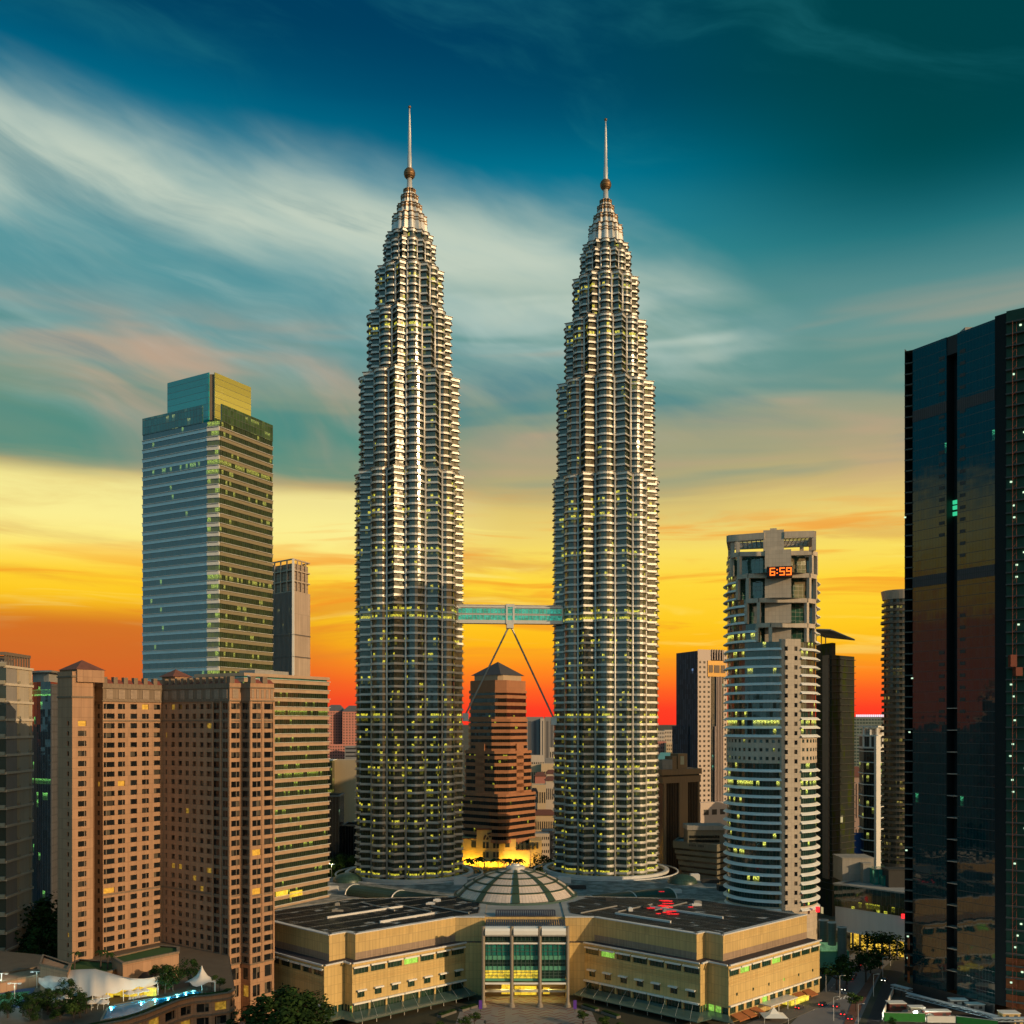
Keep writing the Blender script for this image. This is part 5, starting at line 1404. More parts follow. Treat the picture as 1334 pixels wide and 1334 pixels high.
def white_slim():
    L, C, Rr = (kx(1125) * 648, 648.0), (kx(1143) * 640, 640.0), (kx(1156) * 655, 655.0); zt = zat(946, 640)
    t = thing('office_tower', 'slim dark glass tower with a white corner column and white top frame', 'office tower', (C[0], C[1], 0))
    poly = [L, C, Rr, (Rr[0] - 4, Rr[1] + 12), (L[0] + 2, L[1] + 14)]
    g = MB(); g.walls(poly, 0, zt - 6); g.build('glazing', glass('slim tower glass', (.008, .022, .022), (2.0, 4.0), .06, (.8, .85, .15), .7, .06, 1.8, .08), t)
    w = MB(); w.obox(C, (1, .2), 3.0, 2.6, 0, zt - 6); w.build('column', WHITE, t)
    f = MB()
    for k in range(12):
        z = 10 + k * 7.0
        if z < zt - 8: f.ring(offset(poly, .7), offset(poly, -.1), z, z + .5)
    f.build('floor_slab', WHITE, t)
    tp = MB()
    for z in (zt - 14, zt - 6.5, zt - .8): tp.ring(offset(poly, .9), offset(poly, -1.2), z, z + 1.0)
    for p in (L, C, Rr, lerp(L, C, .5), lerp(C, Rr, .5)): tp.obox(p, (1, 0), 1.0, 1.0, zt - 13, zt)
    tp.build('top_frame', WHITE, t)
    m = MB(); m.prism(offset(poly, -1.5), zt - 6, zt - 1.5); m.build('plant_room', wall('white plant wall', (.55, .5, .45), .7, (3, 9), .6, .5), t)
white_slim()

def low_mall():
    A, B = (kx(1088) * 480, 480.0), (kx(1184) * 452, 452.0); zt = zat(1152, 480)
    d = (Vector(B) - Vector(A)).normalized(); n = Vector((d.y, -d.x))
    t = thing('shop_building', 'low shop building with a dark glass storey, white wall and glowing arcade', 'shop building', ((A[0] + B[0]) / 2, 470, 0))
    A2, B2 = Vector(A) - n * 34, Vector(B) - n * 34
    poly = [A, B, tuple(B2), tuple(A2)]
    zw = zat(1180, 480)
    zz = zat(1209, 480)
    W = MB(); W.walls(poly, zz, zw); W.build('wall', wall('white rendered wall', (.62, .61, .58), .8, None, 1, 0, .05, .1), t)
    g = MB(); g.walls(offset(poly, .35), zw, zw + 3.4); g.build('lit_glazing', glass('lit shop glass', (.03, .05, .02), (1.8, 3.4), .45, (.8, .75, .06), .9, .1, 1.6, .1), t)
    g = MB(); g.walls(offset(poly, .4), zw + 3.4, zt); g.build('glazing', glass('teal shop glass', (.006, .035, .03), (2.2, 3.0), .0, (1, 1, 1), 0, .06, 1.7, .08), t)
    r = MB(); r.ring(offset(poly, .8), offset(poly, -2), zt, zt + .6); r.build('parapet', CONC, t)
    r = MB(); r.cap(poly, zt + .1); r.cap(poly, zz, False); r.build('roof', ROOFG, t)
    g = MB(); g.walls(offset(poly, -5), 0, zz); g.build('arcade_wall', glow('arcade light', (1.0, .62, .06), 1.25, (2.6, 2.2)), t)
    s = MB(); s.ring(offset(poly, 2.0), offset(poly, -1), zz - .5, zz - .02); s.build('ledge', WHITE, t)
    for k in range(10):
        p = lerp(A, B, (k + .5) / 10); m = MB(); m.box(p[0] - .4, p[0] + .4, p[1] - .4, p[1] + .4, 0, zz - .5); m.build('arcade_column', CONC, t)
    for (px, D, w, dp, h, m_) in ((1118, 488, 15, 14, 11, CONC), (1130, 484, 4, 5, 9, CONC), (1150, 478, 8, 9, 7, GREENG), (1172, 470, 10, 9, 8, DARK), (1163, 474, 9, 8, 4.5, GREENG)):
        x = kx(px) * D; m = MB(); m.box(x - w / 2, x + w / 2, D, D + dp, zt + .1, zt + h); m.box(x - w / 2 - .3, x + w / 2 + .3, D - .3, D + dp + .3, zt + h, zt + h + .4); m.build('roof_block', m_, t)
    q = at(1176, 1193, 452); m = MB(); m.box(q.x - .9, q.x + .9, q.y - 1.4, q.y - .6, q.z - 1.0, q.z + 1.0); m.build('red_lamp', bpy.data.materials['red lamp'], t)
low_mall()

def ventilation_slabs():
    rnd = random.Random(2)
    GS = wall('grey green glass slab', (.12, .15, .13), .4, (1.4, 3.0), .75, .06, .1, .2)
    for i, (px, w, py0, py1, lab) in enumerate(((1073, 12, 1199, 1240, 'leftmost and tallest looking of the three curved grey green shafts beside the mall'), (1084, 11, 1202, 1243, 'middle one of the three curved grey green shafts beside the mall'), (1097, 12, 1208, 1250, 'rightmost of the three curved grey green shafts, nearest the street'))):
        D = 450 - i * 7; x = kx(px) * D; W = w / F * D; z = zat(py0, D)
        t = thing('ventilation_shaft', lab, 'shaft', (x, D, 0), 'curved shafts beside the mall')
        poly = [(x + W * .5 * math.cos(a), D + W * .35 * math.sin(a)) for a in [2 * math.pi * k / 20 for k in range(20)]]
        m = MB(); m.walls(poly, 0, z); m.cap(offset(poly, -.5), z - 1.2); m.build('shaft_wall', GS, t)
        m = MB(); m.ring(offset(poly, .12), offset(poly, -.5), z - .1, z + .35); m.build('rim', ALU, t)
ventilation_slabs()

# ================================================================== things seen between and beyond the towers
def pyramid_tower():
    D = 745.0; cx = kx(648) * D
    t = thing('office_tower', 'stepped orange brown granite tower with a dark pyramid roof, seen under the skybridge', 'office tower', (cx, D, 0))
    GR = wall('orange granite', (.34, .145, .068), .7, (3, 4.1), .85, .06, .08, .12)
    GD = glass('brown ribbon glass', (.008, .005, .004), (1.6, 4.1), .025, (.8, .75, .05), .7, .08, 1.7, .1, .01, (.03, .02, .015))
    e1 = Vector((math.cos(R(-38)), math.sin(R(-38)))); e2 = Vector((math.cos(R(52)), math.sin(R(52))))
    def sq(a, b, ch=0.0, c=(cx, D + 22)):
        p = []
        for sx, sy in ((-1, -1), (1, -1), (1, 1), (-1, 1)):
            v = Vector(c) + e1 * (sx * a) + e2 * (sy * b)
            if ch:
                u0 = v - e1 * (sx * ch); u1 = v - e2 * (sy * ch)
                p += [tuple(u0), tuple(u1)] if sx * sy < 0 else [tuple(u1), tuple(u0)]
            else: p.append(tuple(v))
        return p
    def blk(poly, z0, z1, fh=4.9, bh=2.4, off=.5):
        g = MB(); g.walls(poly, z0, z1); g.cap(poly, z1); g.build('glazing', GD, t)
        n = max(1, round((z1 - z0) / fh)); h = (z1 - z0) / n; c = MB()
        for k in range(n): c.ring(offset(poly, off), offset(poly, -.3), z0 + k * h, z0 + k * h + bh)
        c.ring(offset(poly, off + .2), offset(poly, -.3), z1 - 1.2, z1 + .8); c.build('cladding', GR, t)
    z1, z2, z3 = zat(1036, 740), zat(980, 740), zat(938, 742); zr = zat(893, 745); za = zat(862, 765)
    blk(sq(21.5, 21.5, 4), 18, z1); blk(sq(20.6, 20.6, 7), z1, z2); blk(sq(19.6, 19.6, 9.5), z2, z3); blk(sq(17.6, 17.6, 6), z3, zr - 4)
    for s in (-1, 1):
        for (e, f) in ((e1, e2), (e2, e1)):
            c = Vector((cx, D + 22)) + e * (19.4 * s) * 1.0; m = MB(); m.obox(tuple(c), tuple(f), 8.5, 3.4, 16, z2 + 6); m.build('buttress', GR, t)
    w = MB(); w.prism(sq(17.4, 17.4, 6), zr - 4, zr + 4.0); w.build('upper_wall', GR, t)
    w = MB(); w.prism(sq(13.8, 13.8, 3), zr + 4.0, zr + 8.0); w.build('attic', wall('pale attic', (.40, .30, .20), .7, None), t)
    P = sq(14.4, 14.4, 0); zb = zr + 8.0; r = MB()
    for i in range(4):
        a, b = P[i], P[(i + 1) % 4]; L = math.dist(a, b)
        r.face([(*a, zb), (*b, zb), (cx, D + 22, za)], [(0, 0), (L, 0), (L / 2, 18)])
    r.build('roof', wall('slate roof', (.085, .07, .065), .55, (1.5, 1.5), .75, .1), t)
    # floodlit base with an arched window
    ST = wall('cream stone base', (.50, .36, .16), .75, (2.5, 2.5), .88, .06)
    y0 = D - 2
    def X_(px): return kx(px) * y0
    def Z_(py): return zat(py, y0)
    b = MB(); b.box(X_(605) - 6, X_(690), y0 + 2, D + 40, 0, Z_(1108)); b.box(X_(605) - 6, X_(672), y0 + 1, D + 38, Z_(1108), Z_(1093)); b.box(X_(621), X_(655), y0, D + 36, 0, Z_(1081)); b.box(X_(690), X_(706), y0 + 4, D + 40, 0, Z_(1096)); b.build('base_wall', ST, t)
    co = MB(); co.box(X_(605) - 6, X_(672.5), y0 + .4, y0 + 1.2, Z_(1093), Z_(1092)); co.box(X_(619.5), X_(656.5), y0 - .8, y0 + .2, Z_(1081), Z_(1079)); co.box(X_(605) - 6, X_(691), y0 + 1.3, y0 + 2.2, Z_(1108), Z_(1107)); co.build('cornice', TERRA, t)
    ar = MB(); c = (X_(639), Z_(1094))
    for r0, r1 in ((5.4, 4.0), (3.2, 1.6)):
        for k in range(12):
            if k in (4, 8): continue
            a0, a1 = math.pi * k / 12, math.pi * (k + 1) / 12
            ar.face([(c[0] + r0 * math.cos(a0), y0 - .1, c[1] + r0 * math.sin(a0)), (c[0] + r0 * math.cos(a1), y0 - .1, c[1] + r0 * math.sin(a1)), (c[0] + r1 * math.cos(a1), y0 - .1, c[1] + r1 * math.sin(a1)), (c[0] + r1 * math.cos(a0), y0 - .1, c[1] + r1 * math.sin(a0))][::-1])
    ar.build('arch_window', plain('dark arch glass', (.06, .025, .02), .4), t)
    for px in (630.5, 635, 644, 648.5):
        for py0, py1 in ((1105, 1097), (1117, 1110)):
            m = MB(); m.box(X_(px) - .9, X_(px) + .9, y0 - .2, y0 + .1, Z_(py0), Z_(py1)); m.build('window', DARK, t)
    for px in (617, 661): 
        m = MB(); m.box(X_(px) - 1.6, X_(px) + 1.6, y0 + .8, y0 + 1.05, Z_(1104), Z_(1096)); m.build('window', DARK, t)
    for px in (673, 678, 683.5, 694, 700):
        m = MB(); m.box(X_(px) - .8, X_(px) + .8, y0 + 1.6, y0 + 4.1, Z_(1106), Z_(1098)); m.build('window', DARK, t)
    m = MB(); m.box(X_(630), X_(650), y0 - 7, y0, Z_(1121), Z_(1119)); m.tube((X_(631), y0 - 6, 0), (X_(631), y0 - 6, Z_(1121)), .4); m.tube((X_(649), y0 - 6, 0), (X_(649), y0 - 6, Z_(1121)), .4); m.build('porch', ST, t)
    m = MB(); m.box(X_(632), X_(648), y0 - .3, y0 + .1, .5, Z_(1122)); m.build('lit_entrance', YELLOW, t)
    for i, px in enumerate((606, 616, 628, 640, 650, 662, 674, 685)):
        l = bpy.data.lights.new('floodlight', 'SPOT'); l.energy = 9500; l.color = (1, .55, .03); l.spot_size = R(120); l.spot_blend = .8; l.shadow_soft_size = .5
        lo = bpy.data.objects.new('floodlight', l); COL.objects.link(lo); lo.parent = t
        lo.location = Vector((X_(px), y0 - 4.5, 1.2)) - t.location; lo.rotation_euler = (R(90 + 42), 0, 0)
        m = MB(); m.box(X_(px) - .5, X_(px) + .5, y0 - 9.2, y0 - 8.5, .0, .8); m.build('lamp_housing', DARK, t)
pyramid_tower()

def simple_building(name, label, cat, poly, z1, mw, rows, cols, z0=0.0, fw=.5, fh=.5, mg=None, group=None, roofm=None, cap=None, nwin=20, rh=None):
    c = (sum(p[0] for p in poly) / len(poly), sum(p[1] for p in poly) / len(poly))
    t = thing(name, label, cat, (c[0], c[1], 0), group)
    W, wn = MB(), Wins()
    n = len(poly)
    for i in range(n):
        a, b = poly[i], poly[(i + 1) % n]
        if i < len(cols) and cols[i]:
            facade(W, wn, a, b, z0 + 1, z1 - 1, cols[i], rows, fw, fh, .3); W.walls([a, b], z1 - 1, z1, False); W.walls([a, b], z0, z0 + 1, False)
        else: W.walls([a, b], z0, z1, False)
    W.build('wall', mw, t)
    wn.build(mg or FARGL, t, 'window', nwin)
    r = MB(); r.cap(poly, z1 - .4); r.build('roof', roofm or ROOFG, t)
    if cap: cap(t, poly, z1)
    return t
FARGL = plain('far window glass', (.03, .028, .028), .3)
PINK = wall('pink render', (.42, .17, .14), .8, None, 1, 0, .05, .08)
CREAM = wall('cream render', (.52, .40, .26), .8, None, 1, 0, .05, .10)
PALE = wall('pale render', (.48, .42, .36), .8, None, 1, 0, .08, .12)
GREY = wall('grey render', (.20, .20, .21), .8, None, 1, 0, .08, .12)
def quad(px0, px1, D, dep, skew=0.0):
    a, b = (kx(px0) * D, D - skew), (kx(px1) * D, D + skew)
    return [a, b, (b[0], b[1] + dep), (a[0], a[1] + dep)]
def hiproof(m, over=.8, h=6):
    def f(t, poly, z1):
        P = offset(poly, over); c = [lerp(P[0], P[3], .5), lerp(P[1], P[2], .5)]
        a, b = lerp(c[0], c[1], .25), lerp(c[0], c[1], .75); r = MB()
        r.face([(*P[0], z1), (*P[1], z1), (*b, z1 + h), (*a, z1 + h)]); r.face([(*P[2], z1), (*P[3], z1), (*a, z1 + h), (*b, z1 + h)])
        r.face([(*P[1], z1), (*P[2], z1), (*b, z1 + h)]); r.face([(*P[3], z1), (*P[0], z1), (*a, z1 + h)]); r.face([(*p, z1) for p in P[::-1]])
        r.build('pitched_roof', m, t)
    return f
SLATE = plain('grey roof', (.10, .10, .11), .7, 0, .2, .2)
# left gap: pink blocks, cream slab, dark blocks
simple_building('apartment_block', 'farther pink apartment block with grey hipped top, touching the office block edge', 'apartment block', quad(424, 446, 1500, 30, 6), zat(926, 1500), PINK, 30, [7], cap=hiproof(SLATE, .6, 9), nwin=0)
simple_building('apartment_block', 'pink apartment block with grey hipped top right beside the left twin tower', 'apartment block', quad(447, 472, 1495, 30, 6), zat(927, 1495), PINK, 30, [7], cap=hiproof(SLATE, .6, 9), nwin=0)
simple_building('apartment_block', 'short pink wing standing in front of the taller pink blocks', 'apartment block', quad(430, 449, 1440, 26, 4), zat(970, 1440), PINK, 18, [6], nwin=0)
simple_building('apartment_block', 'small grey banded block between the pink wing and the twin tower', 'apartment block', quad(449, 470, 1400, 26, 0), zat(972, 1400), GREY, 14, [1], fw=.9, fh=.4, nwin=0)
simple_building('building', 'tall blank cream slab with one dark side slot', 'building', quad(433, 474, 760, 18, -3), zat(990, 760), CREAM, 1, [0], nwin=0)
_t = thing('office_block', 'narrow glass strip block leaning against the cream slab', 'office block', (kx(430) * 752, 752, 0)); m = MB(); m.prism(quad(427, 432.5, 752, 18), 0, zat(991, 752)); m.build('glazing', glass('strip glass', (.04, .06, .02), (2, 4), .3, (.8, .8, .1), .4), _t)
m = MB(); m.prism(offset(quad(427, 432.5, 752, 18), .5), zat(991, 752), zat(990, 752)); m.build('roof', WHITE, _t)
for lab, q, py in (('dark blue glass block in front of the cream slab', quad(422, 442, 690, 20), 1038), ('small dark blue glass block at the foot of the twin tower', quad(446, 475, 700, 20, -2), 1076)):
    _t = thing('office_block', lab, 'office block', (q[0][0], q[0][1], 0)); m = MB(); m.prism(q, 0, zat(py, q[0][1])); m.build('glazing', glass('navy glass', (.006, .012, .02), (2, 3.6), .01, (.5, .8, .4), .5), _t)
    m = MB(); m.ring(offset(q, .3), offset(q, -1), zat(py, q[0][1]), zat(py, q[0][1]) + 1); m.build('parapet', GREY, _t)
# between the towers: grey twin slab far off and the low town
simple_building('apartment_block', 'grey high rise slab with a white stair strip, right of the pyramid roofed tower', 'apartment block', quad(686, 708, 1600, 30), zat(934, 1600), GREY, 1, [3], fw=.5, fh=.9, mg=plain('dark grey strip', (.09, .095, .11), .6), nwin=0)
simple_building('apartment_block', 'second grey high rise slab, half hidden behind the twin tower on the right', 'apartment block', quad(710, 727, 1600, 30), zat(934, 1600), GREY, 1, [3], fw=.5, fh=.9, mg=bpy.data.materials['dark grey strip'], nwin=0)
simple_building('stair_tower', 'white stair strip between the two far grey slabs', 'stair tower', quad(704, 709.5, 1590, 12), zat(936, 1590), PALE, 1, [1], fw=.25, fh=.95, mg=bpy.data.materials['dark grey strip'], nwin=0)
TOWN = [(716, 724, 1400, 974, 986, PALE, 0, 'white apartment house rising above the low town'), (692, 709, 1380, 984, 989, PALE, 0, 'low white house below the far grey slabs'),
        (710, 722, 1330, 988, 994, GREY, 0, 'grey low house beside the white apartment house'), (692, 705, 1180, 996, 1006, CREAM, 0, 'cream school block with a small roof cabin'),
        (705, 724, 1170, 995, 1006, CREAM, 0, 'wide cream block beside the school block'), (697, 711, 1060, 1011, 1020, PINK, 1, 'pink house with a red tiled roof'),
        (712, 724, 1090, 1008, 1015, PALE, 1, 'white house with a red tiled roof at the twin tower edge'), (693, 711, 960, 1022, 1031, CREAM, 0, 'cream terrace house with a flat roof'),
        (711, 724, 985, 1017, 1026, PALE, 1, 'pale house among trees near the twin tower'), (693, 700, 910, 1033, 1046, PALE, 1, 'small white house with lit windows'),
        (694, 725, 820, 1062, 1068, CREAM, 1, 'long low house with a red tiled hip roof'), (706, 726, 790, 1082, 1092, GREY, 0, 'grey flat roofed shed behind the trees'),
        (697, 716, 770, 1086, 1100, PALE, 0, 'pale low annex beside the floodlit base')]
for (a, b, D, p0, p1, mw, rf, lab) in TOWN:
    simple_building('town_house', lab, 'house', quad(a, b, D, 16), zat(p0, D), mw, 2 if p1 - p0 < 12 else 4, [max(2, int((b - a) / 2.6))], fw=.55, fh=.45, group='low houses seen between the twin towers', cap=hiproof(TERRA, 1.0, 4.0) if rf else None, nwin=0)
# right of the twin tower: pink and grey far blocks
for (a, b, D, p0, mw, lab) in ((855, 866, 1700, 952, PALE, 'pale far apartment tower right of the twin tower'), (866, 880, 1720, 951, PALE, 'second pale far apartment tower beside the tall white tower'), (856, 868, 1500, 966, PINK, 'pinkish far apartment block in front of the pale towers'),
                               (868, 881, 1480, 968, CREAM, 'cream far apartment block touching the tall white tower'), (857, 881, 1150, 990, PALE, 'white low block with a teal sloping roof')):
    simple_building('apartment_block', lab, 'apartment block', quad(a, b, D, 25), zat(p0, D), mw, 14, [5], group='far apartment blocks right of the twin tower', nwin=0,
                    cap=hiproof(plain('teal roof', (.10, .28, .30), .6), .8, 8) if 'teal' in lab else None)
# gap on the right
def _lit_roof():
    t = simple_building('office_tower', 'far grey green tower with a row of pale lights along its roof', 'office tower', quad(1108, 1162, 860, 26), zat(934, 860), wall('grey green wall', (.11, .15, .145), .6, None), 40, [14], fw=.75, fh=.5, mg=plain('teal window', (.03, .07, .07), .2), nwin=0)
    g = glow('roof lights', (.8, .75, .9), .8)
    for i in range(14):
        x = kx(1116 + i * 2.7) * 860; m = MB(); m.box(x - .5, x + .5, 859, 860.4, zat(934, 860), zat(934, 860) + 2.0); m.build('roof_light', g, t)
_lit_roof()
simple_building('building', 'small pink classical building with red roof and tall windows', 'building', quad(1110, 1128, 730, 20), zat(1012, 730), wall('pink classical', (.34, .24, .21), .8, None), 2, [5], z0=0, fw=.4, fh=.75, cap=hiproof(TERRA, 1.0, 7), nwin=10)
_t = thing('hoarding', 'tall bright blue building wrap panel beside the slim white tower', 'hoarding', (kx(1119) * 655, 655, 0)); m = MB(); m.box(kx(1111) * 655, kx(1127.5) * 655, 655, 656, 0, zat(1085, 655)); m.build('panel', plain('blue wrap', (.015, .09, .36), .6, 0, .25, .1), _t)
m = MB(); m.box(kx(1110) * 655, kx(1128) * 655, 656.2, 657.5, 0, zat(1087, 655)); m.build('frame', STEEL_DULL, _t)

# ================================================================== ground, roads, planting and small things
def struct(name, mb, mat): return tag(mb.build(name, mat), kind='structure')
def groundmat():
    m, nt, b = newmat('city ground'); o = tc(nt, 'Object'); x, y, z = sep(o)
    n = noise(vec(nt, x * .012, y * .012, 0.0), 1.0, 6.0, .65); k = white(vec(nt, (x / 26.0).floor(), (y / 19.0).floor(), 0.0))
    far = smooth(700, 1100, y)
    put(nt, b.inputs['Base Color'], mix(nt, smooth(.4, .6, n) * .6 + k * far * .4, (.022, .034, .016), (.10, .085, .07))); b.inputs['Roughness'].default_value = .9
    return m
m = MB()
N = 24
ring_ = [(60000 * math.cos(2 * math.pi * i / N), 60000 * math.sin(2 * math.pi * i / N)) for i in range(N)]
m.cap(ring_, 0.0); struct('ground', m, groundmat())
ASPH = plain('asphalt', (.16, .16, .175), .75, 0, .2, .15); ASPHD = plain('dark fresh asphalt', (.022, .022, .030), .8, 0, .2, .2)
PAVE = plain('pavement slabs', (.13, .12, .11), .8, 0, .2, .3)
def sheet(name, pts, z, mat): m = MB(); m.cap(pts, z); return struct(name, m, mat)
g = lambda *a: [G(px, py) for px, py in a]
def slab(name, pts, z0, z1, mat):
    m = MB(); m.walls(pts, z0, z1); m.cap(pts, z1); return struct(name, m, mat)
def ccw(p):
    a = sum(p[i][0] * p[(i + 1) % len(p)][1] - p[(i + 1) % len(p)][0] * p[i][1] for i in range(len(p))); return p if a > 0 else p[::-1]
# paved square before the entrance with a zigzag of red and grey setts
def plazamat():
    m, nt, b = newmat('patterned paving'); o = tc(nt, 'Object'); x, y, z = sep(o)
    tri = ((x / 5.0).fract() - .5).abs()
    f = ((y / 3.2) + tri * 1.3 + white(vec(nt, (x / 5.0).floor(), 0.0, 0.0)) * .6).fract()
    n = noise(vec(nt, x * .5, y * .5, 0.0), 1.0, 3.0)
    k = white(vec(nt, (x / 2.5).floor(), (y / 3.2).floor(), 4.0))
    put(nt, b.inputs['Base Color'], mix(nt, f.lt(.24) * k.gt(.45), mix(nt, n, (.17, .15, .14), (.26, .235, .22)), (.17, .045, .035))); b.inputs['Roughness'].default_value = .7
    return m
slab('plaza_paving', ccw([(AX - 26, 330), (AX + 26, 330), (AX + 24, 372), (AX + 16, 379), (AX + 16, 394), (AX - 16, 394), (AX - 16, 379), (AX - 24, 372)]), -.2, .12, plazamat())
for s in (1, -1):
    p = [(AX + 26, 330), (AX + 62, 326), (AX + 80, 340), (AX + 71, 352), (AX + 64, 357.5), (AX + 24, 388), (AX + 18, 382), (AX + 24, 371)]
    if s == -1: p = mir(p)
    slab('planted_bank', ccw(p), -.2, .08, plain('bank soil and turf', (.035, .032, .015), .95, 0, .4, .25))
# streets on the right
sheet('side_street', ccw(g((1030, 1334), (1000, 1345), (1105, 1352), (1120, 1330), (1150, 1262), (1180, 1235), (1200, 1228), (1165, 1222), (1120, 1232), (1092, 1262), (1068, 1296))), .02, ASPH)
slab('kerb_island', ccw(g((1098, 1338), (1112, 1300), (1120, 1292), (1136, 1268), (1144, 1270), (1124, 1308), (1108, 1345))), 0, .16, plain('red brick kerb', (.14, .06, .045), .85, 0, .3, .4))
sheet('ramp_road', ccw(g((1122, 1350), (1146, 1290), (1165, 1252), (1184, 1250), (1164, 1290), (1140, 1350))), .026, ASPHD)
slab('mall_pavement', ccw([(AX + 72, 352), (AX + 84, 352), (AX + 125, 396), (AX + 118, 402)]), -.1, .14, PAVE)
sheet('rear_street', ccw(g((1060, 1222), (1200, 1224), (1200, 1236), (1070, 1240))), .03, ASPH)
mk = MB()
for (a, b, w) in (((1100, 1345), (1130, 1288), 1.0), ((1060, 1316), (1100, 1266), .8)):
    p, q = Vector(G(*a)), Vector(G(*b)); n_ = int((q - p).length / 5)
    for k in range(n_):
        u, v = p.lerp(q, k / n_), p.lerp(q, (k + .45) / n_); mk.strip(u, v, -.1, .1, .024, .032)
struct('road_markings', mk, WHITE)
sheet('hotel_drive', ccw(g((310, 1334), (360, 1300), (430, 1345), (330, 1350))), .02, ASPH)

# ------------------------------------------------------------------ trees
def leafmat(name, c0, c1):
    m, nt, b = newmat(name); o = tc(nt, 'Object')
    n = noise(o, .45, 3.0); 
    oi = nt.nodes.new('ShaderNodeObjectInfo')
    put(nt, b.inputs['Base Color'], mix(nt, smooth(.3, .7, n), c0, c1)); b.inputs['Roughness'].default_value = .9; b.inputs['IOR'].default_value = 1.2
    return m
LEAF = leafmat('dark leaves', (.006, .018, .005), (.028, .060, .014)); LEAF2 = leafmat('yellow green leaves', (.022, .045, .009), (.05, .085, .02))
BARK = plain('bark', (.06, .045, .035), .9, 0, .3, 2)
def make_tree(seed, h, w, leaf, n=1300, ls=.75, flat=.6, nclump=13, trunk_h=.4):
    r = random.Random(seed)
    t = thing('tree', None, 'tree')
    tr = MB(); tr.tube((0, 0, -.3), (0, 0, h * trunk_h), .035 * h, .022 * h, 8)
    cl = []
    for k in range(nclump):
        a = r.uniform(0, 6.283); rr = w * .5 * math.sqrt(r.uniform(.02, .75)); z = h * r.uniform(trunk_h + .06, .92)
        z -= (rr / (w * .5)) ** 2 * h * .18
        c = Vector((math.cos(a) * rr, math.sin(a) * rr, z)); cl.append((c, w * r.uniform(.15, .27)))
        tr.tube((0, 0, h * trunk_h * .85), tuple(c - Vector((0, 0, w * .05))), .013 * h, .004 * h, 5)
    tr.build('trunk', BARK, t)
    L = MB()
    for k in range(n):
        c, cr = cl[k % nclump]
        d = Vector((r.gauss(0, 1), r.gauss(0, 1), r.gauss(0, 1))).normalized()
        p = c + Vector((d.x, d.y, d.z * flat)) * cr * (r.uniform(.35, 1.0) ** .5)
        nn = (d + Vector((r.uniform(-.8, .8), r.uniform(-.8, .8), r.uniform(-.2, 1)))).normalized()
        e = nn.cross(Vector((0, 0, 1)) if abs(nn.z) < .9 else Vector((1, 0, 0))).normalized(); f = nn.cross(e)
        s = ls * r.uniform(.55, 1.2)
        L.face([p - e * s * .5, p - f * s * .32, p + e * s * .5, p + f * s * .36])
    L.build('crown', leaf, t)
    return t
PROTO = {'a': make_tree(1, 11, 9, LEAF), 'b': make_tree(2, 9, 8, LEAF, 1100, .7), 'r': make_tree(3, 12, 18, LEAF, 2300, .8, .42, 20, .34), 'y': make_tree(4, 7, 5.5, LEAF2, 800, .6), 'c': make_tree(5, 14, 11, LEAF, 1900, .85, .8, 16, .25)}
USED = set()
def tree(kind, x, y, z, s, label, group, rz=None):
    o = PROTO[kind]
    if kind in USED: o = copy_tree(o)
    USED.add(kind)
    o.location = (x, y, z); o.scale = (s, s, s * 1.0); o.rotation_euler = (0, 0, rz if rz is not None else random.uniform(0, 6.28))
    o['label'] = label
    if group: o['group'] = group
    return o
def palm(x, y, z, h, label, group, seed):
    r = random.Random(seed); t = thing('palm_tree', label, 'palm', (x, y, z), group)
    tr = MB(); tr.tube((x, y, z - .2), (x + .2, y, z + h), .25, .16, 7); tr.build('trunk', BARK, t)
    L = MB()
    for k in range(17):
        a = r.uniform(0, 6.283); le = h * r.uniform(.36, .5); up = r.uniform(.1, 1.0)
        d = Vector((math.cos(a), math.sin(a), 0)); s = Vector((-d.y, d.x, 0)); prev = None
        for j in range(6):
            u = j / 5; p = Vector((x + .2, y, z + h)) + d * le * u + Vector((0, 0, le * (up * u * .8 - (.55 + up * .55) * u * u)))
            w = le * .13 * math.sin(math.pi * min(.95, u * .85 + .12)); cur = (p - s * w - Vector((0, 0, w * .6)), p, p + s * w - Vector((0, 0, w * .6)))
            if prev:
                L.face([prev[0], prev[1], cur[1], cur[0]]); L.face([prev[1], prev[2], cur[2], cur[1]])
            prev = cur
    L.build('crown', LEAF, t)
    return t
GT = 'street trees right of the mall'
for k, px, py, s, lab in (('r', 1147, 1262, 1.12, 'wide rain tree silhouetted against the glowing arcade'), ('a', 1103, 1212, .95, 'dark tree between the curved shafts and the white shop wall'),
                          ('a', 1122, 1222, 1.0, 'dark tree left of the wide rain tree, half behind it'), ('b', 1090, 1290, 1.15, 'round street tree at the mall corner beside the kiosk'),
                          ('a', 1103, 1283, .95, 'street tree just right of the mall corner tree'), ('b', 1128, 1280, 1.2, 'street tree on the kerb island before the ramp road'),
                          ('b', 1134, 1268, 1.0, 'second island tree, behind the first one'), ('y', 1115, 1318, .9, 'small bright tree on the brick island')):
    x, y = G(px, py); tree(k, x, y, 0, s * 1.22, lab, GT)
x, y = G(1172, 1392); x, y = kx(1162) * 352, 352; tree('c', x, y, 0, .28, 'clipped tree at the bottom edge before the construction hoarding', GT)
GP = 'young trees round the mall square'
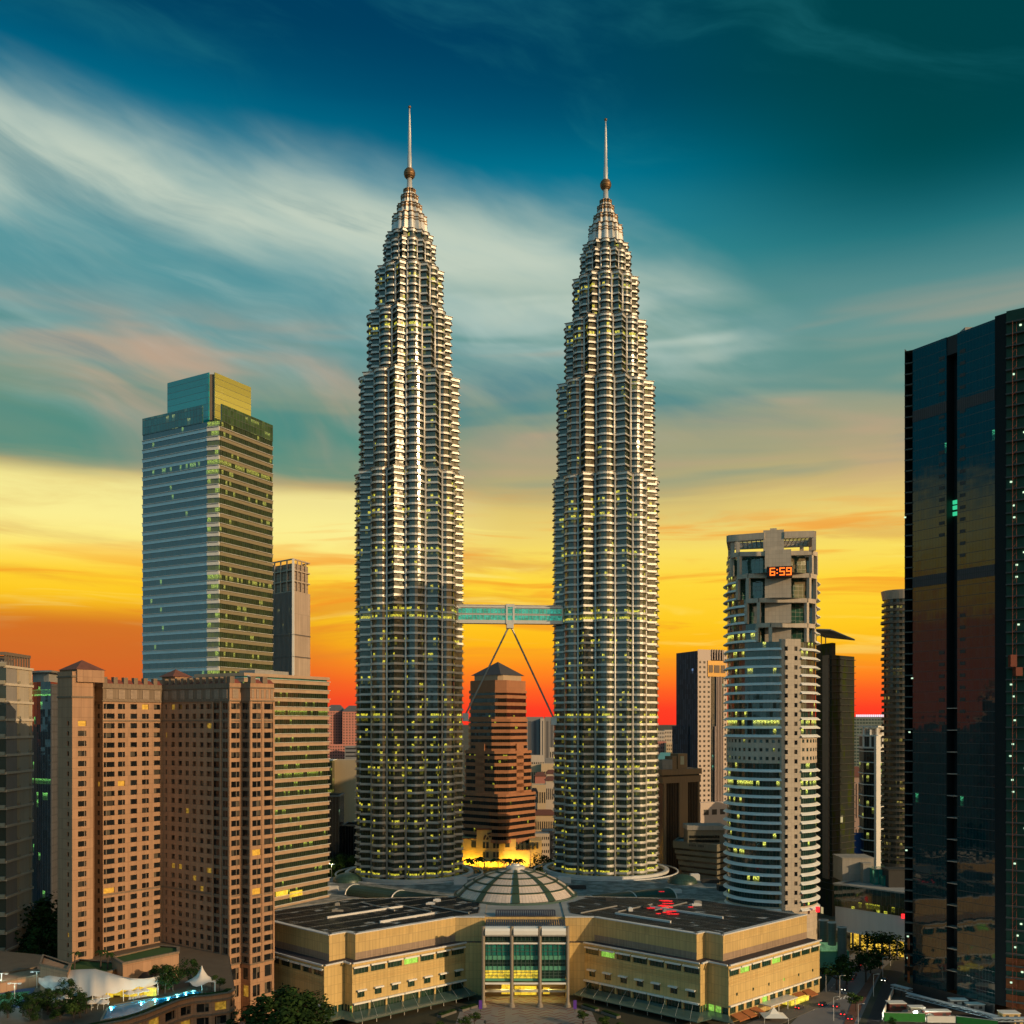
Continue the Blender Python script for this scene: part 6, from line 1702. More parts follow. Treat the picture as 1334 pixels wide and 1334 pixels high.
for i, (px, py, s, lab) in enumerate(((576, 1350, .9, 'young tree left of the square, lowest in the frame'), (604, 1346, 1.0, 'young tree left of the paving, beside the entrance path'), (618, 1338, .9, 'young tree standing closest to the left entrance column'),
                         (760, 1336, .95, 'young tree standing closest to the right entrance column'), (786, 1344, 1.0, 'young tree right of the square beside the canopy'), (806, 1352, .9, 'young tree right of the square near the canopy end'), (548, 1356, .95, 'young tree under the left glass canopy corner'), (836, 1356, .9, 'young tree under the right glass canopy corner'))):
    x, y = G(px, py); tree('y', x, y, .1, s * .85, lab, GP)
GH = 'dense trees below the hotel'
for px, D, zt, s, k, lab in ((352, 305, 0, 1.62, 'c', 'big dark tree below the hotel corner, tallest of its clump'), (374, 312, 0, 1.62, 'c', 'big dark tree below the hotel, left of the mall wall'), (392, 320, 0, 1.4, 'c', 'dark tree against the shaded mall side wall'),
                             (408, 330, 0, 1.15, 'c', 'dark tree at the mall corner, rightmost of the hotel clump'), (330, 300, 0, 1.45, 'c', 'dark tree under the curved terrace wall end'), (362, 290, 0, 1.25, 'c', 'low dark tree at the bottom edge of the hotel clump'), (400, 300, 0, 1.0, 'c', 'low dark tree at the bottom edge near the mall corner')):
    tree(k, kx(px) * D, D, zt, s * 1.10, lab, GH)
GB = 'dark trees behind the mall podium'
for px, D, s, k, lab in ((706, 640, 1.65, 'c', 'tall dark tree between the floodlit base and the twin tower'), (694, 652, 1.1, 'a', 'smaller tree beside the floodlit stone base'), (716, 650, 1.3, 'a', 'tree touching the twin tower left of its base'), (698, 830, 1.3, 'r', 'spreading tree behind the pale annex'), (708, 900, 1.4, 'r', 'wide tree below the red hip roof'), (716, 905, 1.4, 'r', 'wide tree at the twin tower edge below the red roof'),
                         (706, 1010, 1.9, 'r', 'wide far tree between the town houses'), (718, 1020, 1.9, 'r', 'wide far tree beside the town houses at the tower edge'), (714, 1120, 1.9, 'r', 'farthest wide tree above the town houses'),
                         (432, 640, 1.5, 'c', 'tall dark tree left of the twin tower foot'), (444, 650, 1.6, 'c', 'dark tree beneath the cream slab'), (456, 655, 1.5, 'c', 'dark tree touching the left twin tower foot'), (438, 610, .8, 'y', 'small lit tree beside the podium lamp'), (450, 612, .8, 'y', 'small lit tree left of the twin tower ledge'), (430, 604, .8, 'y', 'small tree beside the office block foot')):
    tree(k, kx(px) * D, D, 0, s, lab, GB)
for i, (px, h, lab) in enumerate(((611, 13, 'palm before the floodlit base, leftmost of the row'), (623, 13.5, 'palm before the floodlit base beside the porch'), (646, 12, 'palm before the floodlit base above the porch'), (660, 13, 'palm right of the floodlit porch'), (675, 12.5, 'palm at the right end of the floodlit row'), (668, 11, 'shorter palm between the two right palms'))):
    D = 690 + (i % 3) * 4; palm(kx(px) * D, D, 0, h, lab, 'palms before the floodlit base', i)

# ------------------------------------------------------------------ hotel podium and pool terrace
ZP = 24.0
def TP(px, py, z=ZP): return G(px, py, z)
def terrace():
    t = thing('pool_terrace', 'curved granite terrace with a window row carrying the hotel pool and garden', 'terrace', (-120, 320, 0))
    edge = [(-10, 1372), (60, 1352), (128, 1335), (165, 1328), (190, 1320), (212, 1311), (232, 1303), (252, 1298), (276, 1296), (299, 1292.5), (306, 1288)]
    E = [TP(px, py, ZP + .4) for px, py in edge]
    back = [HT['P1'], HT['I'], HT['R1'], HT['A'], (HT['Lb'][0] - 6, HT['Lb'][1] + 6), (-205, 372), (-205, 290)]
    poly = [tuple(p) for p in E] + [tuple(p) for p in back]
    W, wn = MB(), Wins()
    for i in range(len(E) - 1):
        L = math.dist(E[i], E[i + 1]); n = max(1, int(L / 4.2))
        facade(W, wn, E[i], E[i + 1], 14.5, ZP - 1.2, n, 2, .66, .60, .5)
        W.walls([E[i], E[i + 1]], 0, 14.5, False); W.walls([E[i], E[i + 1]], ZP - 1.2, ZP + .1, False)
    W.walls([E[-1], poly[len(E)]], 0, ZP + .1, False); W.walls(poly[len(E):] + [E[0]], 0, ZP, False)
    W.build('wall', GRAN, t); wn.build(HOTELGL, t, 'window', 60, HOTELLIT, .14, random.Random(8))
    c = MB(); c.ring(offset(E, .5, False), offset(E, -.8, False), ZP + .1, ZP + .4, closed=False); c.ring(offset(E, .4, False), offset(E, -.2, False), ZP - 1.6, ZP - 1.1, closed=False); c.ring(offset(E, .4, False), offset(E, -.2, False), 18.3, 18.8, closed=False); c.build('coping', GRAND, t)
    h = MB(); inn, inn2 = offset(E, -.9, False), offset(E, -2.6, False)
    h.cap(poly, ZP); h.build('deck', plain('terrace paving', (.11, .085, .06), .7, 0, .3, .3), t)
    pl = MB(); pl.ring(inn, inn2, ZP + .05, ZP + .5, closed=False); pl.build('hedge_strip', LEAF, t)
    return E
TE = terrace()
WATER = None
def watermat():
    m, nt, b = newmat('pool water'); o = tc(nt, 'Object')
    b.inputs['Base Color'].default_value = (.008, .24, .42, 1); b.inputs['Roughness'].default_value = .15; b.inputs['IOR'].default_value = 1.2
    n = nt.nodes.new('ShaderNodeTexNoise'); nt.links.new(o.s, n.inputs['Vector']); n.inputs['Scale'].default_value = 1.1
    bp = nt.nodes.new('ShaderNodeBump'); bp.inputs['Strength'].default_value = .25; nt.links.new(n.outputs[0], bp.inputs['Height']); nt.links.new(bp.outputs[0], b.inputs['Normal'])
    return m
pw = [TP(px, py) for px, py in ((133, 1329.5), (152, 1326.5), (176, 1321.5), (200, 1313.5), (222, 1305.5), (244, 1300.5), (262, 1297), (262, 1292), (240, 1294), (231, 1298), (221, 1299.5), (196, 1302), (172, 1306), (150, 1310), (141, 1314), (137, 1322))]
m = MB(); m.cap(ccw(pw), ZP + .12); o = m.build('pool_water', watermat()); tag(o, kind='structure')
m = MB(); pc = ccw(pw); m.ring(offset(pc, .5), offset(pc, -.05), ZP + .02, ZP + .3); o = m.build('pool_kerb', plain('pool kerb', (.30, .26, .2), .6)); tag(o, kind='structure')
UW = glow('underwater light', (.25, .95, 1.0), 2.2)
for px, py, lab in ((184, 1306.5, 'leftmost bright underwater lamp on the pool edge'), (202, 1302.5, 'second bright underwater lamp along the pool edge'), (219, 1301, 'third underwater lamp near the pool corner'), (231, 1296.5, 'underwater lamp in the narrow pool arm'), (242, 1294, 'underwater lamp near the small white canopy'), (252, 1291.5, 'underwater lamp at the far end of the narrow pool arm'), (145, 1313, 'underwater lamp at the near pool corner beside the umbrellas')):
    x, y = TP(px, py); t = thing('pool_lamp', lab, 'lamp', (x, y, ZP), 'underwater pool lamps'); m = MB(); m.tube((x, y, ZP + .13), (x, y, ZP + .22), .42, .42, 12); m.build('lens', UW, t)
    m = MB(); m.tube((x, y, ZP + .12), (x, y, ZP + .18), .55, .55, 12); m.build('rim', ALU, t)
    l = bpy.data.lights.new('lamp_light', 'POINT'); l.energy = 260; l.color = (.2, .85, 1.0); l.shadow_soft_size = .2; lo = bpy.data.objects.new('lamp_light', l); COL.objects.link(lo); lo.parent = t; lo.location = (0, 0, .6)
# tent roof
CANV = plain('white canvas', (.56, .53, .50), .7, 0, .08, .2)
def tent():
    x0, y0 = TP(52, 1289); t = thing('tent_roof', 'large white scalloped tent roof over the pool restaurant', 'tent', (x0, y0, ZP))
    A = [(50, 1280), (72, 1290), (92, 1291), (100, 1296), (120, 1297), (140, 1293), (160, 1289), (180, 1285), (205, 1281), (220, 1272)]
    B = [(50, 1277), (62, 1270), (80, 1265), (100, 1263.5), (120, 1263), (138, 1268), (155, 1273), (172, 1276), (195, 1276), (215, 1269)]
    m = MB(); n = len(A); zf = [4.0, 3.6, 4.2, 3.4, 3.6, 3.6, 3.6, 3.6, 3.6, 4.0]; K = 6
    def D_(py, z): return (CAMZ - z) * F / (py - HOR)
    rows = []
    for i in range(n):
        za, zb = ZP + zf[i], ZP + 4.2 + 3.2 * math.sin(math.pi * i / (n - 1))
        a = Vector((*G(A[i][0], A[i][1], za), za)); b = Vector((*G(B[i][0], B[i][1], zb), zb)); rows.append((a, b))
    S_ = 5
    pts = []
    for i in range(n - 1):
        for s in range(S_ + (i == n - 2)):
            u = s / S_; a = rows[i][0].lerp(rows[i + 1][0], u); b = rows[i][1].lerp(rows[i + 1][1], u); sag = math.sin(math.pi * u) * .8
            col = []
            for k in range(K + 1):
                v = k / K; p = a.lerp(b, v); p.z += math.sin(math.pi * v) * 1.2 - sag * (1 - v) * .9; col.append(p)
            for k in range(1, 4):
                v = k / 3; p = b + Vector((0, 7 * v, -3.4 * v * v)); col.append(p)
            pts.append(col)
    for i in range(len(pts) - 1):
        for k in range(len(pts[0]) - 1):
            m.face([pts[i][k], pts[i + 1][k], pts[i + 1][k + 1], pts[i][k + 1]])
    m.build('canopy', CANV, t, True)
    for i in range(1, n, 1):
        a = rows[i][0]; p = MB(); p.tube((a.x, a.y + .5, ZP), (a.x, a.y + .3, a.z), .12); p.build('pole', WHITE, t)
    for px, py, w, z0, z1 in ((172, 1284, 7, .6, 2.6), (190, 1281, 6, .8, 2.4), (152, 1289, 8, 1.0, 2.6), (136, 1292, 5, .4, 2.2)):
        x, y = kx(px) * 302, 302; q = MB(); q.box(x - w / 2, x + w / 2, y, y + .4, ZP + z0 - .3, ZP + z1 + .5); q.build('lit_counter', YELLOW, t)
tent()
def spike_canopy():
    x, y = TP(263, 1291); t = thing('tensile_canopy', 'small white pointed tensile canopy at the end of the pool', 'canopy', (x, y, ZP))
    m = MB(); n = 24; prof = [(4.6, 3.0), (3.0, 3.6), (1.6, 4.6), (.6, 6.2), (.12, 7.4)]
    for k in range(len(prof) - 1):
        for i in range(n):
            f = lambda r, a: r * (1 + .12 * math.cos(4 * a))
            a0, a1 = 2 * math.pi * i / n, 2 * math.pi * (i + 1) / n; (r0, z0), (r1, z1) = prof[k], prof[k + 1]
            m.face([(x + f(r0, a0) * math.cos(a0), y + f(r0, a0) * math.sin(a0), ZP + z0 - .4 * math.cos(4 * a0) * (k == 0)), (x + f(r0, a1) * math.cos(a1), y + f(r0, a1) * math.sin(a1), ZP + z0 - .4 * math.cos(4 * a1) * (k == 0)),
                    (x + f(r1, a1) * math.cos(a1), y + f(r1, a1) * math.sin(a1), ZP + z1), (x + f(r1, a0) * math.cos(a0), y + f(r1, a0) * math.sin(a0), ZP + z1)])
    m.build('canopy', CANV, t, True); p = MB(); p.tube((x, y, ZP), (x, y, ZP + 7.6), .14); p.build('mast', WHITE, t)
    p = MB(); p.tube((x + 4.4, y - 1.5, ZP), (x + 4.4, y - 1.5, ZP + 3.1), .22); p.build('mast', WHITE, t)
spike_canopy()
def pavilion(px, py, D, w, h, lab, lamp=False):
    x = kx(px) * D; z = zat(py, D); t = thing('pavilion', lab, 'pavilion', (x, D, ZP))
    b = MB(); b.obox((x, D), E1, w * .8, w * .7, ZP, z); b.build('wall', GRAN, t)
    b = MB(); b.obox((x, D), E1, w * 1.02, w * .92, z - 1.0, z - .1); b.build('cornice', GRAND, t)
    r = MB(); q = [(x + E1.x * sx * w * .56 + E2.x * sy * w * .5, D + E1.y * sx * w * .56 + E2.y * sy * w * .5) for sx, sy in ((-1, -1), (1, -1), (1, 1), (-1, 1))]
    for i in range(4): r.face([(*q[i], z), (*q[(i + 1) % 4], z), (x, D, z + h)])
    r.face([(*p, z) for p in q[::-1]]); r.build('roof', plain('dark brown tiles', (.05, .028, .022), .7, 0, .25, .8) if not bpy.data.materials.get('dark brown tiles') else bpy.data.materials['dark brown tiles'], t)
    if lamp:
        p = at(177, 1264, D - w * .4); m = MB(); m.box(p.x - .5, p.x + .5, p.y - .4, p.y, p.z - .3, p.z + .3); m.build('roof_lamp', glow('roof lamp', (1, .95, .85), 1.2), t)
pavilion(190, 1269, 322, 12.5, 4.2, 'brown roofed pavilion block behind the tent roof', True)
pavilion(80, 1315, 288, 7.0, 2.6, 'small brown roofed kiosk among the terrace trees')
# hotel roof gardens
def garden(name, pts, z, lab, w0):
    P = ccw([G(px, py, z) for px, py in pts]); c = (sum(p[0] for p in P) / len(P), sum(p[1] for p in P) / len(P))
    t = thing('roof_garden', lab, 'roof garden', (*c, ZP)); m = MB(); m.walls(P, ZP, z); m.build('wall', GRAN, t)
    m = MB(); m.ring(offset(P, .25), offset(P, -.7), z, z + .7); m.build('parapet', GRAND, t)
    m = MB(); m.cap(P, z + .12); o = m.build('lawn', plain('roof lawn', (.03, .075, .010), .95, 0, .35, .3), t)
    return P
garden('a', ((146, 1249), (210, 1234), (233, 1236), (233, 1242), (160, 1257)), 31.5, 'lawn terrace strip along the foot of the hotel wing', 0)
garden('b', ((82, 1262), (104, 1252), (150, 1256), (158, 1262), (140, 1269), (86, 1270)), 28.5, 'lower lawn terrace behind the tent roof', 0)
def blocks():
    for pts, z, lab in ((((52, 1258), (56, 1246), (92, 1258), (88, 1266)), 32, 'low granite service block at the foot of the hotel tower'), (((0, 1281), (0, 1270), (50, 1261), (52, 1271)), 27, 'low granite wall building left of the tent')):
        P = ccw([G(px, py, z) for px, py in pts]); c = P[0]; t = thing('service_block', lab, 'building', (*c, ZP)); m = MB(); m.prism(P, ZP, z); m.build('wall', GRAN, t)
        m = MB(); m.ring(offset(P, .3), offset(P, -.5), z, z + .6); m.build('parapet', GRAND, t)
blocks()
# tennis court
m = MB(); m.cap(ccw([TP(-40, 1320), TP(-20, 1292), TP(46, 1287), TP(40, 1300), TP(30, 1312)]), ZP + .03); struct('court_surround', m, plain('blue court', (.01, .05, .16), .7))
m = MB(); m.cap(ccw([TP(-30, 1316), TP(-15, 1297), TP(40, 1291), TP(24, 1308)]), ZP + .045); struct('court_surface', m, plain('green court', (.01, .22, .10), .7))
def lamppost(px, py, z, h, lab, arms=2, e=900, col=(.7, 1.0, .9), grp='floodlight masts round the tennis court', D=None):
    x, y = G(px, py, z) if D is None else (kx(px) * D, D)
    t = thing('lamp_post', lab, 'lamp post', (x, y, z), grp)
    m = MB(); m.tube((x, y, z), (x, y, z + h), .13, .09); m.build('pole', ALU, t)
    m = MB(); m.box(x - 1.5, x + 1.5, y - .08, y + .08, z + h - .1, z + h + .05); m.build('arm', ALU, t)
    for s in (-1, 1):
        m = MB(); m.box(x + s * 1.5 - .45, x + s * 1.5 + .45, y - .3, y + .3, z + h - .12, z + h + .12); hd = m.build('lamp_head', ALU, t)
        m = MB(); m.box(x + s * 1.5 - .38, x + s * 1.5 + .38, y - .25, y + .25, z + h - .17, z + h - .13); m.build('lens', glow('lamp lens', (.8, 1, .95), 3.0) if not bpy.data.materials.get('lamp lens') else bpy.data.materials['lamp lens'], hd)
    if e:
        l = bpy.data.lights.new('lamp_light', 'POINT'); l.energy = e; l.color = col; l.shadow_soft_size = .25; lo = bpy.data.objects.new('lamp_light', l); COL.objects.link(lo); lo.parent = t; lo.location = (0, 0, h - .6)
lamppost(19, 1309, ZP, 6.2, 'double headed lamp mast standing in front of the green tennis court', e=1500)
lamppost(48, 1287, ZP, 5.0, 'double headed lamp mast at the far court corner by the tent', e=300)
lamppost(2, 1292, ZP, 5.5, 'double headed lamp mast at the frame edge behind the court', e=900)
_t = thing('screen_wall', 'small pale yellow screen wall between the court and the tent', 'wall', (kx(58) * 316, 316, ZP)); m = MB(); m.box(kx(46) * 316, kx(72) * 316, 316, 316.5, ZP, zat(1285, 316)); m.build('panel', plain('pale yellow', (.45, .46, .16), .7), _t); m = MB(); m.box(kx(46) * 316 - .1, kx(72) * 316 + .1, 315.9, 316.6, zat(1285, 316), zat(1285, 316) + .25); m.build('coping', WHITE, _t)
# umbrellas
def umbrella(px, py, lab, r=1.7):
    x, y = TP(px, py + 7); t = thing('umbrella', lab, 'umbrella', (x, y, ZP), 'white pool umbrellas')
    m = MB(); n = 8
    for i in range(n):
        a0, a1 = 2 * math.pi * i / n, 2 * math.pi * (i + 1) / n
        m.face([(x + r * math.cos(a0), y + r * math.sin(a0), ZP + 2.3), (x + r * math.cos(a1), y + r * math.sin(a1), ZP + 2.3), (x, y, ZP + 3.1)])
        m.face([(x + r * math.cos(a1), y + r * math.sin(a1), ZP + 2.3), (x + r * math.cos(a0), y + r * math.sin(a0), ZP + 2.3), (x + r * math.cos(a0), y + r * math.sin(a0), ZP + 2.08), (x + r * math.cos(a1), y + r * math.sin(a1), ZP + 2.08)][::-1])
    m.build('canopy', CANV, t); m = MB(); m.tube((x, y, ZP), (x, y, ZP + 3.2), .06); m.build('pole', WHITE, t)
for px, py, lab in ((87, 1302, 'umbrella beside the kiosk, first of the left group'), (98, 1297, 'highest umbrella of the left group, near the tent'), (128, 1303, 'umbrella at the near pool end, top left of five'), (136, 1302, 'umbrella at the near pool end, top right of five'), (127, 1308, 'umbrella at the near pool end, middle of five'), (135, 1309, 'umbrella at the near pool end, lowest of five'), (119, 1309, 'umbrella at the near pool end, leftmost of five'),
                    (169, 1296, 'first umbrella of the row above the loungers'), (179, 1294.5, 'second umbrella of the row above the loungers'), (189, 1292.5, 'third umbrella of the row above the loungers'), (197, 1290.5, 'last umbrella of the row above the loungers'), (74, 1306, 'umbrella half hidden left of the kiosk')):
    umbrella(px, py, lab)
def lounger(px, py, lab):
    x, y = TP(px, py); t = thing('sun_lounger', lab, 'sun lounger', (x, y, ZP), 'loungers along the pool')
    m = MB(); m.box(x - .35, x + .35, y - .9, y + .4, ZP + .3, ZP + .42); m.build('seat', DARK, t); m = MB(); m.face([(x - .35, y + .4, ZP + .42), (x + .35, y + .4, ZP + .42), (x + .35, y + 1.0, ZP + .95), (x - .35, y + 1.0, ZP + .95)]); m.face([(x - .35, y + 1.05, ZP + .9), (x + .35, y + 1.05, ZP + .9), (x + .35, y + .45, ZP + .37), (x - .35, y + .45, ZP + .37)]); m.build('backrest', CANV, t)
    for sx in (-.3, .3):
        for sy in (-.85, .35): m = MB(); m.box(x + sx - .04, x + sx + .04, y + sy - .04, y + sy + .04, ZP, ZP + .3); m.build('leg', DARK, t)
for i in range(9): lounger(168 + i * 4.1, 1304.5 - i * .75, 'dark pool lounger in the row under the umbrellas, %s from its left end' % ['first', 'second', 'third', 'fourth', 'fifth', 'sixth', 'seventh', 'eighth', 'ninth'][i])
GG = 'trees on the pool terrace'
for px, py, k, s, lab in ((62, 1322, 'c', .62, 'terrace tree left of the kiosk'), (50, 1318, 'c', .5, 'terrace tree between the court and the kiosk'), (88, 1308, 'c', .62, 'terrace tree behind the kiosk'), (97, 1318, 'c', .55, 'terrace tree right of the kiosk'), (104, 1326, 'c', .5, 'terrace tree at the near pool corner'), (30, 1324, 'c', .55, 'terrace tree in front of the court'), (10, 1326, 'c', .6, 'terrace tree at the left frame edge'),
                          (215, 1294, 'c', .72, 'large terrace tree left of the small canopy'), (225, 1291, 'c', .66, 'terrace tree behind the narrow pool arm'), (205, 1291, 'c', .66, 'terrace tree beside the umbrellas row end'), (248, 1284, 'c', .7, 'terrace tree behind the small white canopy'), (276, 1290, 'y', .7, 'small bright tree right of the white canopy'), (286, 1291, 'y', .6, 'small bright shrub tree at the terrace end'), (96, 1332, 'y', .8, 'round bush like tree at the bottom edge'), (78, 1330, 'c', .5, 'terrace tree below the kiosk'), (40, 1330, 'c', .6, 'terrace tree at the bottom edge near the court')):
    x, y = TP(px, py); tree(k, x, y, ZP, s * (.86 if k == 'c' else 1), lab, GG)
for i, (px, py, h, lab) in enumerate(((97, 1262, 5, 'palm on the lower roof lawn by the hotel'), (131, 1262, 5.5, 'palm on the roof lawn behind the tent'), (140, 1263, 5, 'second palm on the roof lawn behind the tent'), (72, 1318, 5.5, 'palm beside the kiosk'), (106, 1312, 4, 'palm at the pool corner'), (112, 1320, 4, 'palm overhanging the pool edge'))):
    z = 28.6 if py < 1270 else ZP; x, y = G(px, py, z); palm(x, y, z, h, lab, 'palms in the hotel garden', 20 + i)
GL_ = 'dark trees between the apartments and the hotel'
for px, D, s, lab in ((48, 400, 1.9, 'dark tree beside the beige apartments'), (60, 408, 2.0, 'dark tree between the apartments and the hotel tower'), (70, 400, 1.7, 'dark tree touching the hotel tower'), (55, 385, 1.5, 'lower dark tree above the service block'), (42, 372, 1.2, 'lit shrubby tree at the apartment foot')):
    tree('c', kx(px) * D, D, 8, s, lab, GL_)
lamppost(432, 0, 0, 20, 'tall lamp mast beside the office block, behind the mall podium', e=16000, col=(1, .8, .35), grp='lamp masts behind the mall', D=618)
lamppost(714, 0, 0, 13, 'lamp mast beneath the tree right of the floodlit base', e=3000, col=(1, .9, .6), grp='lamp masts behind the mall', D=632)
for px, py, lab in ((632, 1349, 'dark lamp post at the left edge of the square'), (760, 1349, 'dark lamp post at the right edge of the square')):
    x, y = G(px, py); t = thing('bollard_lamp', lab, 'lamp post', (x, y, 0), 'lamp posts on the square'); m = MB(); m.tube((x, y, 0), (x, y, 4), .15); m.build('pole', DARK, t); m = MB(); m.lathe((x, y), [(.2, 4), (.45, 4.3), (.45, 4.9), (.1, 5.2), (0, 5.2)], 10); m.build('lantern', DARK, t)
for px, py, lab in ((626, 1318, 'violet banner post left of the entrance'), (749, 1318, 'violet banner post right of the entrance')):
    x, y = G(px, py); t = thing('banner_post', lab, 'banner', (x, y, 0), 'violet banner posts'); m = MB(); m.tube((x, y, 0), (x, y, 4.4), .1); m.build('pole', DARK, t); m = MB(); m.box(x - .6, x + .6, y - .15, y - .1, 1.0, 4.2); m.build('banner', plain('violet cloth', (.10, .03, .32), .7) if not bpy.data.materials.get('violet cloth') else bpy.data.materials['violet cloth'], t)
for i, (px0, py0, px1, py1, lab) in enumerate(((572, 1326, 592, 1319, 'stone planter box left of the entrance, outer one'), (600, 1318, 620, 1312, 'stone planter box left of the entrance, inner one'), (760, 1312, 778, 1318, 'stone planter box right of the entrance, inner one'), (786, 1320, 806, 1327, 'stone planter box right of the entrance, outer one'))):
    p, q = G(px0, py0), G(px1, py1); t = thing('planter', lab, 'planter', (*lerp(p, q, .5), 0), 'planter boxes by the entrance'); m = MB(); m.strip(p, q, -1, 1, 0, .9); m.build('trough', PAVE, t); m = MB(); m.strip(lerp(p, q, .03), lerp(p, q, .97), -.8, .8, .9, 1.3); m.build('hedge', LEAF, t)

# ------------------------------------------------------------------ cars
def make_car():
    t = thing('car', None, 'car'); P = plain('car paint', (.08, .08, .09), .3, .3)
    b = MB(); pr = [(-2.1, .45), (-2.15, .8), (-1.2, .95), (-.7, 1.42), (.9, 1.45), (1.6, .98), (2.15, .92), (2.2, .45)]
    for s in (-.85, .85): b.face([(x, s * (.86 if z > 1.2 else 1), z) for x, z in (pr if s < 0 else pr[::-1])])
    for i in range(len(pr)):
        (xa, za), (xb, zb) = pr[i], pr[(i + 1) % len(pr)]; wa, wb = .85 * (.86 if za > 1.2 else 1), .85 * (.86 if zb > 1.2 else 1)
        b.face([(xa, -wa, za), (xa, wa, za), (xb, wb, zb), (xb, -wb, zb)])
    b.build('body', P, t)
    w = MB()
    w.face([(-1.12, -.66, 1.0), (-.76, -.64, 1.36), (-.76, .64, 1.36), (-1.12, .66, 1.0)]); w.build('windscreen', DARK, t)
    for s in (-1, 1): w = MB(); w.face([(-.95, s * .83, 1.0), (-.62, s * .76, 1.36), (.85, s * .76, 1.38), (1.4, s * .83, 1.0)]); w.build('side_window', DARK, t)
    for x in (-1.35, 1.35):
        for s in (-1, 1): w = MB(); w.tube((x, s * .7, .32), (x, s * .9, .32), .32, .32, 12); w.build('wheel', DARK, t)
    for s in (-1, 1):
        w = MB(); w.box(2.17, 2.24, s * .62 - .18, s * .62 + .18, .68, .86); w.build('tail_light', glow('tail light', (1, .02, .02), 6) if not bpy.data.materials.get('tail light') else bpy.data.materials['tail light'], t)
        w = MB(); w.box(-2.2, -2.13, s * .6 - .18, s * .6 + .18, .6, .78); w.build('headlight', glow('headlight', (1, .95, .75), 5) if not bpy.data.materials.get('headlight') else bpy.data.materials['headlight'], t)
    return t
car0 = make_car()
CARS = ((1126, 1229, 170, 'red lit car at the left of the rear street, before the shaft'), (1138, 1231, 172, 'car with red tail lights before the rain tree trunk'), (1152, 1232, 172, 'car with red tail lights right of the rain tree trunk'), (1118, 1236, 185, 'car with red tail lights nearest the curved shafts'), (1132, 1236, 178, 'car with red tail lights in the nearer lane under the rain tree'),
        (1110, 1276, 235, 'dark car on the side street beside the island trees'), (1042, 1314, 228, 'dark car parked by the lit kiosk'), (1112, 1272, 55, 'pale lit car turning beside the island trees'), (1098, 1322, 250, 'car leaving red light on the ramp lane at the bottom'),
        (1090, 1312, 238, 'car just below the zebra crossing'), (1072, 1310, 232, 'car waiting at the mall side of the crossing'), (1100, 1290, 62, 'car with its headlights towards the view above the crossing'), (1121, 1258, 240, 'car between the corner trees and the island'), (1144, 1238, 176, 'second car under the rain tree'), (1160, 1238, 174, 'car right of the rain tree in the near lane'), (1170, 1232, 172, 'car at the dark tower end of the rear street'), (1108, 1328, 246, 'second car on the lane beside the brick island'), (1152, 1278, 60, 'car climbing the dark ramp road'))
for i, (px, py, rot, lab) in enumerate(CARS):
    o = car0 if i == 0 else copy_tree(car0); x, y = G(px, py); o.location = (x, y, .03); o.rotation_euler = (0, 0, R(rot)); o['label'] = lab; o['group'] = 'cars on the streets right of the mall'
# zebra crossing and street lamps
zc = MB()
for k in range(8):
    p, q = Vector(G(1078 + k * 4.2, 1304 - k * .5)), Vector(G(1082 + k * 4.2, 1296 - k * .5)); zc.strip(p, q, -.28, .28, .024, .034)
struct('crossing_stripes', zc, WHITE)
for i, (px, py, lab) in enumerate(((1076, 1292, 'street lamp at the mall corner pavement'), (1094, 1300, 'street lamp beside the zebra crossing'), (1104, 1272, 'street lamp behind the mall corner trees'), (1138, 1298, 'street lamp at the ramp road edge'), (1150, 1274, 'street lamp halfway down the ramp road'), (1160, 1258, 'street lamp by the rain tree'), (1086, 1330, 'street lamp on the near side of the street'), (1118, 1340, 'street lamp at the bottom of the brick island'))):
    x, y = G(px, py); t = thing('street_lamp', lab, 'street lamp', (x, y, 0), 'street lamps right of the mall')
    m = MB(); m.tube((x, y, 0), (x, y, 8.4), .12, .07); m.tube((x, y, 8.4), (x + 1.6, y - .4, 8.7), .06, .05); m.build('pole', ALU, t); m = MB(); m.box(x + 1.3, x + 2.1, y - .55, y - .25, 8.62, 8.78); m.build('lamp_head', ALU, t)
# white marquee by the street
x, y = G(1008, 1330); _t = thing('marquee', 'small white peaked marquee at the mall street corner', 'marquee', (x, y, 0)); m = MB()
for i in range(4):
    c4 = [(x - 4.2, y - 3.6), (x + 4.2, y - 3.6), (x + 4.2, y + 3.6), (x - 4.2, y + 3.6)]; a, b = c4[i], c4[(i + 1) % 4]
    ma, mb_ = lerp(a, (x, y), .6), lerp(b, (x, y), .6)
    m.face([(*a, 1.9), (*b, 1.9), (*mb_, 2.8), (*ma, 2.8)]); m.face([(*ma, 2.8), (*mb_, 2.8), (x, y, 5.0)])
m.build('canopy', WHITE, _t)
for a in c4: m = MB(); m.tube((*a, 0), (*a, 1.9), .09); m.build('pole', ALU, _t)
# glass porch roof at the mall end
q = at(1082, 1240, 440); _t = thing('glass_porch', 'green lit glass porch roof between the mall end and the shafts', 'porch', (q.x, q.y, 0)); m = MB()
z = zat(1236, 440); m.face([(q.x - 6, 436, z), (q.x + 6, 436, z), (q.x + 6, 446, z + 1.5), (q.x - 6, 446, z + 1.5)]); m.face([(q.x - 6, 446, z + 1.3), (q.x + 6, 446, z + 1.3), (q.x + 6, 436, z - .2), (q.x - 6, 436, z - .2)]); m.build('roof', glow('porch glass', (.25, .5, .22), .45, (1.5, 2)), _t)
m = MB(); m.box(q.x - 6, q.x + 7, 437, 446, 0, z - .3); m.build('wall', GREENP, _t)

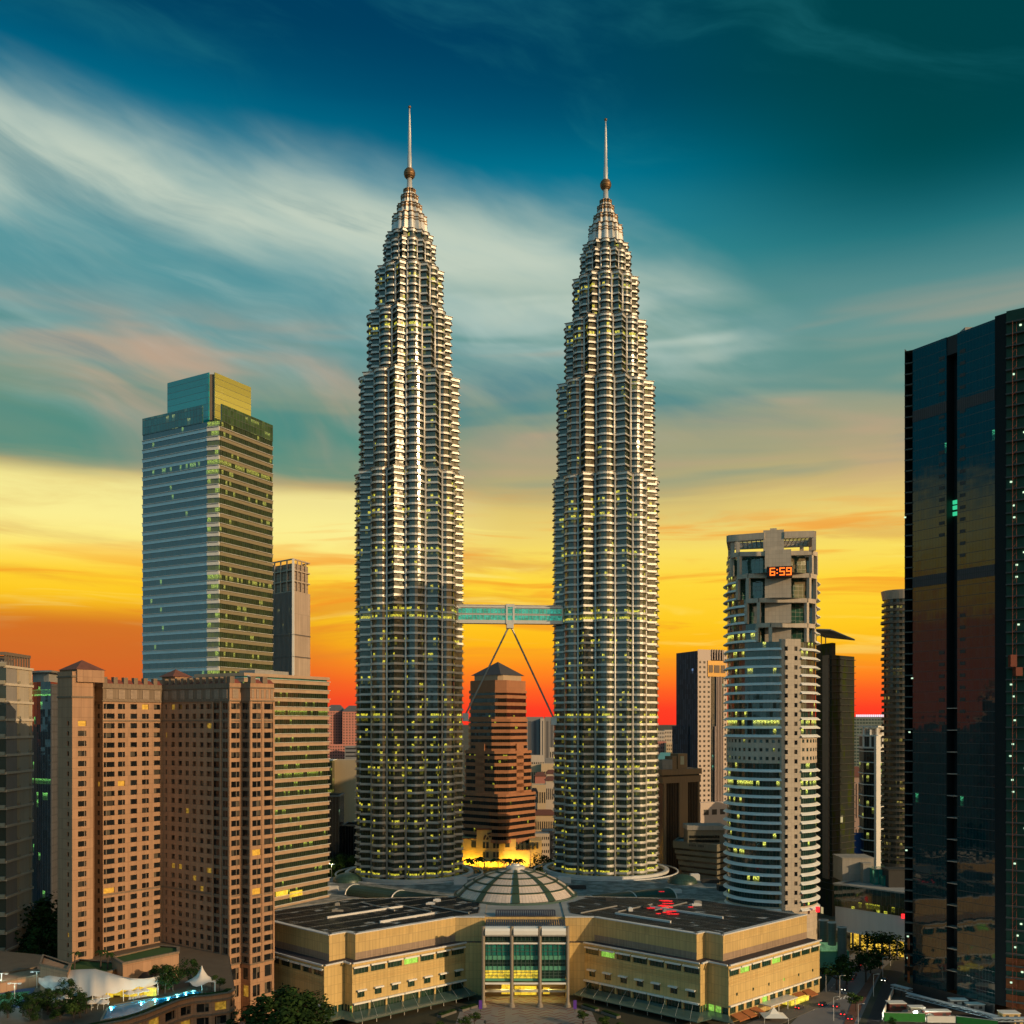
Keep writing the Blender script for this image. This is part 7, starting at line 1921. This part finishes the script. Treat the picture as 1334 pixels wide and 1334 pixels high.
# ------------------------------------------------------------------ construction yard before the dark tower
YARD = plain('yard mud', (.055, .042, .035), .95, 0, .4, .3)
slab('site_yard', ccw(g((1150, 1345), (1168, 1288), (1200, 1278), (1334, 1310), (1420, 1345), (1400, 1380))), -.1, .1, YARD)
def girder(p0, p1, d0, d1, w, lab, mat=None):
    a, b = at(*p0, d0), at(*p1, d1); t = thing('girder', lab, 'girder', tuple(a), 'pale site girders'); m = MB(); d = (b - a).normalized(); s = Vector((-d.y, d.x, 0)).normalized() * w * .5; u = Vector((0, 0, 1))
    for o in (s, -s):
        for z in (0, 1.0): m.tube(a + o + u * z, b + o + u * z, .16, None, 5)
    n = int((b - a).length / 2.2)
    for k in range(n):
        p, q = a.lerp(b, k / n), a.lerp(b, (k + 1) / n)
        for o in (s, -s): m.tube(p + o, q + o + u, .09, None, 4)
        m.tube(p + s, p - s, .09, None, 4); m.tube(p + s + u, q - s + u, .08, None, 4)
    m.build('truss', mat or plain('pale blue paint', (.36, .44, .50), .6) if not bpy.data.materials.get('pale blue paint') else bpy.data.materials['pale blue paint'], t)
    pl = MB(); pl.face([a + s + u * 1.18, b + s + u * 1.18, b - s + u * 1.18, a - s + u * 1.18][::-1]); pl.build('deck', bpy.data.materials['pale blue paint'], t)
    for k in (0.1, .5, .9): p = a.lerp(b, k); q_ = MB(); q_.tube((p.x, p.y, 0), p, .2, None, 6); q_.build('leg', DARK, t)
    return t
girder((1182, 1297), (1300, 1328), 386, 357, 2.0, 'long pale blue girder walkway across the site')
girder((1163, 1286), (1186, 1292), 397, 389, 2.2, 'short pale walkway roof at the left end of the long girder')
girder((1292, 1330), (1340, 1330), 354, 353, 1.8, 'pale girder stub at the frame corner')
def hoarding_run(a, b, h, lab, mat, z=0.0):
    p, q = a, b; t = thing('hoarding', lab, 'hoarding', (*p, 0), 'site hoardings'); n = max(2, int(math.dist(p, q) / 2.4))
    m = MB(); m.strip(p, q, -.05, .05, z, z + h); m.build('panel', mat, t)
    for k in range(n + 1): u = lerp(p, q, k / n); s_ = MB(); s_.box(u[0] - .08, u[0] + .08, u[1] + .06, u[1] + .2, 0, z + h + .1); s_.build('post', DARK, t)
    m = MB(); m.strip(p, q, -.1, .1, z + h, z + h + .12); m.build('rail', ALU, t)
HG = plain('bright green hoarding', (.02, .20, .03), .6, 0, .25, .6)
hoarding_run((kx(1152) * 360, 360), (kx(1205) * 359, 359), 3.0, 'bright green hoarding panel run left of the site floodlight', HG, .2)
hoarding_run((kx(1208) * 358.5, 358.5), (kx(1245) * 358, 358), 2.2, 'white lit hoarding run right of the site floodlight', WHITE, .2)
hoarding_run((kx(1246) * 357.8, 357.8), (kx(1300) * 352, 352), 2.4, 'darker green hoarding run under the long girder', HG, .2)
hoarding_run((kx(1149) * 362, 362), (kx(1164) * 398, 398), 2.4, 'pale hoarding along the ramp road', WHITE, 0)
def cabin(px, D, w, dp, z0, h, lab, mat):
    x = kx(px) * D; t = thing('site_cabin', lab, 'cabin', (x, D, 0), 'site cabins and stores'); m = MB(); m.box(x - w / 2, x + w / 2, D, D + dp, z0, z0 + h); m.build('wall', mat, t)
    m = MB(); m.box(x - w / 2 - .2, x + w / 2 + .2, D - .2, D + dp + .2, z0 + h, z0 + h + .25); m.build('roof', WHITE, t)
    for k in (-.25, .25): m = MB(); m.box(x + k * w - .6, x + k * w + .6, D - .06, D + .02, z0 + h * .4, z0 + h * .8); m.build('window', DARK, t)
    for sx in (-.45, .45): m = MB(); m.box(x + sx * w - .1, x + sx * w + .1, D + .1, D + .3, 0, max(z0, .1)); m.build('leg', DARK, t)
RED = plain('dark red steel', (.12, .025, .02), .6, 0, .3, .8)
cabin(1170, 373, 6, 4, .1, 2.6, 'red site cabin at the left of the yard', RED); cabin(1222, 364, 9, 3, .1, 2.2, 'long dark red store under the girder', RED); cabin(1196, 367, 5, 3, .1, 2.8, 'grey site cabin behind the floodlight', CONC)
cabin(1250, 375, 6, 3, 1.0, 2.4, 'grey cabin before the tower, behind the long girder', CONC); cabin(1272, 371, 6, 3, .5, 2.4, 'white roofed cabin right of the one behind the girder', CONC); cabin(1318, 357, 6, 4, 1.0, 2.6, 'tan site office at the frame corner', TAN); cabin(1331, 353, 5, 3, .1, 2.4, 'small tan store at the frame edge', TAN)
def heap(px, D, r, lab):
    x = kx(px) * D; rnd = random.Random(px); t = thing('rubble_pile', lab, 'rubble pile', (x, D, 0), 'rubble piles in the yard'); m = MB(); n = 16; prof = [(1, -.05), (.85, .22), (.6, .48), (.3, .66), (0, .72)]
    pts = [[(x + r * a * (1 + .22 * mnoise.noise((i * .9, k, px))) * math.cos(2 * math.pi * i / n), D + r * a * .7 * (1 + .22 * mnoise.noise((i * .9, k, px))) * math.sin(2 * math.pi * i / n), r * b * (.8 + .3 * mnoise.noise((i * .5, k * .7, px)))) for i in range(n)] for k, (a, b) in enumerate(prof)]
    for k in range(len(pts) - 1):
        for i in range(n): m.face([pts[k][i], pts[k][(i + 1) % n], pts[k + 1][(i + 1) % n], pts[k + 1][i]])
    m.build('rubble', plain('rubble grey', (.14, .13, .12), .95, 0, .4, 1.2) if not bpy.data.materials.get('rubble grey') else bpy.data.materials['rubble grey'], t)
heap(1184, 368, 3.6, 'grey rubble pile behind the green hoarding'); heap(1210, 364, 2.8, 'rubble pile right of the site floodlight'); heap(1240, 363, 2.6, 'rubble pile under the long girder')
x, D = kx(1192) * 361, 361
_t = thing('site_floodlight', 'blazing white site floodlight on a short mast above the green hoarding', 'floodlight', (x, D, 0)); zf = zat(1319, 361)
m = MB(); m.tube((x, D, 0), (x, D, zf), .15); m.build('mast', DARK, _t); m = MB(); m.box(x - .8, x + .8, D - .3, D + .2, zf - .5, zf + .6); hd = m.build('lamp_housing', DARK, _t)
m = MB(); m.box(x - .7, x + .7, D - .38, D - .31, zf - .45, zf + .5); m.build('lens', glow('floodlight lens', (1, 1, .9), 14), hd)
l = bpy.data.lights.new('lamp_light', 'POINT'); l.energy = 9000; l.color = (.95, 1, .8); l.shadow_soft_size = .4; lo = bpy.data.objects.new('lamp_light', l); COL.objects.link(lo); lo.parent = _t; lo.location = (0, -1.2, zf)

# added unseen shade block outside the frame on the right to put shade over the pool terrace
_t = thing('shade_block', 'plain grey shade block added beyond the right edge of the view to shade the terrace', 'shade block', (112, 140, 0))
m = MB(); m.obox((112, 140), (.57, .82), 52, 24, 0, 99); m.build('wall', CONC, _t)
m = MB()
for k in range(24): m.obox((112, 140), (.57, .82), 52.6, 24.6, 3 + k * 4, 4.4 + k * 4)
m.build('cladding', GREY, _t)
